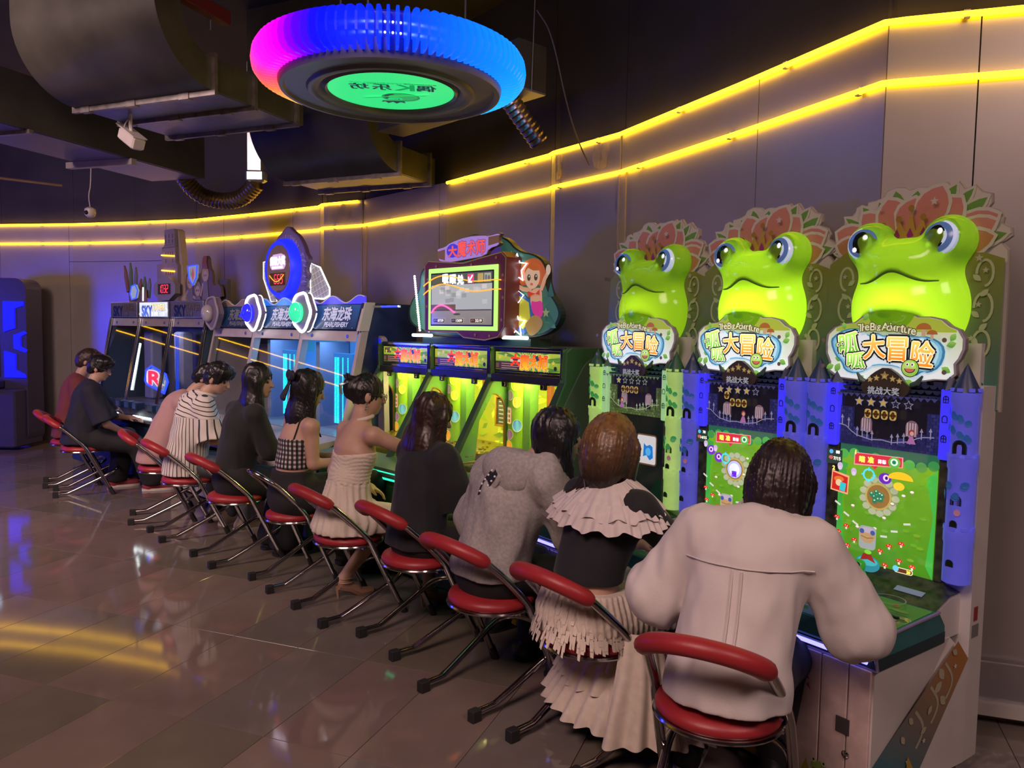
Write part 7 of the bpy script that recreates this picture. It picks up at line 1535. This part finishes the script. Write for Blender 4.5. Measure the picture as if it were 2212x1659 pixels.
# --- white shirt, nearest the viewer
WH = Lw('white', F3w(.205, -.50, .735))
s = make_person('white', 'woman in a loose white shirt with a dark bob, hand on the nearest frog cabinet', dict(head=(.135, .24, 1.185), sc=(.085, .10, 1.005), look=(-.10, .35, .05), hw=.175, pel=(.03, -.03, .575), er=(.40, .17, .735), wr=(WH[0] - .045, WH[1] - .09, .765), hdr=(.5, .85, -.12), el=(-.24, .10, .76), wl=(-.16, .33, .74), kl=(-.16, .42, .49), kr=(.16, .44, .49), al=(-.19, .40, .10), ar=(.12, .42, .10), curl=.75), h=.0065)
hair(s, 'bob', M_hairbr, .0065, length=.175)
SH = top(s, M_wshirt, .505, o=.034, sleeve='long', flare=.028, neck=.075, hemw=.205, fold=.011, h=.0065)
def strip(s, pts, w, th, m, name, n_=(0, -1, 0)):
    b = MB(); b.tube(pts, w, 6); return b.build(name, m, s.t, True)
def on_cloth(fnv, x, z, y0=-.35, y1=.2):  pass
def back_y(o, x, z):   # surface of a garment on the back side, in the sitter's axes
    me = o.data; co = np.empty(len(me.vertices) * 3, np.float32); me.vertices.foreach_get('co', co); co = co.reshape(-1, 3); d = np.abs(co[:, 0] - x) + np.abs(co[:, 2] - z); k = np.argsort(d)[:24]; return float(co[k][:, 1].min())
yk = [(x, back_y(SH, x, .945 - .10 * (x - .08) ** 2) - .001, .945 - .10 * (x - .08) ** 2) for x in np.linspace(-.12, .28, 14)]
strip(s, yk, .0028, 0, M_wshirt, 'yoke_seam')
for dx in (.045, .075): strip(s, [(dx + .004 * math.sin(z * 9), back_y(SH, dx, z) - .001, z) for z in np.linspace(.935, .72, 10)], .0032, 0, M_wshirt, 'box_pleat')
nc = s.neck * .8 + s.sc * .2; m = MB(); ring = []
for a in np.linspace(0, 2 * PI, 33)[:-1]: ring.append((nc[0] + .088 * math.cos(a), nc[1] + .015 + .078 * math.sin(a), nc[2] + .012 + .018 * math.sin(a)))
m.tube(ring, .016, 8, closed=True); m.build('collar_band', M_wshirt, s.t, True)
m = MB()
for a in np.linspace(PI * 1.02, PI * 1.98, 26): m.ball((nc[0] + .112 * math.cos(a), nc[1] + .012 + .098 * math.sin(a), nc[2] - .012 + .014 * math.sin(a)), (.0085, .0045, .0095), 8, 5)
o_ = m.build('lace_trim', mat('ecru_lace', (.58, .50, .47), rough=.8), s.t, True); o_['kind'] = 'stuff'
trousers(s, M_pants, .020); shoes(s, M_shoeb, M_sole)
f = (s.wr - s.er) / np.linalg.norm(s.wr - s.er); u = np.cross(f, (0, 0, 1)); u /= np.linalg.norm(u); w_ = np.cross(u, f)
m = MB(); m.tube([tuple(s.wr + f * .012 + (u * math.cos(a) + w_ * math.sin(a)) * .031) for a in np.linspace(0, 2 * PI, 25)[:-1]], .0045, 8, closed=True); m.build('bracelet', mat('black_beads', (.012, .012, .012), rough=.2), s.t, True)
for c_, f_, r_ in ((s.wr, f, .040), (s.wl, (s.wl - s.el) / np.linalg.norm(s.wl - s.el), .040)):
    u = np.cross(f_, (0, 0, 1)); u /= np.linalg.norm(u); w_ = np.cross(u, f_); m = MB(); m.tube([tuple(c_ - f_ * .025 + (u * math.cos(a) + w_ * math.sin(a)) * r_) for a in np.linspace(0, 2 * PI, 25)[:-1]], .009, 8, closed=True); m.build('cuff', M_wshirt, s.t, True)

# --- blonde-brown bob, black cropped top, ruffled collar, cream skirt
s = make_person('skirt', 'light-brown-haired woman in white ruffle collar, cropped black top and cream tulle skirt', dict(head=(.02, .085, 1.215), sc=(.045, .045, 1.00), look=(.05, .30, -.05), hw=.165, pel=(.0, -.04, .58), er=(.30, .22, .80), wr=(.22, .44, .75), el=(-.22, .16, .78), wl=(-.10, .38, .74), kl=(-.14, .40, .50), kr=(.17, .42, .50), al=(-.12, .38, .10), ar=(.16, .40, .10)), h=.0075)
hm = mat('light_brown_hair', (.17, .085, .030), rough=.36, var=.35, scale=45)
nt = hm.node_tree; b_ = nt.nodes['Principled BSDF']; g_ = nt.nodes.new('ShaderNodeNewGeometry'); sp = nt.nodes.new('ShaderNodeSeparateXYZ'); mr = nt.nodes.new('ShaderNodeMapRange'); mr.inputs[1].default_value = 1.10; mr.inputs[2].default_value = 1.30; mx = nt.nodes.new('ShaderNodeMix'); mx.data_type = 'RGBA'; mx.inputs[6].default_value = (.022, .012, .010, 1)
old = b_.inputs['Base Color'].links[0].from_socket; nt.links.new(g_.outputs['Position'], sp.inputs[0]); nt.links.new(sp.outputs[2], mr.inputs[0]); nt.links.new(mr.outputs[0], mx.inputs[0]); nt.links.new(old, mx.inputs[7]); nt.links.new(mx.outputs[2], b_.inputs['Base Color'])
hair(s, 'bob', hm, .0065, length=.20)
m = MB()
for k in range(5): m.tube(smooth_path([tuple(s.head + V(-.07 + .022 * k, -.09, -.12)), tuple(s.head + V(-.085 + .02 * k, -.115, -.17)), tuple(s.head + V(-.125 + .022 * k, -.135, -.195 - .012 * (k % 2)))], 2), [.018 - .00125 * q for q in range(12)], 8)
m.build('flicked_ends', mat('dark_hair_ends', (.022, .012, .010), rough=.4), s.t, True)
m = MB(); m.tube([tuple(s.head + V(-.045, -.118, .02)), tuple(s.head + V(-.04, -.128, -.06)), tuple(s.head + V(-.02, -.13, -.17))], .0035, 6); m.build('hair_chain', mat('silver_chain', (.6, .6, .6), rough=.25, metal=.9), s.t, True)
TP = top(s, M_blkc, .695, o=.014, sleeve='long', flare=.012, neck=.10, hemw=.135, fold=.004, name='cropped_top')
def ruffle(s, c, r0, r1, z0, z1, n, amp, m, name, ey=.75, a0=0, a1=2 * PI, rows=4, seed=1, tilt=.02):
    rr = random.Random(seed); mb = MB(); vs = []; N = int(n * 8)
    for i in range(N + 1):
        a = a0 + (a1 - a0) * i / N
        for j in range(rows + 1):
            t_ = j / rows; r = r0 + (r1 - r0) * t_ ** .8 + amp * t_ * math.sin(n * a + 1.3 * math.sin(a * 3) + .6 * j) ; z = z0 + (z1 - z0) * t_ + .010 * t_ * math.sin(n * .37 * a + seed) + tilt * math.sin(a)
            vs.append((c[0] + r * math.cos(a), c[1] + ey * r * math.sin(a), z))
    R1 = rows + 1; mb.add(vs, [(i * R1 + j, (i + 1) * R1 + j, (i + 1) * R1 + j + 1, i * R1 + j + 1) for i in range(N) for j in range(rows)])
    return mb.build(name, m, s.t, True, 0)
M_ruf = mat('sheer_white_ruffle', (.62, .55, .53), rough=.75, var=.06, scale=30)
ruffle(s, s.sc + V(-.01, .0, 0), .090, .265, s.sc[2] + .095, s.sc[2] - .02, 34, .007, M_ruf, 'ruffle_collar', .66, seed=2)
ruffle(s, s.sc + V(-.01, .0, 0), .200, .285, s.sc[2] + .03, s.sc[2] - .065, 38, .009, M_ruf, 'ruffle_collar', .68, seed=5)
def skirt_fn(P):
    d = s_cone(P, s.pel + V(0, -.02, -.04), s.wa - V(0, 0, .02), .185, .132, (YF, 1.15)); d = _smin(d, s_cone(P, s.hl, s.kl, .13, .11), .06); d = _smin(d, s_cone(P, s.hr, s.kr, .13, .11), .06); d = d + .006 * np.sin(np.arctan2(P[:, 0], P[:, 1] - .1) * 60 + 8 * vnoise(P * 6 + 30, 1.0, 2)) ; d = np.maximum(d, P[:, 2] - .662); return np.maximum(d, .485 - P[:, 2])
cloth('skirt', skirt_fn, V(-.45, -.35, .45), V(.45, .65, .70), .0075, M_cream, s.t, it=1)
rr = random.Random(3)
def tulle(name, a0, a1, cx, cy, r0, r1, z0, z1, n, seed, ey=.8, strands=0):
    return ruffle(s, (cx, cy, 0), r0, r1, z0, z1, n, .022, M_cream, name, ey, a0, a1, 5, seed, 0)
m = MB()
for i in range(420):       # frayed tufts over the hips and along the seat edge
    a = rr.uniform(PI * .75, PI * 2.25); z = rr.choice((.64, .60, .56, .52, .50)) + rr.uniform(-.015, .015); r = .150 + (.66 - z) * .28
    x, y = s.pel[0] + r * 1.06 * math.cos(a), s.pel[1] + r * .94 * math.sin(a) - .01; l = rr.uniform(.03, .055); w = rr.uniform(.004, .010); tx, ty = -math.sin(a) * w, math.cos(a) * w
    m.add([(x - tx, y - ty, z), (x + tx, y + ty, z), (x + math.cos(a) * .014 + tx * .4, y + math.sin(a) * .014 + ty * .4, z - l), (x + math.cos(a) * .014 - tx, y + math.sin(a) * .014 - ty, z - l * .9)], [(0, 1, 2, 3)])
o_ = m.build('frayed_tufts', M_cream, s.t); o_['kind'] = 'stuff'
tulle('tulle_tier', .0, 2 * PI, .02, .24, .24, .30, .47, .33, 26, 1); tulle('tulle_tier', 0, 2 * PI, .02, .24, .27, .355, .38, .22, 28, 2); tulle('tulle_tier', 0, 2 * PI, .03, .24, .31, .42, .27, .10, 30, 4)
tulle('side_drape', -PI * .45, PI * .5, .18, .08, .10, .22, .52, .12, 16, 6, 1.0)
shoes(s, M_shoeb, M_shoeb)

# --- grey hoodie with studded ears
s = make_person('hoodie', 'dark-haired person in a grey hoodie whose hood has black studded ears', dict(head=(.27, .15, 1.205), sc=(.11, .05, 1.015), look=(-.75, .15, .12), hw=.175, shax=(1, 0, .10), pel=(.0, -.02, .575), el=(-.20, .10, .76), wl=(-.08, .34, .76), er=(.34, .20, .80), wr=(.26, .42, .76), kl=(-.13, .42, .50), kr=(.14, .42, .50), al=(-.14, .40, .10), ar=(.10, .38, .10)), h=.0075)
hair(s, 'long', M_hairb, .007, length=.22, wide=.095, spread=(-.01, .02))
top(s, M_grey, .565, o=.040, sleeve='long', flare=.03, neck=.07, hemw=.195, fold=.014, name='hoodie')
hb = s.sc * .55 + s.neck * .45
def hood_fn(P):
    d = s_ell(P, hb + V(-.03, -.085, .015), (.155, .075, .085)); d = _smin(d, s_cone(P, hb + V(-.12, -.02, .01), hb + V(.13, .0, .04), .065, .06), .05); d = _smin(d, s_ell(P, hb + V(-.03, -.10, -.045), (.13, .055, .07)), .04)
    d = np.maximum(d, -s_ell(P, s.neck + V(.01, .0, .05), (.075, .075, .085))); return d + folds(P, .008, (18, 18, 14), 5)
cloth('hood', hood_fn, hb - V(.28, .28, .2), hb + V(.28, .22, .22), .0075, M_grey, s.t)
M_ear = mat('black_ear_lining', (.014, .014, .015), rough=.7); M_stud = mat('white_stud', (.75, .75, .75), rough=.3)
def ear(base, tip, w):
    b0, t0 = V(*base), V(*tip); f = (t0 - b0) / np.linalg.norm(t0 - b0); n = V(0, -1, .25); n /= np.linalg.norm(n); r = np.cross(f, n); r /= np.linalg.norm(r); n = np.cross(r, f); L = np.linalg.norm(t0 - b0)
    def efn(P): q = P - b0; a = np.clip((q @ f) / L, 0, 1); wd = w * (np.sin(np.clip(a * 1.0 + .25, 0, 1) * PI * .8) + .25) * (1 - .55 * a ** 2); x_ = q @ r; z_ = q @ n; yy = (q @ f) - a * L; return (np.sqrt((x_ / np.maximum(wd, 1e-3)) ** 2 + (z_ / .012) ** 2) - 1) * .010 + np.abs(yy)
    o = cloth('hood_ear', lambda P: efn(P).astype(np.float32), np.minimum(b0, t0) - .07, np.maximum(b0, t0) + .07, .006, M_grey, s.t, it=1)
    mb = MB(); pts = []
    for u, k in ((0, .55), (.2, .75), (.5, .78), (.8, .5), (1.0, 0)): pts.append((u, k))
    P3 = [tuple(b0 + f * L * u + r * w * k * .8 + n * .014) for u, k in pts] + [tuple(b0 + f * L * u - r * w * k * .8 + n * .014) for u, k in reversed(pts[:-1])]
    mb.add(P3, [(0, 1, 7, 8), (1, 2, 6, 7), (2, 3, 5, 6), (3, 4, 5)]); e_ = mb.build('ear_lining', M_ear, o)
    for u in (.12, .3, .48, .66, .84):
        for sd in ((-1, 1) if u < .7 else (0,)):
            mb = MB(); c = b0 + f * L * u + r * w * .42 * sd + n * .016; mb.ball(tuple(c), .0055, 8, 5); q_ = mb.build('stud', M_stud, o, True)
ear(tuple(hb + V(-.02, -.155, .005)), tuple(hb + V(-.13, -.165, -.12)), .042); ear(tuple(hb + V(-.17, -.02, .02)), tuple(hb + V(-.31, .05, -.06)), .036)
trousers(s, M_pants, .022, .012); shoes(s, M_shoeb, M_shoeb)

# --- long brown-black hair, loose black shirt
s = make_person('black', 'woman with very long dark hair in a loose black short-sleeved shirt', dict(head=(.01, .08, 1.205), sc=(.01, .04, 1.00), look=(-.12, .30, 0), hw=.165, pel=(0, -.02, .575), er=(.20, .14, .735), wr=(.20, .32, .665), hdr=(.1, 1, -.1), el=(-.21, .12, .74), wl=(-.1, .33, .72), kl=(-.13, .42, .52), kr=(.18, .43, .52), al=(-.13, .42, .10), ar=(.16, .44, .10), curl=.25), h=.0075)
hm2 = mat('reddish_brown_hair', (.030, .014, .011), rough=.36, var=.4, scale=30)
hair(s, 'long', hm2, .007, length=.31, wide=.135, spread=(-.06, -.01))
top(s, M_blkc, .525, o=.026, sleeve='short', flare=.03, neck=.075, hemw=.19, fold=.009, sl_t=.95)
trousers(s, M_pants, .020, .01); shoes(s, M_shoeb, M_shoeb)

# --- white strapless dress, hair up
DW = .0
s = make_person('dress', 'woman in a short white halter dress, hair up in a claw clip', dict(head=(.045, .10, 1.285), sc=(.03, .055, 1.065), look=(-.30, .18, 0), hw=.170, pel=(0, -.02, .58), er=(.28, .24, .975), wr=(.26, .46, .93), el=(-.225, .02, .80), wl=(-.15, .20, .70), kl=(-.15, .34, .46), kr=(.20, .42, .47), al=(-.20, .08, .13), ar=(.24, .42, .12), tl=(-.20, .17, .035), tr=(.25, .56, .035), curl=.4), h=.007)
hair(s, 'bun', M_hairb, .0065, length=.12)
hq = lambda x, y, z: tuple(s.head + s.R @ V(x, y, z))
m = MB(); 
for k in range(5): m.tube([hq(-.055 + .02 * k, -.135, .055), hq(-.052 + .019 * k, -.165, .03), hq(-.05 + .018 * k, -.150, -.02)], .004, 6)
m.tube([hq(-.065, -.135, .058), hq(.035, -.135, .058)], .007, 6); m.build('claw_clip', mat('clear_clip_grey', (.22, .25, .28), rough=.12, coat=.5), s.t, True)
m = MB(); [m.ball(hq(.083, -.012, -.05 - .016 * k), .0055, 8, 5) for k in range(3)]; m.build('earring', mat('green_beads', (.05, .16, .12), rough=.2), s.t, True)
glasses(s)
def dress_fn(P):
    tz = s.sc[2] - .125
    d = s.torso(P, .012); d = _smin(d, s_cone(P, s.wa, s.pel + V(0, -.01, -.08), .13, .215, (YF, 1.18)), .03); d = _smin(d, s_cone(P, s.hl, s.hl + (s.kl - s.hl) * .55, .115, .115), .04); d = _smin(d, s_cone(P, s.hr, s.hr + (s.kr - s.hr) * .55, .115, .115), .04)
    pl = (P[:, 2] > .76) * .0035 * np.sin(P[:, 2] * 300 + 6 * vnoise(P * 10 + 30, 1.0, 2)) + (P[:, 2] < .78) * .006 * np.sin(np.arctan2(P[:, 0], P[:, 1]) * 22 + 4 * vnoise(P * 7 + 30, 1.0, 3))
    d = d + pl; d = np.maximum(d, P[:, 2] - tz - .02 * np.abs(P[:, 0] - s.sc[0]) / .15); d = np.maximum(d, -np.minimum(s_cone(P, s.sl, s.el, .05, .045), s_cone(P, s.sr, s.er, .05, .045))); return np.maximum(d, .490 - P[:, 2] + .012 * vnoise(P * 14 + 30, 1.0, 4))
cloth('dress', dress_fn, V(-.35, -.35, .45), V(.35, .50, 1.05), .007, M_dress, s.t)
m = MB(); n0 = s.neck; m.tube([tuple(n0 + V(.062 * math.cos(a), .055 * math.sin(a) + .005, -.022 + .012 * math.sin(a))) for a in np.linspace(0, 2 * PI, 27)[:-1]], .012, 8, closed=True); m.build('halter_strap', M_dress, s.t, True)
M_heel = mat('tan_strappy_heel', (.42, .24, .15), rough=.4)
for a, t_ in ((s.al, s.tl), (s.ar, s.tr)):
    d_ = t_ - a; d_[2] = 0; d_ /= np.linalg.norm(d_); hl_ = V(a[0], a[1], 0) - d_ * .045; m = MB(); m.tube([tuple(hl_ + V(0, 0, .085)), tuple(hl_ + d_ * -.005 + V(0, 0, .04)), tuple(hl_ + V(0, 0, .0))], [.020, .008, .005], 8); m.tube([tuple(hl_ + V(0, 0, .080)), tuple(hl_ + d_ * .08 + V(0, 0, .05)), tuple(hl_ + d_ * .15 + V(0, 0, .012)), tuple(hl_ + d_ * .24 + V(0, 0, .010))], [.030, .026, .032, .022], 8)
    side = V(-d_[1], d_[0], 0)
    for z, r in ((.125, .045), (.10, .048)): m.tube([tuple(V(a[0], a[1], z) + d_ * r * math.cos(q) * 1.05 + side * r * math.sin(q)) for q in np.linspace(0, 2 * PI, 17)[:-1]], .004, 6, closed=True)
    m.build('heeled_sandal', M_heel, s.t, True)

# --- plaid top, black bow
s = make_person('plaid', 'long-haired woman with a glittery black bow and a sleeveless plaid top', dict(head=(.05, .085, 1.27), sc=(.03, .045, 1.045), look=(-.20, .30, 0), hw=.160, pel=(0, -.02, .58), er=(.185, .06, .80), wr=(.20, .27, .80), el=(-.20, .10, .80), wl=(-.05, .29, .80), kl=(-.10, .48, .60), kr=(.16, .50, .62), al=(-.13, .46, .12), ar=(.12, .50, .12), curl=.7), h=.007)
hair(s, 'long', M_hairb, .007, length=.42, wide=.105, spread=(-.06, .0))
PM_ = plaid_mat('black_white_gingham', (.55, .50, .46), (.03, .03, .035), 34, 34)
def ptop(P):
    d = s.torso(P, .012) + folds(P, .004); d = np.maximum(d, P[:, 2] - (s.sc[2] - .085)); d = np.maximum(d, .765 - P[:, 2]); return np.maximum(d, -np.minimum(s_cone(P, s.sl, s.el, .052, .044), s_cone(P, s.sr, s.er, .052, .044)))
cloth('plaid_top', ptop, V(-.3, -.3, .74), V(.3, .3, 1.06), .007, PM_, s.t, {'u': lambda v: np.arctan2(v[:, 0] - .02, -(v[:, 1] - .03)) * .14 + 1, 'w': lambda v: v[:, 2]})
for e in (-1, 1): m = MB(); q0 = s.sc + V(e * .10, .0, 0); m.tube([tuple(q0 + V(0, -.095, -.085)), tuple(q0 + V(0, -.05, .04)), tuple(q0 + V(0, .03, .05)), tuple(q0 + V(0, .09, -.08))], .006, 6); m.build('shoulder_strap', M_blkc, s.t, True)
hq = lambda x, y, z: tuple(s.head + s.R @ V(x, y, z)); M_bow = mat('black_glitter', (.03, .03, .035), rough=.3, metal=.5, var=.8, scale=120, bump=.5, bscale=200)
def bow_fn(P):
    d = 9.0
    for e in (-1, 1): d = np.minimum(d, s_cone(P, V(*hq(-.02, -.125, .035)), V(*hq(-.02 + e * .055, -.135, .06)), .012, .036, (YF, 2.2))); d = np.minimum(d, s_cone(P, V(*hq(-.02, -.125, .03)), V(*hq(-.02 + e * .03, -.14, -.09)), .014, .026, (YF, 2.5)))
    return np.minimum(d, s_ball(P, V(*hq(-.02, -.13, .035)), .019))
cloth('hair_bow', bow_fn, s.head - V(.18, .25, .2), s.head + V(.18, .1, .18), .006, M_bow, s.t)
trousers(s, M_pants, .030, .035, waist=.75); shoes(s, M_shoeb, M_shoeb)
m = MB(); f = (s.wr - s.er) / np.linalg.norm(s.wr - s.er); u = np.cross(f, (0, 0, 1)); w_ = np.cross(u, f); m.tube([tuple(s.wr - f * .01 + (u * math.cos(a) + w_ * math.sin(a)) * .029) for a in np.linspace(0, 2 * PI, 21)[:-1]], .003, 6, closed=True); m.build('bracelet', mat('thin_bangle', (.4, .35, .35), rough=.3, metal=.7), s.t, True)

# --- all in black, face in profile
s = make_person('blackhair', 'woman with straight black hair dressed all in black, face turned in profile', dict(head=(.12, .12, 1.285), sc=(.05, .05, 1.06), look=(-.75, .10, 0), hw=.165, pel=(0, -.02, .58), er=(.22, .16, .80), wr=(.16, .36, .74), el=(-.17, .12, .80), wl=(-.02, .33, .74), kl=(-.13, .42, .50), kr=(.13, .42, .50), al=(-.05, .30, .10), ar=(.16, .30, .10)), h=.008)
hair(s, 'long', M_hairb, .0075, length=.40, wide=.105, spread=(-.05, .02))
top(s, M_blkc, .60, o=.020, sleeve='long', flare=.012, neck=.075, hemw=.17, fold=.007); trousers(s, M_pants, .030, .05); shoes(s, M_shoeb, M_shoeb)

# --- striped shirt
s = make_person('striped', 'young man in a white shirt with black stripes, hands over his lap', dict(head=(.15, .20, 1.255), sc=(.05, .06, 1.045), look=(-.85, .42, .05), hw=.180, pel=(0, -.03, .575), er=(.27, .12, .78), wr=(.235, .29, .725), el=(-.19, .16, .78), wl=(.10, .33, .725), hdr=(-.2, 1, -.1), kl=(-.13, .42, .51), kr=(.19, .43, .51), al=(-.10, .36, .10), ar=(.16, .40, .10), curl=.9), h=.007)
hair(s, 'short', M_hairb, .0065, length=.12)
SM = stripe_mat('black_striped_cotton', (.66, .60, .56), (.03, .028, .03), 1.0, .22)
top(s, SM, .49, o=.034, sleeve='short', flare=.045, neck=.075, hemw=.205, fold=.013, sl_t=.98, attrs={'u': lambda v: 40 + np.where(v[:, 2] > s.sc[2] - .09, v[:, 2] * 30 + v[:, 0] * 8, np.arctan2(v[:, 0] - .04, -(v[:, 1] - .03)) * 6.2)})
nc = s.neck * .7 + s.sc * .3; m = MB(); m.tube([(nc[0] + .075 * math.cos(a), nc[1] + .01 + .07 * math.sin(a), nc[2] + .012 + .02 * math.sin(a + PI)) for a in np.linspace(0, 2 * PI, 27)[:-1]], .014, 8, closed=True); m.build('collar', mat('striped_collar_white', (.66, .60, .56), rough=.8), s.t, True)
trousers(s, mat('grey_denim', (.10, .11, .13), rough=.85), .02); shoes(s, mat('tan_white_sneaker', (.42, .34, .24), rough=.6), M_sole)

# --- dusty pink top leaning far forward
s = make_person('pink', 'person in a dusty pink top leaning far forward behind the striped shirt', dict(head=(.04, .36, 1.215), sc=(.02, .17, 1.015), look=(-.3, .6, 0), hw=.175, pel=(0, -.05, .575), er=(.24, .34, .80), wr=(.15, .52, .76), el=(-.2, .34, .80), wl=(-.1, .52, .76), kl=(-.13, .40, .50), kr=(.13, .40, .50)), h=.009)
hair(s, 'short', M_hairb, .0085, length=.12); top(s, mat('dusty_pink_jersey', (.44, .26, .25), rough=.85, var=.04), .50, o=.030, sleeve='short', flare=.03, hemw=.20, fold=.006, neck=.07); trousers(s, M_pants, .02); shoes(s, M_shoeb, M_sole)

# --- black tee and glasses
s = make_person('tee', 'man with glasses in a dark tee and red and white sneakers', dict(head=(.0, .16, 1.235), sc=(0, .07, 1.02), look=(-.35, .35, 0), hw=.185, pel=(0, -.03, .575), er=(.25, .20, .70), wr=(.16, .36, .60), el=(-.22, .22, .74), wl=(-.08, .42, .72), kl=(-.14, .40, .52), kr=(.17, .46, .47), al=(-.16, .30, .11), ar=(.18, .60, .11), tl=(-.16, .45, .04), tr=(.20, .76, .04)), h=.008)
hair(s, 'short', M_hairb, .0075, length=.12); glasses(s); top(s, M_navyc, .50, o=.036, sleeve='short', flare=.04, neck=.075, hemw=.215, fold=.010, sl_t=.92); trousers(s, M_pants, .030, .035); shoes(s, M_shoer, M_sole)

# --- far red shirt
s = make_person('farred', 'man in a dull red shirt, nearly hidden behind the man in the dark tee', dict(head=(.02, .16, 1.28), sc=(0, .06, 1.06), look=(-.2, .3, 0), hw=.175, pel=(0, -.03, .575), kl=(-.13, .42, .50), kr=(.13, .42, .50)), h=.010)
hair(s, 'short', mat('dark_rust_hair', (.03, .012, .012), rough=.5), .009, length=.12); top(s, mat('dull_red_shirt', (.16, .03, .035), rough=.85), .50, o=.030, sleeve='short', flare=.04, hemw=.20); trousers(s, M_pants, .02); shoes(s, M_shoeb, M_sole)
